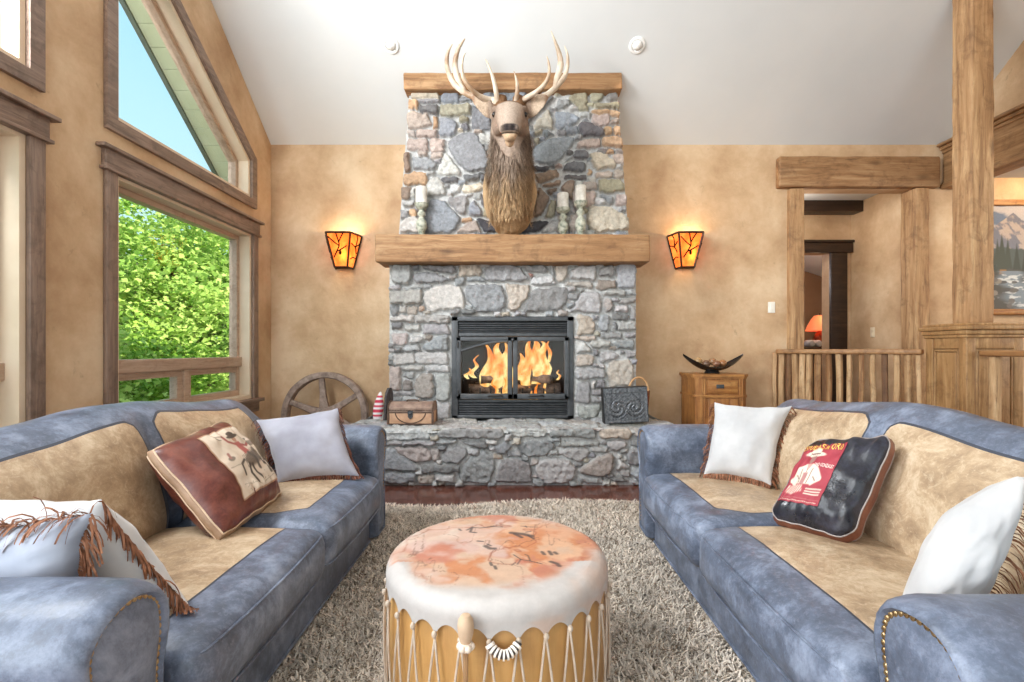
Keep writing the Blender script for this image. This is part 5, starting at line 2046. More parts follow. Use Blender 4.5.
# ================================================================== drum ottoman
OX, OY, OR_, OH = -0.046, 1.545, 0.338, 0.452
DRUM = thing('drum_table', 'round rawhide drum table with painted top and laced sides standing on the rug', 'ottoman', (OX, OY, 0.03))
M_['drum_shell'] = wood('amber_drum_shell', rgb(206, 162, 104), rgb(190, 144, 86), rgb(166, 120, 68), 'z', 0.45, 0.7, 0.05, 0)
bm = B()
lathe(bm, [(OR_ - 0.012, 0.035), (OR_ - 0.004, 0.045), (OR_ - 0.002, 0.2), (OR_ - 0.006, 0.40), (OR_ - 0.02, 0.43), (0.0, 0.432)], (OX, OY, 0), 72)
fin('shell', bm, M_['drum_shell'], DRUM)
NS = 30
rows, nth = [], 360
prof = []
for k in range(72):
    prof.append(('top', (k / 71.0)))
for k in range(1, 9):
    prof.append(('bend', k / 8.0))
for k in range(1, 13):
    prof.append(('side', k / 12.0))
V, cu, cv, kind = [], [], [], []
for (nm, f) in prof:
    for j in range(nth):
        th = 2 * PI * j / nth
        wob = 0.006 * noise.noise(Vector((math.cos(th) * 2, math.sin(th) * 2, 4)))
        R0 = OR_ - 0.035
        if nm == 'top':
            r = R0 * f
            z = OH + 0.006 * (noise.noise(Vector((r * math.cos(th) * 9, r * math.sin(th) * 9, 1)))) * f - 0.004 * f
        elif nm == 'bend':
            a_ = f * PI / 2
            r = R0 + 0.043 * math.sin(a_) + wob
            z = OH - 0.004 - 0.043 * (1 - math.cos(a_))
        else:
            ph = ((th - 0.075) * NS / (2 * PI)) % 1.0
            sc = abs(math.sin(ph * PI))
            depth = 0.014 + 0.036 * (1 - sc ** 0.6) + 0.006 * noise.noise(Vector((math.cos(th) * 3, math.sin(th) * 3, 9)))
            depth += 0.006
            r = OR_ + 0.008 + wob * (1 - 0.4 * f)
            z = OH - 0.047 - depth * f
        V.append((OX + r * math.cos(th), OY + r * math.sin(th), z))
        rr_ = r if nm == 'top' else (R0 + (0.05 * f if nm == 'bend' else 0.05 + 0.08 * f))
        cu.append(rr_ * math.cos(th))
        cv.append(rr_ * math.sin(th))
V = np.array(V)
vid = np.arange(len(prof) * nth).reshape(len(prof), nth)
nx = np.roll(vid, -1, axis=1)
q = np.stack([vid[:-1], vid[1:], nx[1:], nx[:-1]], -1).reshape(-1, 4)
me = npmesh('hide_top', V, q)
cu, cv = np.array(cu), np.array(cv)
p = Paint(cu, cv, rgb(186, 180, 176))
rad = np.hypot(cu, cv)
w1 = fbm(cu * 5.5 + 2 * fbm(cu * 4, cv * 4, 3), cv * 5.5 + 2 * fbm(cu * 4, cv * 4, 8), 21, 5)
w2 = fbm(cu * 9 + 1.5 * w1, cv * 9, 33, 5)
inner = 1 - sstep(0.27, 0.345, rad + 0.10 * (fbm(cu * 7, cv * 7, 40) - 0.5) + 0.05 * (cv < -0.1))
p.mix(0.92 * inner, rgb(194, 160, 134))
w3 = fbm(cu * 18 + 3 * w1, cv * 18 + 2 * w2, 101, 5)
p.mix(sstep(0.42, 0.60, w1 * 0.5 + w3 * 0.5) * 0.7 * inner, rgb(206, 158, 124))
p.mix(sstep(0.50, 0.62, w2 * 0.6 + w3 * 0.4) * 0.85 * inner, rgb(186, 118, 76))
p.mix(sstep(0.50, 0.62, 0.6 * fbm(cu * 6 - 3, cv * 6 + 5, 51, 5) + 0.4 * w3) * 0.8 * inner, rgb(178, 116, 98))
p.mix(sstep(0.52, 0.62, 0.75 * fbm(cu * 4.2 + 7, cv * 4.2, 60, 4) + 0.25 * w3) * 0.5 * inner, rgb(206, 196, 188))
lines = np.abs(2 * fbm(cu * 7 + 0.5 * w1, cv * 7, 71, 4) - 1)
p.mix((1 - sstep(0.0, 0.05, lines)) * 0.7 * inner, rgb(152, 80, 54))
lines = np.abs(2 * fbm(cu * 11, cv * 5 + w2, 77, 4) - 1)
p.mix((1 - sstep(0.0, 0.03, lines)) * 0.7 * inner, rgb(112, 80, 66))
p.mix(sstep(0.05, 0.2, cu) * sstep(0.0, 0.15, cv) * 0.35 * inner, rgb(196, 140, 112))
p.mix((1 - inner) * sstep(0.5, 0.68, fbm(cu * 5, cv * 5, 90)) * 0.4, rgb(198, 150, 116))
ink = rgb(74, 66, 66)
for pts, w_ in (
    ([(-0.10, 0.13), (-0.085, 0.155), (-0.06, 0.15), (-0.02, 0.165), (0.01, 0.162)], 0.005), ([(-0.085, 0.15), (-0.088, 0.115), (-0.07, 0.11)], 0.006), ([(-0.125, 0.14), (-0.118, 0.128)], 0.005),
    ([(-0.04, 0.16), (-0.005, 0.18), (0.012, 0.178)], 0.003),
    ([(0.04, 0.11), (0.075, 0.10), (0.10, 0.085)], 0.013), ([(0.05, 0.10), (0.07, 0.075)], 0.009), ([(0.09, 0.09), (0.105, 0.065)], 0.005), ([(0.085, 0.115), (0.10, 0.12)], 0.004),
    ([(-0.06, 0.045), (-0.045, 0.04)], 0.006), ([(-0.035, 0.005), (-0.02, -0.012), (-0.008, -0.012)], 0.010), ([(-0.03, 0.02), (-0.02, 0.008)], 0.005),
    ([(-0.016, -0.10), (-0.012, -0.115)], 0.006), ([(-0.004, -0.12), (0.0, -0.135)], 0.006),
    ([(0.045, -0.05), (0.065, -0.08), (0.055, -0.11)], 0.003), ([(0.065, -0.08), (0.09, -0.09)], 0.003), ([(0.09, -0.09), (0.085, -0.055), (0.078, -0.05)], 0.003), ([(0.09, -0.09), (0.12, -0.105)], 0.003), ([(0.05, -0.1), (0.04, -0.115)], 0.003),
    ([(0.125, -0.03), (0.13, -0.045)], 0.008), ([(0.145, -0.025), (0.15, -0.045)], 0.008), ([(0.16, -0.03), (0.165, -0.04)], 0.008),
    ([(0.145, -0.09), (0.16, -0.10), (0.165, -0.115)], 0.009), ([(0.07, 0.165), (0.10, 0.155), (0.12, 0.155)], 0.004), ([(0.085, 0.165), (0.088, 0.15)], 0.003)):
    p.stroke([(a_ * 1.12, b_ * 1.12) for a_, b_ in pts], w_ * 0.8, ink, 0.85)
setcol(me, p.c)
link('hide_top', me, M_['hide'], DRUM, True, 180)
M_['cord'] = plain('rawhide_cord', rgb(186, 166, 146), rgb(206, 190, 172), 30, 0.7)
bm = B()
for k in range(NS):
    th = 2 * PI * k / NS + 0.075
    for sgn in (-1, 1):
        pts = []
        for j in range(9):
            f = j / 8
            a_ = th + sgn * f * 0.5 * 2 * PI / NS * 1.0
            r = OR_ + 0.006 + 0.004 * math.sin(f * PI) + (0.004 if sgn > 0 else 0)
            pts.append((OX + r * math.cos(a_), OY + r * math.sin(a_), lerp(0.357, 0.09, f)))
        tube(bm, pts, 0.0032, 6)
    r = OR_ + 0.012
    ball(bm, (OX + r * math.cos(th), OY + r * math.sin(th), 0.357), 0.0075, 6, (1, 1, 1.3))
fin('lacing', bm, M_['cord'], DRUM)
# lower hide collar with points
V = []
for k in range(8):
    f = k / 7
    for j in range(nth):
        th = 2 * PI * j / nth
        sc = abs(math.cos(((th * NS / (2 * PI)) % 1.0) * PI))
        zt = 0.06 + 0.05 * (1 - sc ** 0.75)
        r = OR_ + 0.005
        V.append((OX + r * math.cos(th), OY + r * math.sin(th), lerp(0.036, zt, f)))
vid = np.arange(8 * nth).reshape(8, nth)
nx = np.roll(vid, -1, axis=1)
me = npmesh('hide_collar', np.array(V), np.stack([vid[:-1], nx[:-1], nx[1:], vid[1:]], -1).reshape(-1, 4))
setcol(me, np.tile(np.array(rgb(226, 208, 192)[:3]), (len(V), 1)))
link('hide_collar', me, M_['hide'], DRUM, True, 180)
# beaded loop handle
th = -PI / 2 + 0.075
bm = B()
hp = []
for k in range(19):
    f = k / 18
    a_ = th + lerp(-0.104, 0.104, f)
    r = OR_ + 0.016 + 0.016 * math.sin(f * PI)
    hp.append(Vector((OX + r * math.cos(a_), OY + r * math.sin(a_), 0.358 - 0.020 * math.sin(f * PI) ** 0.7)))
tube(bm, hp, 0.009, 8)
hd = fin('loop_handle', bm, plain('dark_cord_binding', rgb(60, 50, 46)), DRUM)
bm = B()
for k in range(0, 18, 2):
    tube(bm, [hp[k].lerp(hp[k + 1], 0.1), hp[k].lerp(hp[k + 1], 1.15)], 0.0125, 10)
fin('cord_wrap', bm, plain('white_cord_binding', rgb(230, 220, 208)), hd)
# drum beater tucked in the lacing
BT = thing('drum_beater', 'hide-covered drum beater with a bound neck hanging on the front of the drum', 'drum beater', (OX - 0.065, OY - OR_ - 0.02, 0.03))
bx_ = OX - 0.067
by_ = OY - math.sqrt(OR_ ** 2 - 0.067 ** 2) - 0.034
bm = B()
lathe(bm, [(0.0, 0.437), (0.011, 0.434), (0.0185, 0.423), (0.0205, 0.407), (0.019, 0.390), (0.0145, 0.373), (0.0125, 0.365)], (bx_, by_, 0), 18)
fin('head', bm, plain('buckskin', rgb(186, 156, 126), rgb(206, 178, 150), 14, 0.9), BT)
bm = B()
for k in range(6):
    a_ = k * PI / 3
    ball(bm, (bx_ + 0.014 * math.cos(a_), by_ + 0.014 * math.sin(a_), 0.358), 0.009, 6, (1, 1, 1.1))
for z_ in (0.351, 0.366):
    lathe(bm, [(0.010, z_ - 0.005), (0.017, z_), (0.010, z_ + 0.005)], (bx_, by_, 0), 14)
fin('binding', bm, plain('pale_thong_binding', rgb(224, 206, 188)), BT)
bm = B()
tube(bm, [(bx_, by_, 0.36), (bx_, by_ - 0.001, 0.2), (bx_, by_, 0.045)], 0.0065, 8)
fin('stick', bm, M_['hewn_z'], BT)

# ================================================================== candles on the mantel
M_['sage'] = plain('distressed_sage_paint', rgb(126, 132, 116), rgb(192, 192, 176), 26, 0.6, 0.3, 60, lo=0.4, hi=0.58)
M_['wax'] = plain('mottled_birch_wax', rgb(206, 200, 188), rgb(240, 236, 228), 18, 0.6, 0.1, 40)
MT = 2.101
for (px, h1, h2, r, l1, l2, sd) in (
    (421.5, 0.31, 0.155, 0.052, 'distressed sage candlestick standing alone beside the elk neck on the mantel', 'mottled white pillar candle on the lone mantel candlestick', 1),
    (563, 0.275, 0.14, 0.052, 'shorter distressed sage candlestick of the pair on the mantel', 'mottled white pillar candle on the shorter candlestick of the pair', 2),
    (580.5, 0.325, 0.15, 0.050, 'taller distressed sage candlestick of the pair on the mantel', 'mottled white pillar candle on the taller candlestick of the pair', 3)):
    yy = 4.40 + 0.02 * sd % 0.05
    x = (px - 512) * yy / F
    t = thing('candlestick', l1, 'candlestick', (x, yy, MT), 'candlesticks on the mantel')
    H1 = h1
    bm = B()
    lathe(bm, [(0.05, 0), (0.056, 0.006), (0.055, 0.016), (0.036, 0.026), (0.026, 0.034)], (x, yy, MT), 28)
    fin('foot', bm, M_['sage'], t)
    bm = B()
    lathe(bm, [(0.024, 0.030), (0.03, 0.20 * H1), (0.046, 0.28 * H1), (0.05, 0.38 * H1), (0.044, 0.50 * H1), (0.026, 0.58 * H1), (0.022, 0.62 * H1), (0.036, 0.68 * H1), (0.038, 0.73 * H1), (0.024, 0.79 * H1), (0.022, 0.83 * H1)], (x, yy, MT), 28)
    fin('stem', bm, M_['sage'], t)
    bm = B()
    lathe(bm, [(0.02, 0.82 * H1), (0.046, 0.88 * H1), (0.062, 0.95 * H1), (0.064, H1 + 0.004), (0.056, H1 + 0.004), (0.052, H1), (0.0, H1)], (x, yy, MT), 28)
    fin('cup', bm, M_['sage'], t)
    c = thing('pillar_candle', l2, 'candle', (x, yy, MT + H1), 'pillar candles on the mantel')
    bm = B()
    lathe(bm, [(r - 0.004, 0.001), (r, 0.005), (r, h2 - 0.005), (r - 0.005, h2), (r * 0.5, h2 - 0.003), (0.0, h2 - 0.005)], (x, yy, MT + H1), 28)
    fin('wax', bm, M_['wax'], c)
    bm = B()
    tube(bm, [(x, yy, MT + H1 + h2 - 0.006), (x + 0.002, yy, MT + H1 + h2 + 0.008)], 0.0018, 6)
    fin('wick', bm, M_['dark_metal'], c)

# ================================================================== wall sconces
def amber():
    m, nt, p = nmat('amber_mica')
    co = coords(nt)
    col = ramp(nt, ntex(nt, co, 9, 4, 0.6, 0.6), [(0.3, rgb(240, 132, 62)), (0.5, rgb(250, 168, 88)), (0.7, rgb(255, 200, 120))])
    out = nt.nodes['Material Output']
    tl = N(nt, 'ShaderNodeBsdfTranslucent')
    nt.links.new(col, tl.inputs[0])
    em = N(nt, 'ShaderNodeEmission')
    nt.links.new(col, em.inputs[0])
    em.inputs[1].default_value = 0.5
    ad = N(nt, 'ShaderNodeAddShader')
    nt.links.new(tl.outputs[0], ad.inputs[0])
    nt.links.new(em.outputs[0], ad.inputs[1])
    nt.links.new(ad.outputs[0], out.inputs['Surface'])
    return m


M_['amber'] = amber()
M_['bulb'] = emit('lit_bulb', (1.0, 0.72, 0.3, 1), 9)


def sconce(cx, label, sg):
    z0, z1 = 1.918, 2.25
    t = thing('wall_sconce', label, 'wall lamp', (cx, 4.99, z0), 'amber branch sconces')
    wt, wb = 0.175, 0.09          # half widths at the wall
    ft, fb = 0.122, 0.064         # half widths at the front
    yt, yb = 4.80, 4.885
    Q = {'wt': lambda s: Vector((cx + s * wt, 4.99, z1)), 'wb': lambda s: Vector((cx + s * wb, 4.99, z0)),
         'ft': lambda s: Vector((cx + s * ft, yt, z1)), 'fb': lambda s: Vector((cx + s * fb, yb, z0))}
    bm = B()

    def bar(a, b, w=0.011):
        tube(bm, [a, b], w, 4)
    for s in (-1, 1):
        bar(Q['ft'](s), Q['fb'](s))
        bar(Q['wt'](s), Q['wb'](s))
        bar(Q['ft'](s), Q['wt'](s))
        bar(Q['fb'](s), Q['wb'](s))
    bar(Q['ft'](-1), Q['ft'](1))
    bar(Q['fb'](-1), Q['fb'](1))
    # back plate
    prism(bm, [(-wt, z1), (wt, z1), (wb, z0), (-wb, z0)], lambda p: Vector((cx + p[0], 4.985, p[1])), lambda p: Vector((cx + p[0], 4.997, p[1])))
    fin('frame', bm, M_['bronze'], t, False)
    faces = [('front_pane', Q['ft'](-1), Q['ft'](1), Q['fb'](1), Q['fb'](-1)), ('side_pane', Q['ft'](1), Q['wt'](1), Q['wb'](1), Q['fb'](1)), ('side_pane', Q['wt'](-1), Q['ft'](-1), Q['fb'](-1), Q['wb'](-1)), ]
    for nm, a, b, c, d in faces:
        bm = B()
        nn = (b - a).cross(d - a).normalized()
        vs = [bm.verts.new(p) for p in (a, b, c, d)]
        bm.faces.new(vs)
        vs2 = [bm.verts.new(p + nn * 0.003) for p in (a, b, c, d)]
        bm.faces.new(vs2[::-1])
        ring_faces(bm, vs, vs2)
        pn = fin(nm, bm, M_['amber'], t, False)
        bm = B()
        cpt = (a + b + c + d) / 4
        sgn_n = 1 if nn.dot(cpt - Vector((cx, 4.99, 2.08))) > 0 else -1

        def at(u, v):
            top = a.lerp(b, u)
            bot = d.lerp(c, u)
            return bot.lerp(top, v) + nn * sgn_n * 0.012
        if nm == 'front_pane':
            mir = (lambda u: u) if sg < 0 else (lambda u: 1 - u)
            mir = (lambda u: u)
            twigs = [[(0.14, 0.28), (0.36, 0.45), (0.52, 0.62), (0.50, 0.75), (0.42, 0.98)], [(0.51, 0.72), (0.62, 0.86), (0.72, 0.98)], [(0.36, 0.45), (0.62, 0.52), (0.90, 0.62)], [(0.52, 0.62), (0.30, 0.72), (0.06, 0.88)]]
            for tw in twigs:
                tube(bm, catmull([at(mir(u), v) for u, v in tw], 4), 0.0066, 6)
            cn = at(mir(0.55), 0.42)
            ball(bm, cn, 0.018, 7, (0.8, 0.5, 1.25))
            tube(bm, [at(mir(0.60), 0.51), cn], 0.003, 5)
        else:
            for tw in ([(0.1, 0.70), (0.55, 0.62), (0.75, 0.45)], [(0.55, 0.62), (0.62, 0.85), (0.5, 0.98)], [(0.15, 0.25), (0.5, 0.32), (0.8, 0.30)], [(0.5, 0.62), (0.9, 0.75)]):
                tube(bm, catmull([at(u, v) for u, v in tw], 4), 0.006, 6)
        fin('branch_fretwork', bm, M_['wire'], pn)
    bm = B()
    for zb in (2.15, 2.03):
        bm = B()
        ball(bm, (cx + 0.03, 4.92, zb), 0.024, 8)
        fin('bulb', bm, M_['bulb'], t)
    light('sconce_bulb', 'POINT', (cx + 0.03, 4.905, 2.21), 5, (1, 0.62, 0.28), 0.03)
    light('sconce_bulb', 'POINT', (cx + 0.03, 4.90, 2.05), 4, (1, 0.62, 0.28), 0.03)


sconce(-1.726, 'lit amber wall sconce with branch fretwork above the wagon wheel', -1)
sconce(1.776, 'lit amber wall sconce with branch fretwork above the small pine cabinet', 1)

# ================================================================== downlights in the sloping ceiling
for x, lb in ((-1.067, 'round white ceiling downlight over the lone candlestick side of the chimney'), (1.102, 'round white ceiling downlight over the paired candlesticks side of the chimney')):
    y = 4.268
    z = ceil_z(y)
    t = thing('ceiling_downlight', lb, 'ceiling light', (x, y, z), 'ceiling downlights')
    R_ = Matrix.Rotation(-math.atan(PITCH), 3, 'X')
    bm = B()
    lathe(bm, [(0.045, -0.004), (0.050, -0.016), (0.066, -0.014), (0.072, -0.004), (0.07, 0.0)], (x, y, z), 28, R_)
    fin('trim_ring', bm, M_['white_trim'], t)
    bm = B()
    ball(bm, Vector((x, y, z)) + R_ @ Vector((0, 0, -0.004)), 0.046, 10, (1, 1, 0.8))
    fin('eyeball', bm, M_['white_trim'], t)
    light('downlight_beam', 'SPOT', (x, y - 0.02, z - 0.08), 6, (1, 0.85, 0.65), 0.03, aim=(0, 0.35, -1), angle=1.5)

# ================================================================== wagon wheel
M_['old_iron'] = plain('worn_grey_brown_wheel', rgb(122, 102, 90), rgb(176, 154, 140), 16, 0.75, 0.4, 40)
WX, WZ, WR = -1.85, 0.437, 0.425
WH = thing('wagon_wheel', 'old wooden wagon wheel leaning on the back wall behind the sofa', 'wheel', (WX, 4.84, 0))
TW = Matrix.Translation(Vector((WX, 4.80, WZ))) @ Matrix.Rotation(-0.07, 4, 'X')
bm = B()
sec = [(WR - 0.062, -0.035), (WR - 0.055, -0.045), (WR - 0.006, -0.045), (WR, -0.038), (WR, 0.038), (WR - 0.006, 0.045), (WR - 0.055, 0.045), (WR - 0.062, 0.035)]
rings = []
for k in range(72):
    a_ = 2 * PI * k / 72
    jit = 0.003 * noise.noise(Vector((math.cos(a_) * 4, math.sin(a_) * 4, 0)))
    rings.append([bm.verts.new(TW @ Vector(((r + jit) * math.cos(a_), d, (r + jit) * math.sin(a_)))) for r, d in sec])
for k in range(72):
    ring_faces(bm, rings[k], rings[(k + 1) % 72])
fin('rim', bm, M_['old_iron'], WH)
for k in range(6):
    bm = B()
    a_ = math.radians(97 + 62 * k) if k < 5 else math.radians(97 - 50)
    a_ = math.radians(97 + 60 * k + (3 if k == 1 else 0) + (-5 if k == 5 else 0))
    ca, sa = math.cos(a_), math.sin(a_)
    rg = []
    for (r, w, d) in ((0.05, 0.052, 0.030), (0.12, 0.038, 0.028), (0.22, 0.028, 0.024), (0.33, 0.026, 0.022), (WR - 0.055, 0.026, 0.022)):
        rg.append([bm.verts.new(TW @ Vector((ca * r - sa * s * w, dd * d - 0.008, sa * r + ca * s * w))) for s, dd in ((-1, -0.7), (-0.7, -1), (0.7, -1), (1, -0.7), (1, 0.7), (0.7, 1), (-0.7, 1), (-1, 0.7))])
    for p0, p1 in zip(rg[:-1], rg[1:]):
        ring_faces(bm, p0, p1)
    bm.faces.new(rg[0][::-1])
    bm.faces.new(rg[-1])
    fin('spoke', bm, M_['old_iron'], WH)
bm = B()
RX = TW.to_3x3() @ Matrix.Rotation(PI / 2, 3, 'X')
lathe(bm, [(0.03, -0.07), (0.05, -0.07), (0.062, -0.055), (0.075, -0.03), (0.08, 0.0), (0.075, 0.03), (0.06, 0.065), (0.048, 0.075), (0.026, 0.075), (0.026, 0.03)], TW.translation, 28, RX)
fin('hub', bm, M_['old_iron'], WH)

# ================================================================== things on the hearth
HT = HZ + 0.004
# small leather chest
CX, CY = -0.845, 4.125
t = thing('leather_chest', 'small domed leather chest with metal edging on the hearth near the wagon wheel', 'chest', (CX, CY, HT))
M_['trunk'] = plain('faded_tan_leather', rgb(176, 132, 102), rgb(204, 164, 132), 12, 0.55, 0.2, 60)
M_['trunk_lid'] = plain('worn_brown_leather', rgb(122, 98, 86), rgb(162, 136, 120), 14, 0.6, 0.3, 60)
M_['strap'] = plain('dark_trunk_edging', rgb(78, 56, 44), rgb(104, 80, 64), 20, 0.5)
w2, d2, hb, hl = 0.185, 0.10, 0.105, 0.075
bm = B()
box(bm, CX - w2, CX + w2, CY - d2, CY + d2, HT, HT + hb, 0.006)
body = fin('body', bm, M_['trunk'], t)
bm = B()
prf = [(-d2 - 0.004, hb), (-d2 - 0.004, hb + 0.03), (-d2 * 0.75, hb + 0.058), (-d2 * 0.35, hb + hl), (d2 * 0.35, hb + hl), (d2 * 0.75, hb + 0.058), (d2 + 0.004, hb + 0.03), (d2 + 0.004, hb)]
prism(bm, prf, lambda p: Vector((CX - w2 - 0.004, CY + p[0], HT + p[1] + 0.002)), lambda p: Vector((CX + w2 + 0.004, CY + p[0], HT + p[1] + 0.002)))
lid = fin('lid', bm, M_['trunk_lid'], t, ang=20)
bm = B()
for x in (CX - w2, CX + w2):
    for y in (CY - d2, CY + d2):
        box(bm, x - 0.009, x + 0.009, y - 0.009, y + 0.009, HT, HT + hb, 0.003)
box(bm, CX - w2, CX + w2, CY - d2 - 0.005, CY - d2 + 0.01, HT, HT + 0.010, 0.003)
box(bm, CX - w2, CX + w2, CY - d2 - 0.005, CY - d2 + 0.01, HT + hb - 0.010, HT + hb, 0.003)
fin('edging', bm, M_['strap'], body)
bm = B()
for k in range(30):
    x = lerp(CX - w2, CX + w2, k / 29)
    ball(bm, (x, CY - d2 - 0.009, HT + hb + 0.016), 0.0045, 5)
for sx_ in (-1, 1):
    for p0, p1 in zip(prf[:-1], prf[1:]):
        tube(bm, [(CX + sx_ * w2, CY + p0[0], HT + p0[1] + 0.004), (CX + sx_ * w2, CY + p1[0], HT + p1[1] + 0.004)], 0.007, 6)
fin('lid_edging', bm, M_['strap'], lid)
bm = B()
arc = [(CX + 0.125 * math.cos(a_), CY - d2 - 0.004, HT + hb - 0.005 + 0.088 * math.sin(a_)) for a_ in np.linspace(PI, 2 * PI, 20)]
tube(bm, arc, 0.0045, 6)
fin('strap', bm, M_['strap'], body)
bm = B()
prism(bm, [(-0.022, 0.02), (0.022, 0.02), (0.02, -0.03), (0.0, -0.05), (-0.02, -0.03)], lambda p: Vector((CX + p[0], CY - d2 - 0.010, HT + hb + p[1] - 0.01)), lambda p: Vector((CX + p[0], CY - d2 - 0.002, HT + hb + p[1] - 0.01)))
ball(bm, (CX, CY - d2 - 0.016, HT + hb - 0.012), 0.015, 7, (1, 0.6, 1))
fin('lock_plate', bm, M_['black_metal'], body)
bm = B()
tube(bm, catmull([(CX - 0.05, CY, HT + hb + hl + 0.002), (CX - 0.04, CY, HT + hb + hl + 0.014), (CX + 0.04, CY, HT + hb + hl + 0.014), (CX + 0.05, CY, HT + hb + hl + 0.002)], 4), 0.006, 6)
fin('carry_handle', bm, M_['strap'], lid)

# striped ornament and dark board beside it
M_['stripe'] = vcol('striped_cloth', 0.75, 0.05, 60, 0.1, 120)
SXc, SYc = -1.215, 4.36
V, cl_ = [], []
n, m = 20, 26
for i in range(m + 1):
    f = i / m
    r = 0.052 * math.sin((0.17 + 0.82 * f) * PI) ** 0.6 * (1 - 0.3 * f)
    for k in range(n):
        a_ = 2 * PI * k / n
        V.append((SXc + r * math.cos(a_) + 0.03 * f, SYc + r * 0.7 * math.sin(a_), HT + 0.245 * f))
        cl_.append(rgb(206, 60, 80)[:3] if (int(f * 11.5) % 2 == 1 and f < 0.95) else rgb(238, 232, 232)[:3])
vid = np.arange((m + 1) * n).reshape(m + 1, n)
nx = np.roll(vid, -1, axis=1)
me = npmesh('striped_ornament', np.array(V), np.stack([vid[:-1], nx[:-1], nx[1:], vid[1:]], -1).reshape(-1, 4))
setcol(me, np.array(cl_))
tag(link('striped_ornament', me, M_['stripe'], None, True, 180), 'small red and white striped cloth ornament standing on the hearth end', 'ornament')
bm = B()
prism(bm, [(-0.042, 0), (0.042, 0), (0.042, 0.19), (0.034, 0.245), (0.012, 0.285), (-0.012, 0.285), (-0.034, 0.245), (-0.042, 0.19)],
      lambda p: Vector((-1.118 + p[0] * 0.5 + p[1] * 0.06, 4.31 + p[0] * 0.9, HT + p[1])), lambda p: Vector((-1.094 + p[0] * 0.5 + p[1] * 0.06, 4.29 + p[0] * 0.9, HT + p[1])))
tag(fin('arched_board', bm, plain('dark_speckled_board', rgb(52, 48, 50), rgb(92, 84, 84), 40, 0.7, 0.2, 60)), 'dark arched board standing between the striped ornament and the leather chest', 'ornament')

# embossed tin box
M_['tin'] = plain('punched_pewter', rgb(78, 80, 84), rgb(132, 134, 138), 46, 0.42, 0.0, 60, 0.75)
t = thing('tin_box', 'upright embossed pewter box standing on the hearth near the pine cabinet', 'box', (0.93, 4.10, HT))
RT = Matrix.Rotation(math.radians(-3), 3, 'Y')
cb = Vector((0.955, 4.11, HT + 0.158))
bm = B()
rbox(bm, cb, (0.375, 0.10, 0.30), 0.006, (1, 1, 1), RT)
body = fin('case', bm, plain('black_tin', rgb(30, 30, 32), rgb(44, 44, 46), 10, 0.5, metal=0.5), t)
ng, mg = 110, 88
U, V_ = np.meshgrid(np.linspace(-1, 1, ng), np.linspace(-1, 1, mg))
xx, zz = U * 0.183, V_ * 0.146
dots = np.clip(np.sin(xx * 250) * np.sin(zz * 250), -0.2, 1)
scroll = np.cos(np.hypot(xx + 0.07, zz + 0.02) * 160 + 2 * np.arctan2(zz, xx + 0.07)) * (np.hypot(xx + 0.07, zz + 0.03) < 0.08) + np.cos(np.hypot(xx - 0.07, zz + 0.02) * 160 - 2 * np.arctan2(zz, xx - 0.07)) * (np.hypot(xx - 0.07, zz + 0.03) < 0.08)
hgt = np.where(V_ > 0.72, 0.004 + 0.001 * np.sin(xx * 200), 0.0022 * dots + 0.0022 * scroll)
bord = np.maximum(np.abs(U), np.abs(V_)) > 0.93
hgt = np.where(bord, 0.004, hgt)
pts = []
for a_, b_, c_ in zip(xx.ravel(), zz.ravel(), hgt.ravel()):
    q_ = RT @ Vector((a_, -0.052 - c_, b_)) + cb
    pts.append(tuple(q_))
vid = np.arange(ng * mg).reshape(mg, ng)
me = npmesh('embossed_front', np.array(pts), np.stack([vid[:-1, :-1], vid[:-1, 1:], vid[1:, 1:], vid[1:, :-1]], -1).reshape(-1, 4))
link('embossed_front', me, M_['tin'], t, True, 180)
# basket behind it
M_['wicker'] = plain('chestnut_wicker', rgb(92, 44, 26), rgb(150, 88, 54), 40, 0.6, 0.4, 90)
t = thing('wicker_basket', 'small wicker basket with a hoop handle behind the pewter box', 'basket', (1.135, 4.36, HT))
bm = B()
lathe(bm, [(0.06, 0.0), (0.075, 0.02), (0.09, 0.14), (0.098, 0.26), (0.092, 0.26), (0.08, 0.13), (0.06, 0.02)], (1.135, 4.34, HT), 24)
fin('body', bm, M_['wicker'], t)
bm = B()
tube(bm, [(1.135 + 0.088 * math.cos(a_), 4.34, HT + 0.255 + 0.12 * math.sin(a_)) for a_ in np.linspace(0, PI, 18)], 0.009, 8)
fin('handle', bm, plain('pale_cane', rgb(186, 138, 92), rgb(206, 164, 118), 20, 0.5), t)

# ================================================================== pine cabinet and bowl
KX0, KX1, KY0, KY1, KZ = 1.74, 2.225, 4.56, 4.97, 0.85
t = thing('pine_cabinet', 'small pine cabinet with one drawer and a panelled door against the wall', 'cabinet', (1.96, 4.77, 0))


def cant(bm, x0, x1, y0, y1, z0, z1, c, d=0.0):
    prism(bm, [(x0 - d, y1), (x0 - d, y0 + c), (x0 + c, y0 - d), (x1 - c, y0 - d), (x1 + d, y0 + c), (x1 + d, y1)], lambda p: Vector((p[0], p[1], z0)), lambda p: Vector((p[0], p[1], z1)))


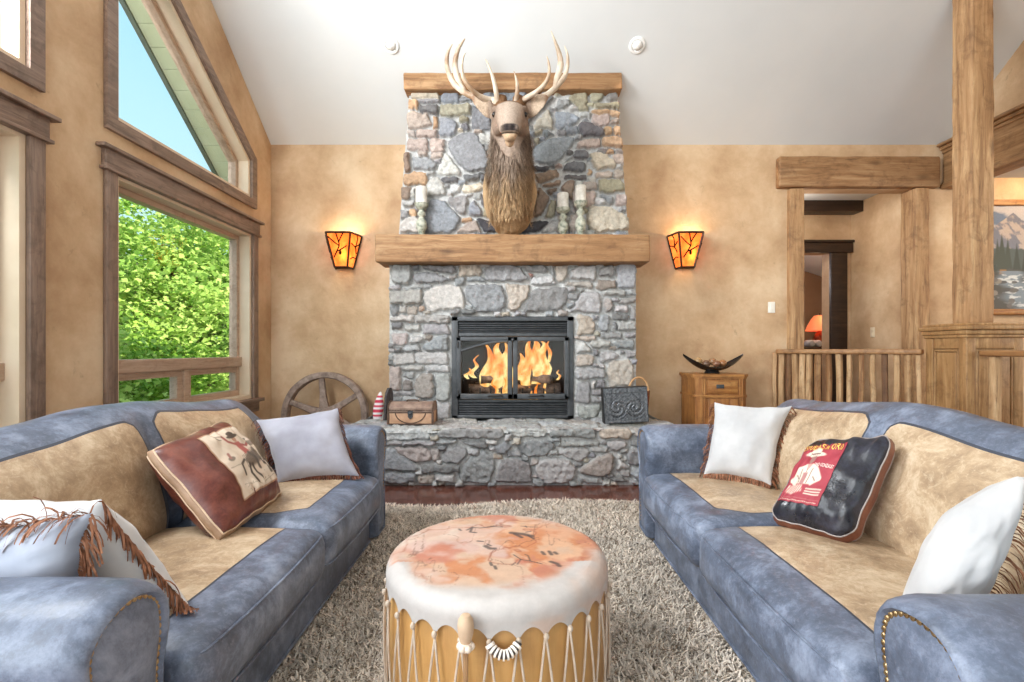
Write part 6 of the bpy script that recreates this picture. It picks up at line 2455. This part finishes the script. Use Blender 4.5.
bm = B()
cant(bm, KX0, KX1, KY0, KY1, 0.06, KZ - 0.025, 0.045)
cant(bm, KX0, KX1, KY0, KY1, 0.0, 0.08, 0.045, 0.008)
for x in (KX0 + 0.065, KX1 - 0.065):
    for dx in (-0.012, 0.012):
        tube(bm, [(x + dx, KY0, 0.10), (x + dx, KY0, KZ - 0.04)], 0.007, 8)
fin('carcass', bm, M_['cabz'], t, False)
bm = B()
cant(bm, KX0, KX1, KY0, KY1, KZ - 0.025, KZ, 0.045, 0.022)
cant(bm, KX0, KX1, KY0, KY1, KZ - 0.042, KZ - 0.025, 0.045, 0.010)
fin('top', bm, M_['cab'], t, False)
bm = B()
cant(bm, KX0, KX1, KY0, KY1, 0.632, 0.654, 0.045, 0.012)
fin('waist_moulding', bm, M_['cab'], t, False)
bm = B()
box(bm, KX0 + 0.10, KX1 - 0.10, KY0 - 0.012, KY0 + 0.02, 0.668, 0.795, 0.006)
dr = fin('drawer', bm, M_['cab'], t)
bm = B()
box(bm, 1.957 - 0.036, 1.957 + 0.036, KY0 - 0.016, KY0 - 0.010, 0.718, 0.756, 0.002)
tube(bm, catmull([(1.957 - 0.024, KY0 - 0.016, 0.742), (1.957 - 0.022, KY0 - 0.026, 0.728), (1.957 + 0.022, KY0 - 0.026, 0.728), (1.957 + 0.024, KY0 - 0.016, 0.742)], 4), 0.004, 6)
fin('bail_pull', bm, M_['black_metal'], dr)
bm = B()
x0, x1, z0, z1 = KX0 + 0.10, KX1 - 0.10, 0.10, 0.622
for (a, b, c, d) in ((x0, x0 + 0.08, z0, z1), (x1 - 0.08, x1, z0, z1), (x0 + 0.08, x1 - 0.08, z1 - 0.08, z1), (x0 + 0.08, x1 - 0.08, z0, z0 + 0.08)):
    box(bm, a, b, KY0 - 0.016, KY0 + 0.01, c, d, 0.004)
dr = fin('door', bm, M_['cabz'], t)
bm = B()
box(bm, x0 + 0.085, x1 - 0.085, KY0 - 0.012, KY0 + 0.012, z0 + 0.085, z1 - 0.085, 0.014)
fin('panel', bm, plain('reddish_pine_panel', rgb(142, 84, 50), rgb(170, 108, 66), 8, 0.45, stretch=(8, 8, 1)), dr)
bm = B()
ball(bm, (x0 + 0.04, KY0 - 0.024, 0.37), 0.012, 8)
fin('knob', bm, M_['black_metal'], dr)

BWX, BWY = 1.975, 4.755
t = thing('boat_bowl', 'long black boat-shaped bowl on the pine cabinet', 'bowl', (BWX, BWY, KZ))
bm = B()
rows = []
for i in range(33):
    s = -1 + 2 * i / 32
    x = BWX + s * 0.295
    zr = KZ + 0.042 + 0.136 * abs(s) ** 1.7
    zk = KZ + 0.022 + 0.150 * abs(s) ** 2.1
    hw = 0.105 * (1 - abs(s) ** 2.0) ** 0.8 + 0.004
    prf = []
    for k in range(13):
        a_ = -1 + 2 * k / 12
        prf.append((hw * a_, zk + (zr + 0.012 - zk) * abs(a_) ** 2.2))
    for k in range(12, -1, -1):
        a_ = -1 + 2 * k / 12
        prf.append(((hw - 0.007 * (hw > 0.02)) * a_, zk + 0.008 + (zr + 0.008 - zk) * abs(a_) ** 2.2))
    rows.append([bm.verts.new((x, BWY + p[0], p[1])) for p in prf])
for a, b in zip(rows[:-1], rows[1:]):
    ring_faces(bm, a, b)
bm.faces.new(rows[0])
bm.faces.new(rows[-1][::-1])
M_['black_gloss'] = plain('black_lacquer', rgb(24, 22, 22), rgb(38, 34, 34), 20, 0.25)
fin('bowl', bm, M_['black_gloss'], t, ang=60)
bm = B()
lathe(bm, [(0.055, 0.0), (0.062, 0.004), (0.055, 0.018), (0.045, 0.03)], (BWX - 0.01, BWY, KZ), 24, Matrix.Diagonal(Vector((1.25, 0.9, 1))))
fin('foot', bm, M_['black_gloss'], t)
cols = [(rgb(150, 112, 70), rgb(208, 172, 124)), (rgb(70, 46, 34), rgb(150, 116, 92)), (rgb(120, 84, 56), rgb(188, 148, 110)), (rgb(104, 66, 46), rgb(176, 128, 98)), (rgb(132, 84, 50), rgb(200, 146, 98))]
LB = ['gold decorative ball at the end of the black bowl', 'dark brown swirled decorative ball in the black bowl', 'olive bronze decorative ball behind the others in the black bowl',
      'pinkish brown decorative ball in front in the black bowl', 'copper decorative ball at the railing end of the black bowl']
for i, (dx, dy, r) in enumerate(((-0.145, 0.0, 0.037), (-0.072, -0.012, 0.037), (0.008, 0.03, 0.036), (0.014, -0.045, 0.034), (0.092, -0.004, 0.037))):
    x = BWX + dx
    s = dx / 0.295
    zk = KZ + 0.022 + 0.150 * abs(s) ** 2.1 + 0.024 + 0.03 * (i == 2) + 0.012 * (i == 3)
    bm = B()
    ball(bm, (x, BWY + dy, zk + r + 0.004), r, 14)
    mm = plain('polished_stone_ball', cols[i][0], cols[i][1], 22, 0.25, stretch=(1, 1, 2.5))
    tag(fin('decorative_ball', bm, mm), LB[i], 'ball', 'decorative balls in the bowl')

# ================================================================== switch, outlet, painting, lamp
t = thing('light_switch', 'white rocker light switch plate on the wall near the doorway', 'switch', (2.678, 4.995, 1.52))
bm = B()
box(bm, 2.642, 2.714, 4.990, 4.9995, 1.463, 1.577, 0.004)
fin('plate', bm, M_['white_plastic'], t)
bm = B()
box(bm, 2.662, 2.694, 4.985, 4.992, 1.487, 1.553, 0.003)
fin('rocker', bm, M_['white_plastic'], t)
t = thing('wall_outlet', 'small ivory socket plate on the hall wall seen through the doorway', 'outlet', (4.195, 5.63, 1.29))
M_['ivory'] = plain('ivory_plastic', rgb(222, 206, 178))
bm = B()
box(bm, 4.19, 4.1995, 5.595, 5.665, 1.23, 1.345, 0.004)
fin('plate', bm, M_['ivory'], t)
for z in (1.26, 1.315):
    bm = B()
    box(bm, 4.186, 4.192, 5.613, 5.647, z - 0.018, z + 0.018, 0.003)
    fin('socket', bm, M_['ivory'], t)

t = thing('landscape_painting', 'framed mountain landscape painting with pines and a rocky stream', 'painting', (5.5, 4.97, 1.4))
AX0, AX1, AZ0, AZ1 = 4.86, 6.46, 1.44, 2.62
bm = B()
for (a, b, c, d) in ((AX0 - 0.0, AX1, AZ1 - 0.06, AZ1), (AX0, AX1, AZ0, AZ0 + 0.06), (AX0, AX0 + 0.06, AZ0, AZ1), (AX1 - 0.06, AX1, AZ0, AZ1)):
    box(bm, a, b, 4.945, 4.995, c, d, 0.012)
fin('picture_frame', bm, M_['cab'], t)
ng, mg = 300, 220
U, V_ = np.meshgrid(np.linspace(0, 1, ng), np.linspace(0, 1, mg))
u, v = U.ravel(), V_.ravel()
p = Paint(u, v, rgb(120, 130, 148))
p.mix(sstep(0.62, 0.95, v + 0.2 * fbm(u * 5, v * 9, 3)), rgb(96, 110, 134))
p.mix(sstep(0.5, 0.62, fbm(u * 5, v * 10, 13)) * (v > 0.6) * 0.7, rgb(206, 196, 190))
mt_ = 0.62 + 0.30 * np.clip(1 - np.abs(u - 0.16) * 3.2, 0, 1) + 0.18 * np.clip(1 - np.abs(u - 0.55) * 3, 0, 1) + 0.07 * (fbm(u * 14, u * 3, 5) - 0.5)
mk = sstep(0, 0.01, mt_ - v)
p.mix(mk, rgb(112, 112, 124))
p.mix(mk * sstep(0.48, 0.6, fbm(u * 16 + v * 9, v * 9 - u * 4, 8)), rgb(176, 160, 150))
p.mix(sstep(0, 0.02, 0.60 + 0.08 * (fbm(u * 8, v, 9) - 0.5) - v), rgb(70, 78, 72))
p.mix(sstep(0.42, 0.36, v), rgb(64, 58, 46))
rr = random.Random(4)
for k in range(46):
    x, b, h = rr.random(), rr.uniform(0.34, 0.44), rr.uniform(0.12, 0.34)
    c = rr.choice([rgb(30, 38, 30), rgb(44, 50, 34), rgb(150, 104, 44), rgb(52, 58, 40)])
    p.poly([(x - h * 0.11, b), (x + h * 0.11, b), (x, b + h)], c, 0.006)
st = np.abs(u - (0.10 + 0.5 * (0.4 - v) + 0.03 * np.sin(v * 40)))
p.mix(sstep(0.10 + 0.3 * (0.4 - v), 0.04, st) * (v < 0.37), rgb(120, 132, 142))
p.mix(sstep(0.5, 0.62, fbm(u * 18, v * 40, 6)) * (v < 0.34) * sstep(0.2, 0.05, st), rgb(206, 208, 208))
for k in range(36):
    p.oval(rr.random(), rr.uniform(0.02, 0.3), rr.uniform(0.015, 0.04), rr.uniform(0.012, 0.026), rr.choice([rgb(96, 90, 84), rgb(66, 62, 58), rgb(136, 124, 110)]), 0.9)
pts = np.stack([lerp(AX0 + 0.05, AX1 - 0.05, u), np.full(len(u), 4.972), lerp(AZ0 + 0.05, AZ1 - 0.05, v)], 1)
vid = np.arange(ng * mg).reshape(mg, ng)
me = npmesh('canvas', pts, np.stack([vid[:-1, :-1], vid[:-1, 1:], vid[1:, 1:], vid[1:, :-1]], -1).reshape(-1, 4))
setcol(me, p.c)
link('canvas', me, M_['canvas'], t, True, 180)
light('picture_light', 'SPOT', (5.3, 4.45, 2.8), 14, (1, 0.66, 0.32), 0.06, aim=(0.0, 0.55, -0.45), angle=2.2)
light('gallery_point_fill', 'POINT', (5.8, 3.0, 2.6), 40, (1, 0.85, 0.65), 0.15)  # added point fill for the gallery, no fixture modelled

# bedroom lamp on a dresser
LX, LY = 4.83, 7.6
t = thing('dresser', 'low chest of drawers in the bedroom under the table lamp', 'dresser', (4.9, 7.7, 0))
bm = B()
box(bm, 4.1, 5.7, 7.35, 7.95, 0.06, 1.09, 0.01)
fin('carcass', bm, M_['dark_wood'], t)
bm = B()
box(bm, 4.07, 5.73, 7.32, 7.97, 1.09, 1.12, 0.008)
fin('top', bm, M_['dark_wood'], t)
for k in range(3):
    bm = B()
    box(bm, 4.14, 5.66, 7.335, 7.36, 0.12 + 0.32 * k, 0.40 + 0.32 * k, 0.006)
    fin('drawer', bm, M_['dark_wood'], t)
t = thing('table_lamp', 'glowing table lamp with a red-orange shade seen in the far bedroom', 'lamp', (LX, LY, 1.12))
bm = B()
lathe(bm, [(0.07, 0.0), (0.08, 0.015), (0.05, 0.03), (0.03, 0.05), (0.075, 0.10), (0.085, 0.16), (0.06, 0.22), (0.025, 0.26), (0.02, 0.32)], (LX, LY, 1.12), 24)
fin('base', bm, plain('ember_glaze', rgb(96, 44, 24), rgb(170, 84, 40), 16, 0.3), t)
bm = B()
prf = [(0.20, 0.26), (0.17, 0.34), (0.12, 0.44), (0.075, 0.50)]
lathe(bm, prf + [(0.072, 0.50), (0.117, 0.438), (0.167, 0.338), (0.197, 0.26)], (LX, LY, 1.12), 20)
fin('lamp_shade', bm, emit('red_lamp_shade', rgb(226, 116, 70), 0.8), t)
bm = B()
lathe(bm, [(0.012, 0.50), (0.014, 0.52), (0.004, 0.54)], (LX, LY, 1.12), 10)
fin('finial', bm, M_['bronze'], t)
light('bedroom_lamp', 'POINT', (LX, LY - 0.3, 1.75), 10, (1, 0.62, 0.36), 0.1)
light('bedroom_point', 'POINT', (3.4, 7.2, 2.2), 22, (0.95, 0.93, 1.0), 0.2)  # bare point lamp in mid bedroom, no fixture modelled
light('hall_fill', 'POINT', (3.0, 5.5, 2.6), 16, (1, 0.93, 0.82), 0.12)  # added point fill to brighten the hall, no fixture there
t = thing('pillow_roll', 'rolled white towel on the bedroom dresser beside the glowing lamp', 'towel', (4.62, 7.5, 1.12))
for k in range(1):
    bm = B()
    for dx in (0, 0.11):
        lathe(bm, [(0.0, -0.09), (0.045, -0.085), (0.055, -0.06), (0.055, 0.06), (0.045, 0.085), (0, 0.09)], (4.60 + dx, 7.5, 1.178), 16, Matrix.Rotation(PI / 2, 3, 'X'))
    fin('cloth', bm, M_['suede'], t)

# ================================================================== the elk head
def elk():
    K = thing('elk_head_mount', 'mounted elk head and shoulders with large antlers on the stone chimney', 'trophy head', (-0.02, 4.55, 2.12))
    ex = -0.018
    # centre line of the neck and head: y, z, half width, half depth (along the other axis), direction angle of the ring normal in the y-z plane
    st = [  # (y, z, halfwidth, halfdepth, nx_y, nx_z)
        (4.565, 2.50, 0.205, 0.37, -1.0, 0.0),
        (4.50, 2.50, 0.232, 0.385, -1.0, 0.05),
        (4.40, 2.505, 0.238, 0.37, -0.97, 0.15),
        (4.29, 2.54, 0.226, 0.33, -0.86, 0.42),
        (4.19, 2.62, 0.205, 0.27, -0.62, 0.75),
        (4.12, 2.73, 0.188, 0.215, -0.42, 0.9),
        (4.06, 2.85, 0.172, 0.180, -0.42, 0.9),
        (4.00, 2.955, 0.160, 0.160, -0.62, 0.78),
        (3.95, 3.005, 0.150, 0.145, -0.94, 0.25),
        (3.90, 3.010, 0.150, 0.130, -0.96, -0.25),
        (3.85, 2.985, 0.140, 0.118, -0.82, -0.57),
        (3.79, 2.930, 0.108, 0.098, -0.68, -0.73),
        (3.735, 2.865, 0.084, 0.080, -0.62, -0.78),
        (3.69, 2.805, 0.078, 0.070, -0.62, -0.78),
        (3.662, 2.768, 0.070, 0.060, -0.66, -0.75),
        (3.648, 2.748, 0.045, 0.040, -0.7, -0.7)]
    bm = B()
    n = 28
    rings = []
    for i, (y, z, hw, hd, ny, nz) in enumerate(st):
        d = Vector((0, ny, nz)).normalized()
        up = Vector((1, 0, 0)).cross(d)
        up.normalize()
        if up.dot(Vector((0, 0.3, 1))) < 0:
            up = -up
        ring = []
        for k in range(n):
            a_ = 2 * PI * k / n
            ca, sa = math.cos(a_), math.sin(a_)
            w_, h_ = hw * ca, hd * sa
            if i >= 8:      # head: flatter brow, narrower jaw
                w_ *= (1.0 - 0.22 * max(0, -sa))
                if i >= 11:
                    h_ *= 1.0
            ring.append(bm.verts.new(Vector((ex + w_, y, z)) + up * h_))
        rings.append(ring)
    for a, b in zip(rings[:-1], rings[1:]):
        ring_faces(bm, a, b)
    bm.faces.new(rings[0][::-1])
    bm.faces.new(rings[-1])
    bmesh.ops.subdivide_edges(bm, edges=bm.edges[:], cuts=1, use_grid_fill=True, smooth=0.6)
    # brow ridges over the eyes, chin, cheeks
    for s in (-1, 1):
        ball(bm, (ex + s * 0.112, 3.868, 3.055), 0.045, 10, (0.8, 1.2, 0.6))
        ball(bm, (ex + s * 0.095, 3.87, 2.93), 0.07, 10, (0.7, 1.1, 1.1))
        ball(bm, (ex + s * 0.042, 3.640, 2.800), 0.03, 8, (1, 0.9, 1))       # nostril rims
        tube(bm, catmull([(ex + s * 0.075, 3.95, 3.12), (ex + s * 0.07, 3.95, 3.17), (ex + s * 0.072, 3.955, 3.20)], 4), [0.05] * 9, 12)     # pedicles
        # ears: cupped, pointing out and a little back
        pts = catmull([(ex + s * 0.12, 3.965, 3.07), (ex + s * 0.17, 3.955, 3.10), (ex + s * 0.225, 3.945, 3.15), (ex + s * 0.275, 3.95, 3.195), (ex + s * 0.315, 3.965, 3.225)], 5)
        rr_ = []
        for j, p in enumerate(pts):
            f = j / (len(pts) - 1)
            w_ = 0.006 + 0.062 * math.sin(PI * min(1.0, (f * 0.86 + 0.14) ** 0.9)) ** 0.9
            if j == 0:
                t_ = (pts[1] - pts[0]).normalized()
            elif j == len(pts) - 1:
                t_ = (pts[-1] - pts[-2]).normalized()
            else:
                t_ = (pts[j + 1] - pts[j - 1]).normalized()
            u_ = t_.cross(Vector((0, 1, 0))).normalized()
            v_ = Vector((0, 1, 0))
            ring = []
            for k in range(14):
                a_ = 2 * PI * k / 14
                cu_, su_ = math.cos(a_), math.sin(a_)
                cup = 0.030 * cu_ * cu_ * math.sin(f * PI)
                ring.append(bm.verts.new(p + u_ * cu_ * w_ + v_ * (su_ * (0.016 if f < 0.95 else 0.006) - cup + 0.012)))
            rr_.append(ring)
        for a, b in zip(rr_[:-1], rr_[1:]):
            ring_faces(bm, a, b)
        bm.faces.new(rr_[0][::-1])
        bm.faces.new(rr_[-1])
    ball(bm, (ex, 3.69, 2.735), 0.05, 10, (0.95, 1.0, 0.7))       # chin
    ball(bm, (ex, 3.75, 2.735), 0.045, 10, (0.8, 1.1, 1.2))        # chin tuft
    bmesh.ops.recalc_face_normals(bm, faces=bm.faces[:])
    me = bpy.data.meshes.new('elk')
    bm.to_mesh(me)
    bm.free()
    tmp = bpy.data.objects.new('elk', me)
    C.objects.link(tmp)
    rm = tmp.modifiers.new('r', 'REMESH')
    rm.mode = 'VOXEL'
    rm.voxel_size = 0.0085
    sm = tmp.modifiers.new('s', 'SMOOTH')
    sm.iterations = 3
    sm.factor = 0.5
    dg = bpy.context.evaluated_depsgraph_get()
    me2 = bpy.data.meshes.new_from_object(tmp.evaluated_get(dg))
    bpy.data.objects.remove(tmp)
    nV = len(me2.vertices)
    co = np.empty(nV * 3, dtype=np.float32)
    me2.vertices.foreach_get('co', co)
    co = co.reshape(-1, 3).astype(float)
    no = np.empty(nV * 3, dtype=np.float32)
    me2.vertices.foreach_get('normal', no)
    no = no.reshape(-1, 3)
    x, y, z = co[:, 0] - ex, co[:, 1], co[:, 2]
    # shape: eye sockets, nostrils, mouth line, shaggy neck
    def dimple(cx, cy, cz, r, d):
        g = np.exp(-(((x - cx) ** 2 + (y - cy) ** 2 + (z - cz) ** 2) / r ** 2))
        co[:] -= no * (g * d)[:, None]
    for s in (-1, 1):
        dimple(s * 0.125, 3.835, 3.005, 0.03, 0.016)
        dimple(s * 0.042, 3.612, 2.800, 0.017, 0.018)
    mouth = np.exp(-(((z - (2.757 + 0.35 * (y - 3.64) - 1.5 * x * x)) / 0.007) ** 2)) * (y < 3.74) * (np.abs(x) < 0.085)
    co -= no * (mouth * 0.010)[:, None]
    neck = sstep(3.84, 4.02, y) * sstep(3.0, 2.85, z)
    shag = (fbm(x * 22, z * 7 + y * 5, 5, 4) - 0.5)
    co += no * (neck * shag * 0.045)[:, None]
    co += no * ((fbm(x * 60, z * 22 + y * 22, 15, 3) - 0.5) * 0.006)[:, None]
    me2.vertices.foreach_set('co', co.astype(np.float32).ravel())
    # coat
    c_body = np.array(rgb(206, 172, 132)[:3])
    c_neck = np.array(rgb(150, 126, 106)[:3])
    c_dark = np.array(rgb(84, 64, 50)[:3])
    c_face = np.array(rgb(172, 152, 136)[:3])
    streak = fbm(x * 30, z * 6 + y * 6, 9, 4)
    w_n = sstep(2.30, 2.62, z + 0.10 * (streak - 0.5) - 0.9 * np.maximum(0, np.abs(x) - 0.10) + 0.25 * np.maximum(0, 4.35 - y) - 0.10)
    col = c_body * (1 - w_n)[:, None] + c_neck * w_n[:, None]
    k = sstep(0.42, 0.62, streak) * w_n
    col = col * (1 - 0.6 * k)[:, None] + c_dark * (0.6 * k)[:, None]
    k = sstep(0.60, 0.72, streak) * w_n * 0.55
    col = col * (1 - k)[:, None] + np.array(rgb(190, 172, 154)[:3]) * k[:, None]
    hd_ = sstep(3.98, 3.90, y)
    col = col * (1 - hd_)[:, None] + c_face * hd_[:, None]
    k = sstep(0.055, 0.025, np.abs(x)) * hd_ * sstep(2.82, 2.9, z) * 0.4
    col = col * (1 - k)[:, None] + np.array(rgb(196, 178, 162)[:3]) * k[:, None]
    k = hd_ * sstep(0.075, 0.115, np.abs(x)) * 0.55
    col = col * (1 - k)[:, None] + np.array(rgb(112, 86, 68)[:3]) * k[:, None]
    k = sstep(3.07, 3.115, z + 0.03 * (streak - 0.5)) * sstep(0.15, 0.12, np.abs(x))
    col = col * (1 - k)[:, None] + np.array(rgb(120, 88, 62)[:3]) * k[:, None]
    k = sstep(2.775, 2.745, z) * sstep(3.84, 3.78, y)
    col = col * (1 - k)[:, None] + np.array(rgb(206, 176, 144)[:3]) * k[:, None]
    k = np.exp(-(((np.abs(x) - 0.02) / 0.055) ** 2)) * sstep(3.69, 3.65, y) * sstep(2.762, 2.775, z) * sstep(2.85, 2.825, z)
    col = col * (1 - k)[:, None] + np.array(rgb(44, 38, 38)[:3]) * k[:, None]
    col = col * (1 - mouth)[:, None] + np.array(rgb(30, 24, 22)[:3]) * mouth[:, None]
    for s in (-1, 1):
        g = np.exp(-(((x - s * 0.125) ** 2 + (y - 3.835) ** 2 + (z - 3.005) ** 2) / 0.03 ** 2))
        col = col * (1 - 0.8 * g)[:, None] + np.array(rgb(52, 42, 36)[:3]) * (0.8 * g)[:, None]
    ear = sstep(0.165, 0.20, np.abs(x)) * (z > 3.0) * (y > 3.9)
    col = col * (1 - ear)[:, None] + np.array(rgb(150, 118, 94)[:3]) * ear[:, None]
    inner = ear * (no[:, 1] < -0.3) * sstep(0.30, 0.27, np.abs(x))
    col = col * (1 - inner * 0.7)[:, None] + np.array(rgb(206, 186, 164)[:3]) * (inner * 0.7)[:, None]
    co[:, 2] -= 0.06 * sstep(2.5, 2.9, z)
    me2.vertices.foreach_set('co', co.astype(np.float32).ravel())
    setcol(me2, col)
    o = link('head_and_neck', me2, M_['fur'], K, True, 180)
    # eyes
    for s in (-1, 1):
        bm = B()
        ball(bm, (ex + s * 0.122, 3.838, 2.946), 0.021, 10)
        fin('eye', bm, plain('dark_glass_eye', rgb(20, 14, 12), rgb(36, 24, 18), 10, 0.08), K)
    # throat mane
    rs = np.random.RandomState(3)
    base, outs = [], []
    cand = np.where((no[:, 1] < -0.1) & (neck > 0.4) & (z > 2.25) & (np.abs(x) < 0.2))[0]
    pick = rs.choice(cand, 5200)
    V, Q, CC = [], [], []
    for i in pick:
        p = co[i]
        nn = no[i]
        l = 0.05 + 0.05 * rs.rand()
        d = nn * 0.45 + np.array([0, -0.05, -1.0]) + rs.randn(3) * 0.12
        d = d / np.linalg.norm(d)
        side = np.cross(nn, d)
        side = side / (np.linalg.norm(side) + 1e-6) * 0.0026
        q0 = p - nn * 0.004
        q1 = p + d * l * 0.55 + nn * 0.004
        q2 = p + d * l - nn * 0.002
        b = len(V)
        V += [q0 - side, q0 + side, q1 + side * 0.8, q1 - side * 0.8, q2 + side * 0.25, q2 - side * 0.25]
        Q += [(b, b + 1, b + 2, b + 3), (b + 3, b + 2, b + 4, b + 5)]
        cc = col[i] * (0.6 + 0.8 * rs.rand())
        CC += [cc] * 6
    me = npmesh('throat_mane', np.array(V), np.array(Q))
    setcol(me, np.array(CC))
    link('throat_mane', me, M_['fur'], K, True, 180, kind='stuff')
    # antlers: pixel places with their depths
    M_['antler'] = plain('weathered_antler', rgb(152, 122, 94), rgb(212, 196, 176), 6, 0.5, 0.3, 60, lo=0.36, hi=0.62)

    def ant(name_parts, s):
        bm = B()
        for pts, rad in name_parts:
            cl = catmull([P(a_, b_, d_) for a_, b_, d_ in pts], 8)
            m = len(cl)
            rr2 = []
            for i in range(m):
                j = i / (m - 1) * (len(rad) - 1)
                k_ = min(int(j), len(rad) - 2)
                rr2.append(0.8 * lerp(rad[k_], rad[k_ + 1], j - k_) * (1 + 0.10 * noise.noise(Vector((i * 0.5, s * 5.0, rad[0] * 90)))))
            tube(bm, cl, rr2, 12)
        fin('antler', bm, M_['antler'], K, ang=180)
    ant([([(501, 106, 3.955), (494, 101, 3.96), (482, 99, 3.98), (467, 94, 4.02), (455, 85, 4.06), (449, 74, 4.08), (446.8, 62, 4.07), (448.5, 51, 4.04), (452.5, 44, 4.02)], [.040, .036, .032, .030, .030, .027, .023, .016, .004]),
         ([(464, 91, 4.03), (459, 83, 4.08), (456, 73, 4.10), (455.2, 62, 4.09), (458, 50, 4.05), (462, 43, 4.02), (465, 38.5, 4.00)], [.026, .033, .034, .028, .02, .012, .004]),
         ([(490, 100.5, 3.96), (479, 96, 3.90), (470, 88, 3.84), (463.5, 78, 3.82), (461.8, 67, 3.80), (463, 58, 3.80), (465.5, 53, 3.80)], [.034, .027, .023, .020, .016, .010, .003]),
         ([(497.5, 103, 3.94), (496, 92, 3.88), (493.5, 80, 3.85), (489.5, 68, 3.83), (485.5, 59, 3.82)], [.030, .024, .019, .013, .003])], -1)
    ant([([(514, 106, 3.955), (521, 102, 3.96), (533, 99, 3.98), (545, 96, 4.03), (556, 87, 4.06), (564, 77, 4.08), (567.5, 66, 4.07), (567.5, 55, 4.04), (564.5, 46, 4.02)], [.040, .036, .032, .032, .030, .026, .021, .014, .004]),
         ([(555, 88, 4.05), (557, 79, 4.08), (560.5, 66, 4.09), (559.5, 55, 4.06), (556, 44, 4.02), (551, 31, 3.98)], [.024, .034, .034, .026, .016, .004]),
         ([(520, 101.5, 3.96), (528, 97, 3.90), (538, 90.5, 3.85), (546, 82, 3.82), (549.3, 72, 3.80), (548.5, 62, 3.80), (546.8, 56, 3.80)], [.034, .027, .023, .020, .016, .010, .003]),
         ([(516, 103, 3.94), (517, 94, 3.88), (517.2, 85, 3.86), (515.8, 77, 3.84), (513.8, 71, 3.83)], [.028, .022, .017, .011, .003])], 1)


elk()

# ================================================================== trees outside the window
def tree(name, label, x, y, base, height, crown_r, n, seed, cols, leaf=0.12):
    rs = np.random.RandomState(seed)
    t = thing(name, label, 'tree', (x, y, base), 'trees outside the window')
    bm = B()
    rr = random.Random(seed)
    pts = [(x + rr.uniform(-.05, .05) * k, y + rr.uniform(-.05, .05) * k, base - 0.05 + (height * 0.8) * k / 6) for k in range(7)]
    tube(bm, pts, [0.16 * (1 - k / 8) for k in range(7)], 10)
    tips = []
    for k in range(26):
        f = rr.uniform(0.12, 0.95)
        p0 = Vector(pts[min(5, int(f * 6))])
        a_ = rr.uniform(0, 2 * PI)
        L_ = crown_r * (1.1 - 0.75 * f) * rr.uniform(0.7, 1.1)
        p1 = p0 + Vector((math.cos(a_) * L_ * 0.5, math.sin(a_) * L_ * 0.5, L_ * 0.35))
        p2 = p0 + Vector((math.cos(a_) * L_, math.sin(a_) * L_, L_ * 0.55))
        tube(bm, catmull([p0, p1, p2], 3), [0.035, 0.03, 0.026, 0.02, 0.016, 0.012, 0.008], 6)
        tips += [p1, p2, p1.lerp(p2, 0.5)]
    fin('trunk', bm, M_['bark'], t)
    # leaves in clumps round the boughs
    cen = np.array([tuple(p) for p in tips])
    extra = rs.randn(70, 3)
    extra = extra / np.linalg.norm(extra, axis=1)[:, None] * (0.55 + 0.45 * rs.rand(70, 1))
    ec = np.array([x, y, base + height * 0.52]) + extra * np.array([crown_r, crown_r, height * 0.48])
    cen = np.concatenate([cen, ec])
    ci = rs.randint(0, len(cen), n)
    off = rs.randn(n, 3) * np.array([0.21, 0.21, 0.12])
    pos = cen[ci] + off
    sz = leaf * (0.6 + 0.7 * rs.rand(n))
    nrm = rs.randn(n, 3) * 0.7 + np.array([0.25, -0.2, 1.0])
    nrm /= np.linalg.norm(nrm, axis=1)[:, None]
    tx = np.cross(nrm, rs.randn(n, 3))
    tx /= np.linalg.norm(tx, axis=1)[:, None]
    ty = np.cross(nrm, tx)
    s = sz[:, None]
    a = pos - ty * s * 0.5
    b = pos + tx * s * 0.42 - ty * s * 0.02 + nrm * s * 0.10
    c = pos + ty * s * 0.55
    d = pos - tx * s * 0.42 - ty * s * 0.02 + nrm * s * 0.10
    V = np.stack([a, b, c, d], 1).reshape(-1, 3)
    q = np.arange(n * 4).reshape(n, 4)
    me = npmesh('foliage', V, q)
    tone = rs.rand(len(cen))[ci] * 0.6 + 0.4 * rs.rand(n)
    c0, c1 = np.array(cols[0][:3]), np.array(cols[1][:3])
    col = c0 + (c1 - c0) * tone[:, None]
    setcol(me, np.repeat(col, 4, axis=0))
    link('foliage', me, M_['leaf'], t, False, kind='stuff')


G1 = (rgb(82, 132, 40), rgb(186, 218, 100))
G2 = (rgb(104, 154, 52), rgb(222, 240, 140))
G3 = (rgb(64, 108, 44), rgb(150, 188, 96))
for i, (x, y, hh, r, n, g, lb) in enumerate([
    (-5.6, 8.0, 4.3, 1.5, 6500, G2, 'bright maple nearest the big window glass'),
    (-5.4, 9.8, 4.4, 1.5, 6000, G1, 'green maple filling the far side of the big window'),
    (-7.6, 8.6, 4.9, 1.8, 7000, G1, 'green maple behind the bright one at the near side of the big window'),
    (-7.4, 11.4, 5.2, 1.9, 7000, G3, 'darker maple standing further back in the middle of the big window'),
    (-9.8, 10.4, 5.4, 2.0, 7000, G3, 'dark green tree far back at the upper near corner of the big window'),
    (-9.2, 14.0, 5.8, 2.2, 7000, G1, 'distant tree closing the view through the big window'),
    (-5.1, 5.2, 2.3, 1.0, 3500, G2, 'low bright shrub below the big window'),
    (-5.3, 6.6, 2.2, 1.0, 3500, G1, 'low green shrub beyond the small awning panes')]):
    tree('maple_tree' if i < 6 else 'shrub', lb, x, y, -0.55, hh, r, n * 3, 40 + i, g, 0.085 if i < 6 else 0.07)
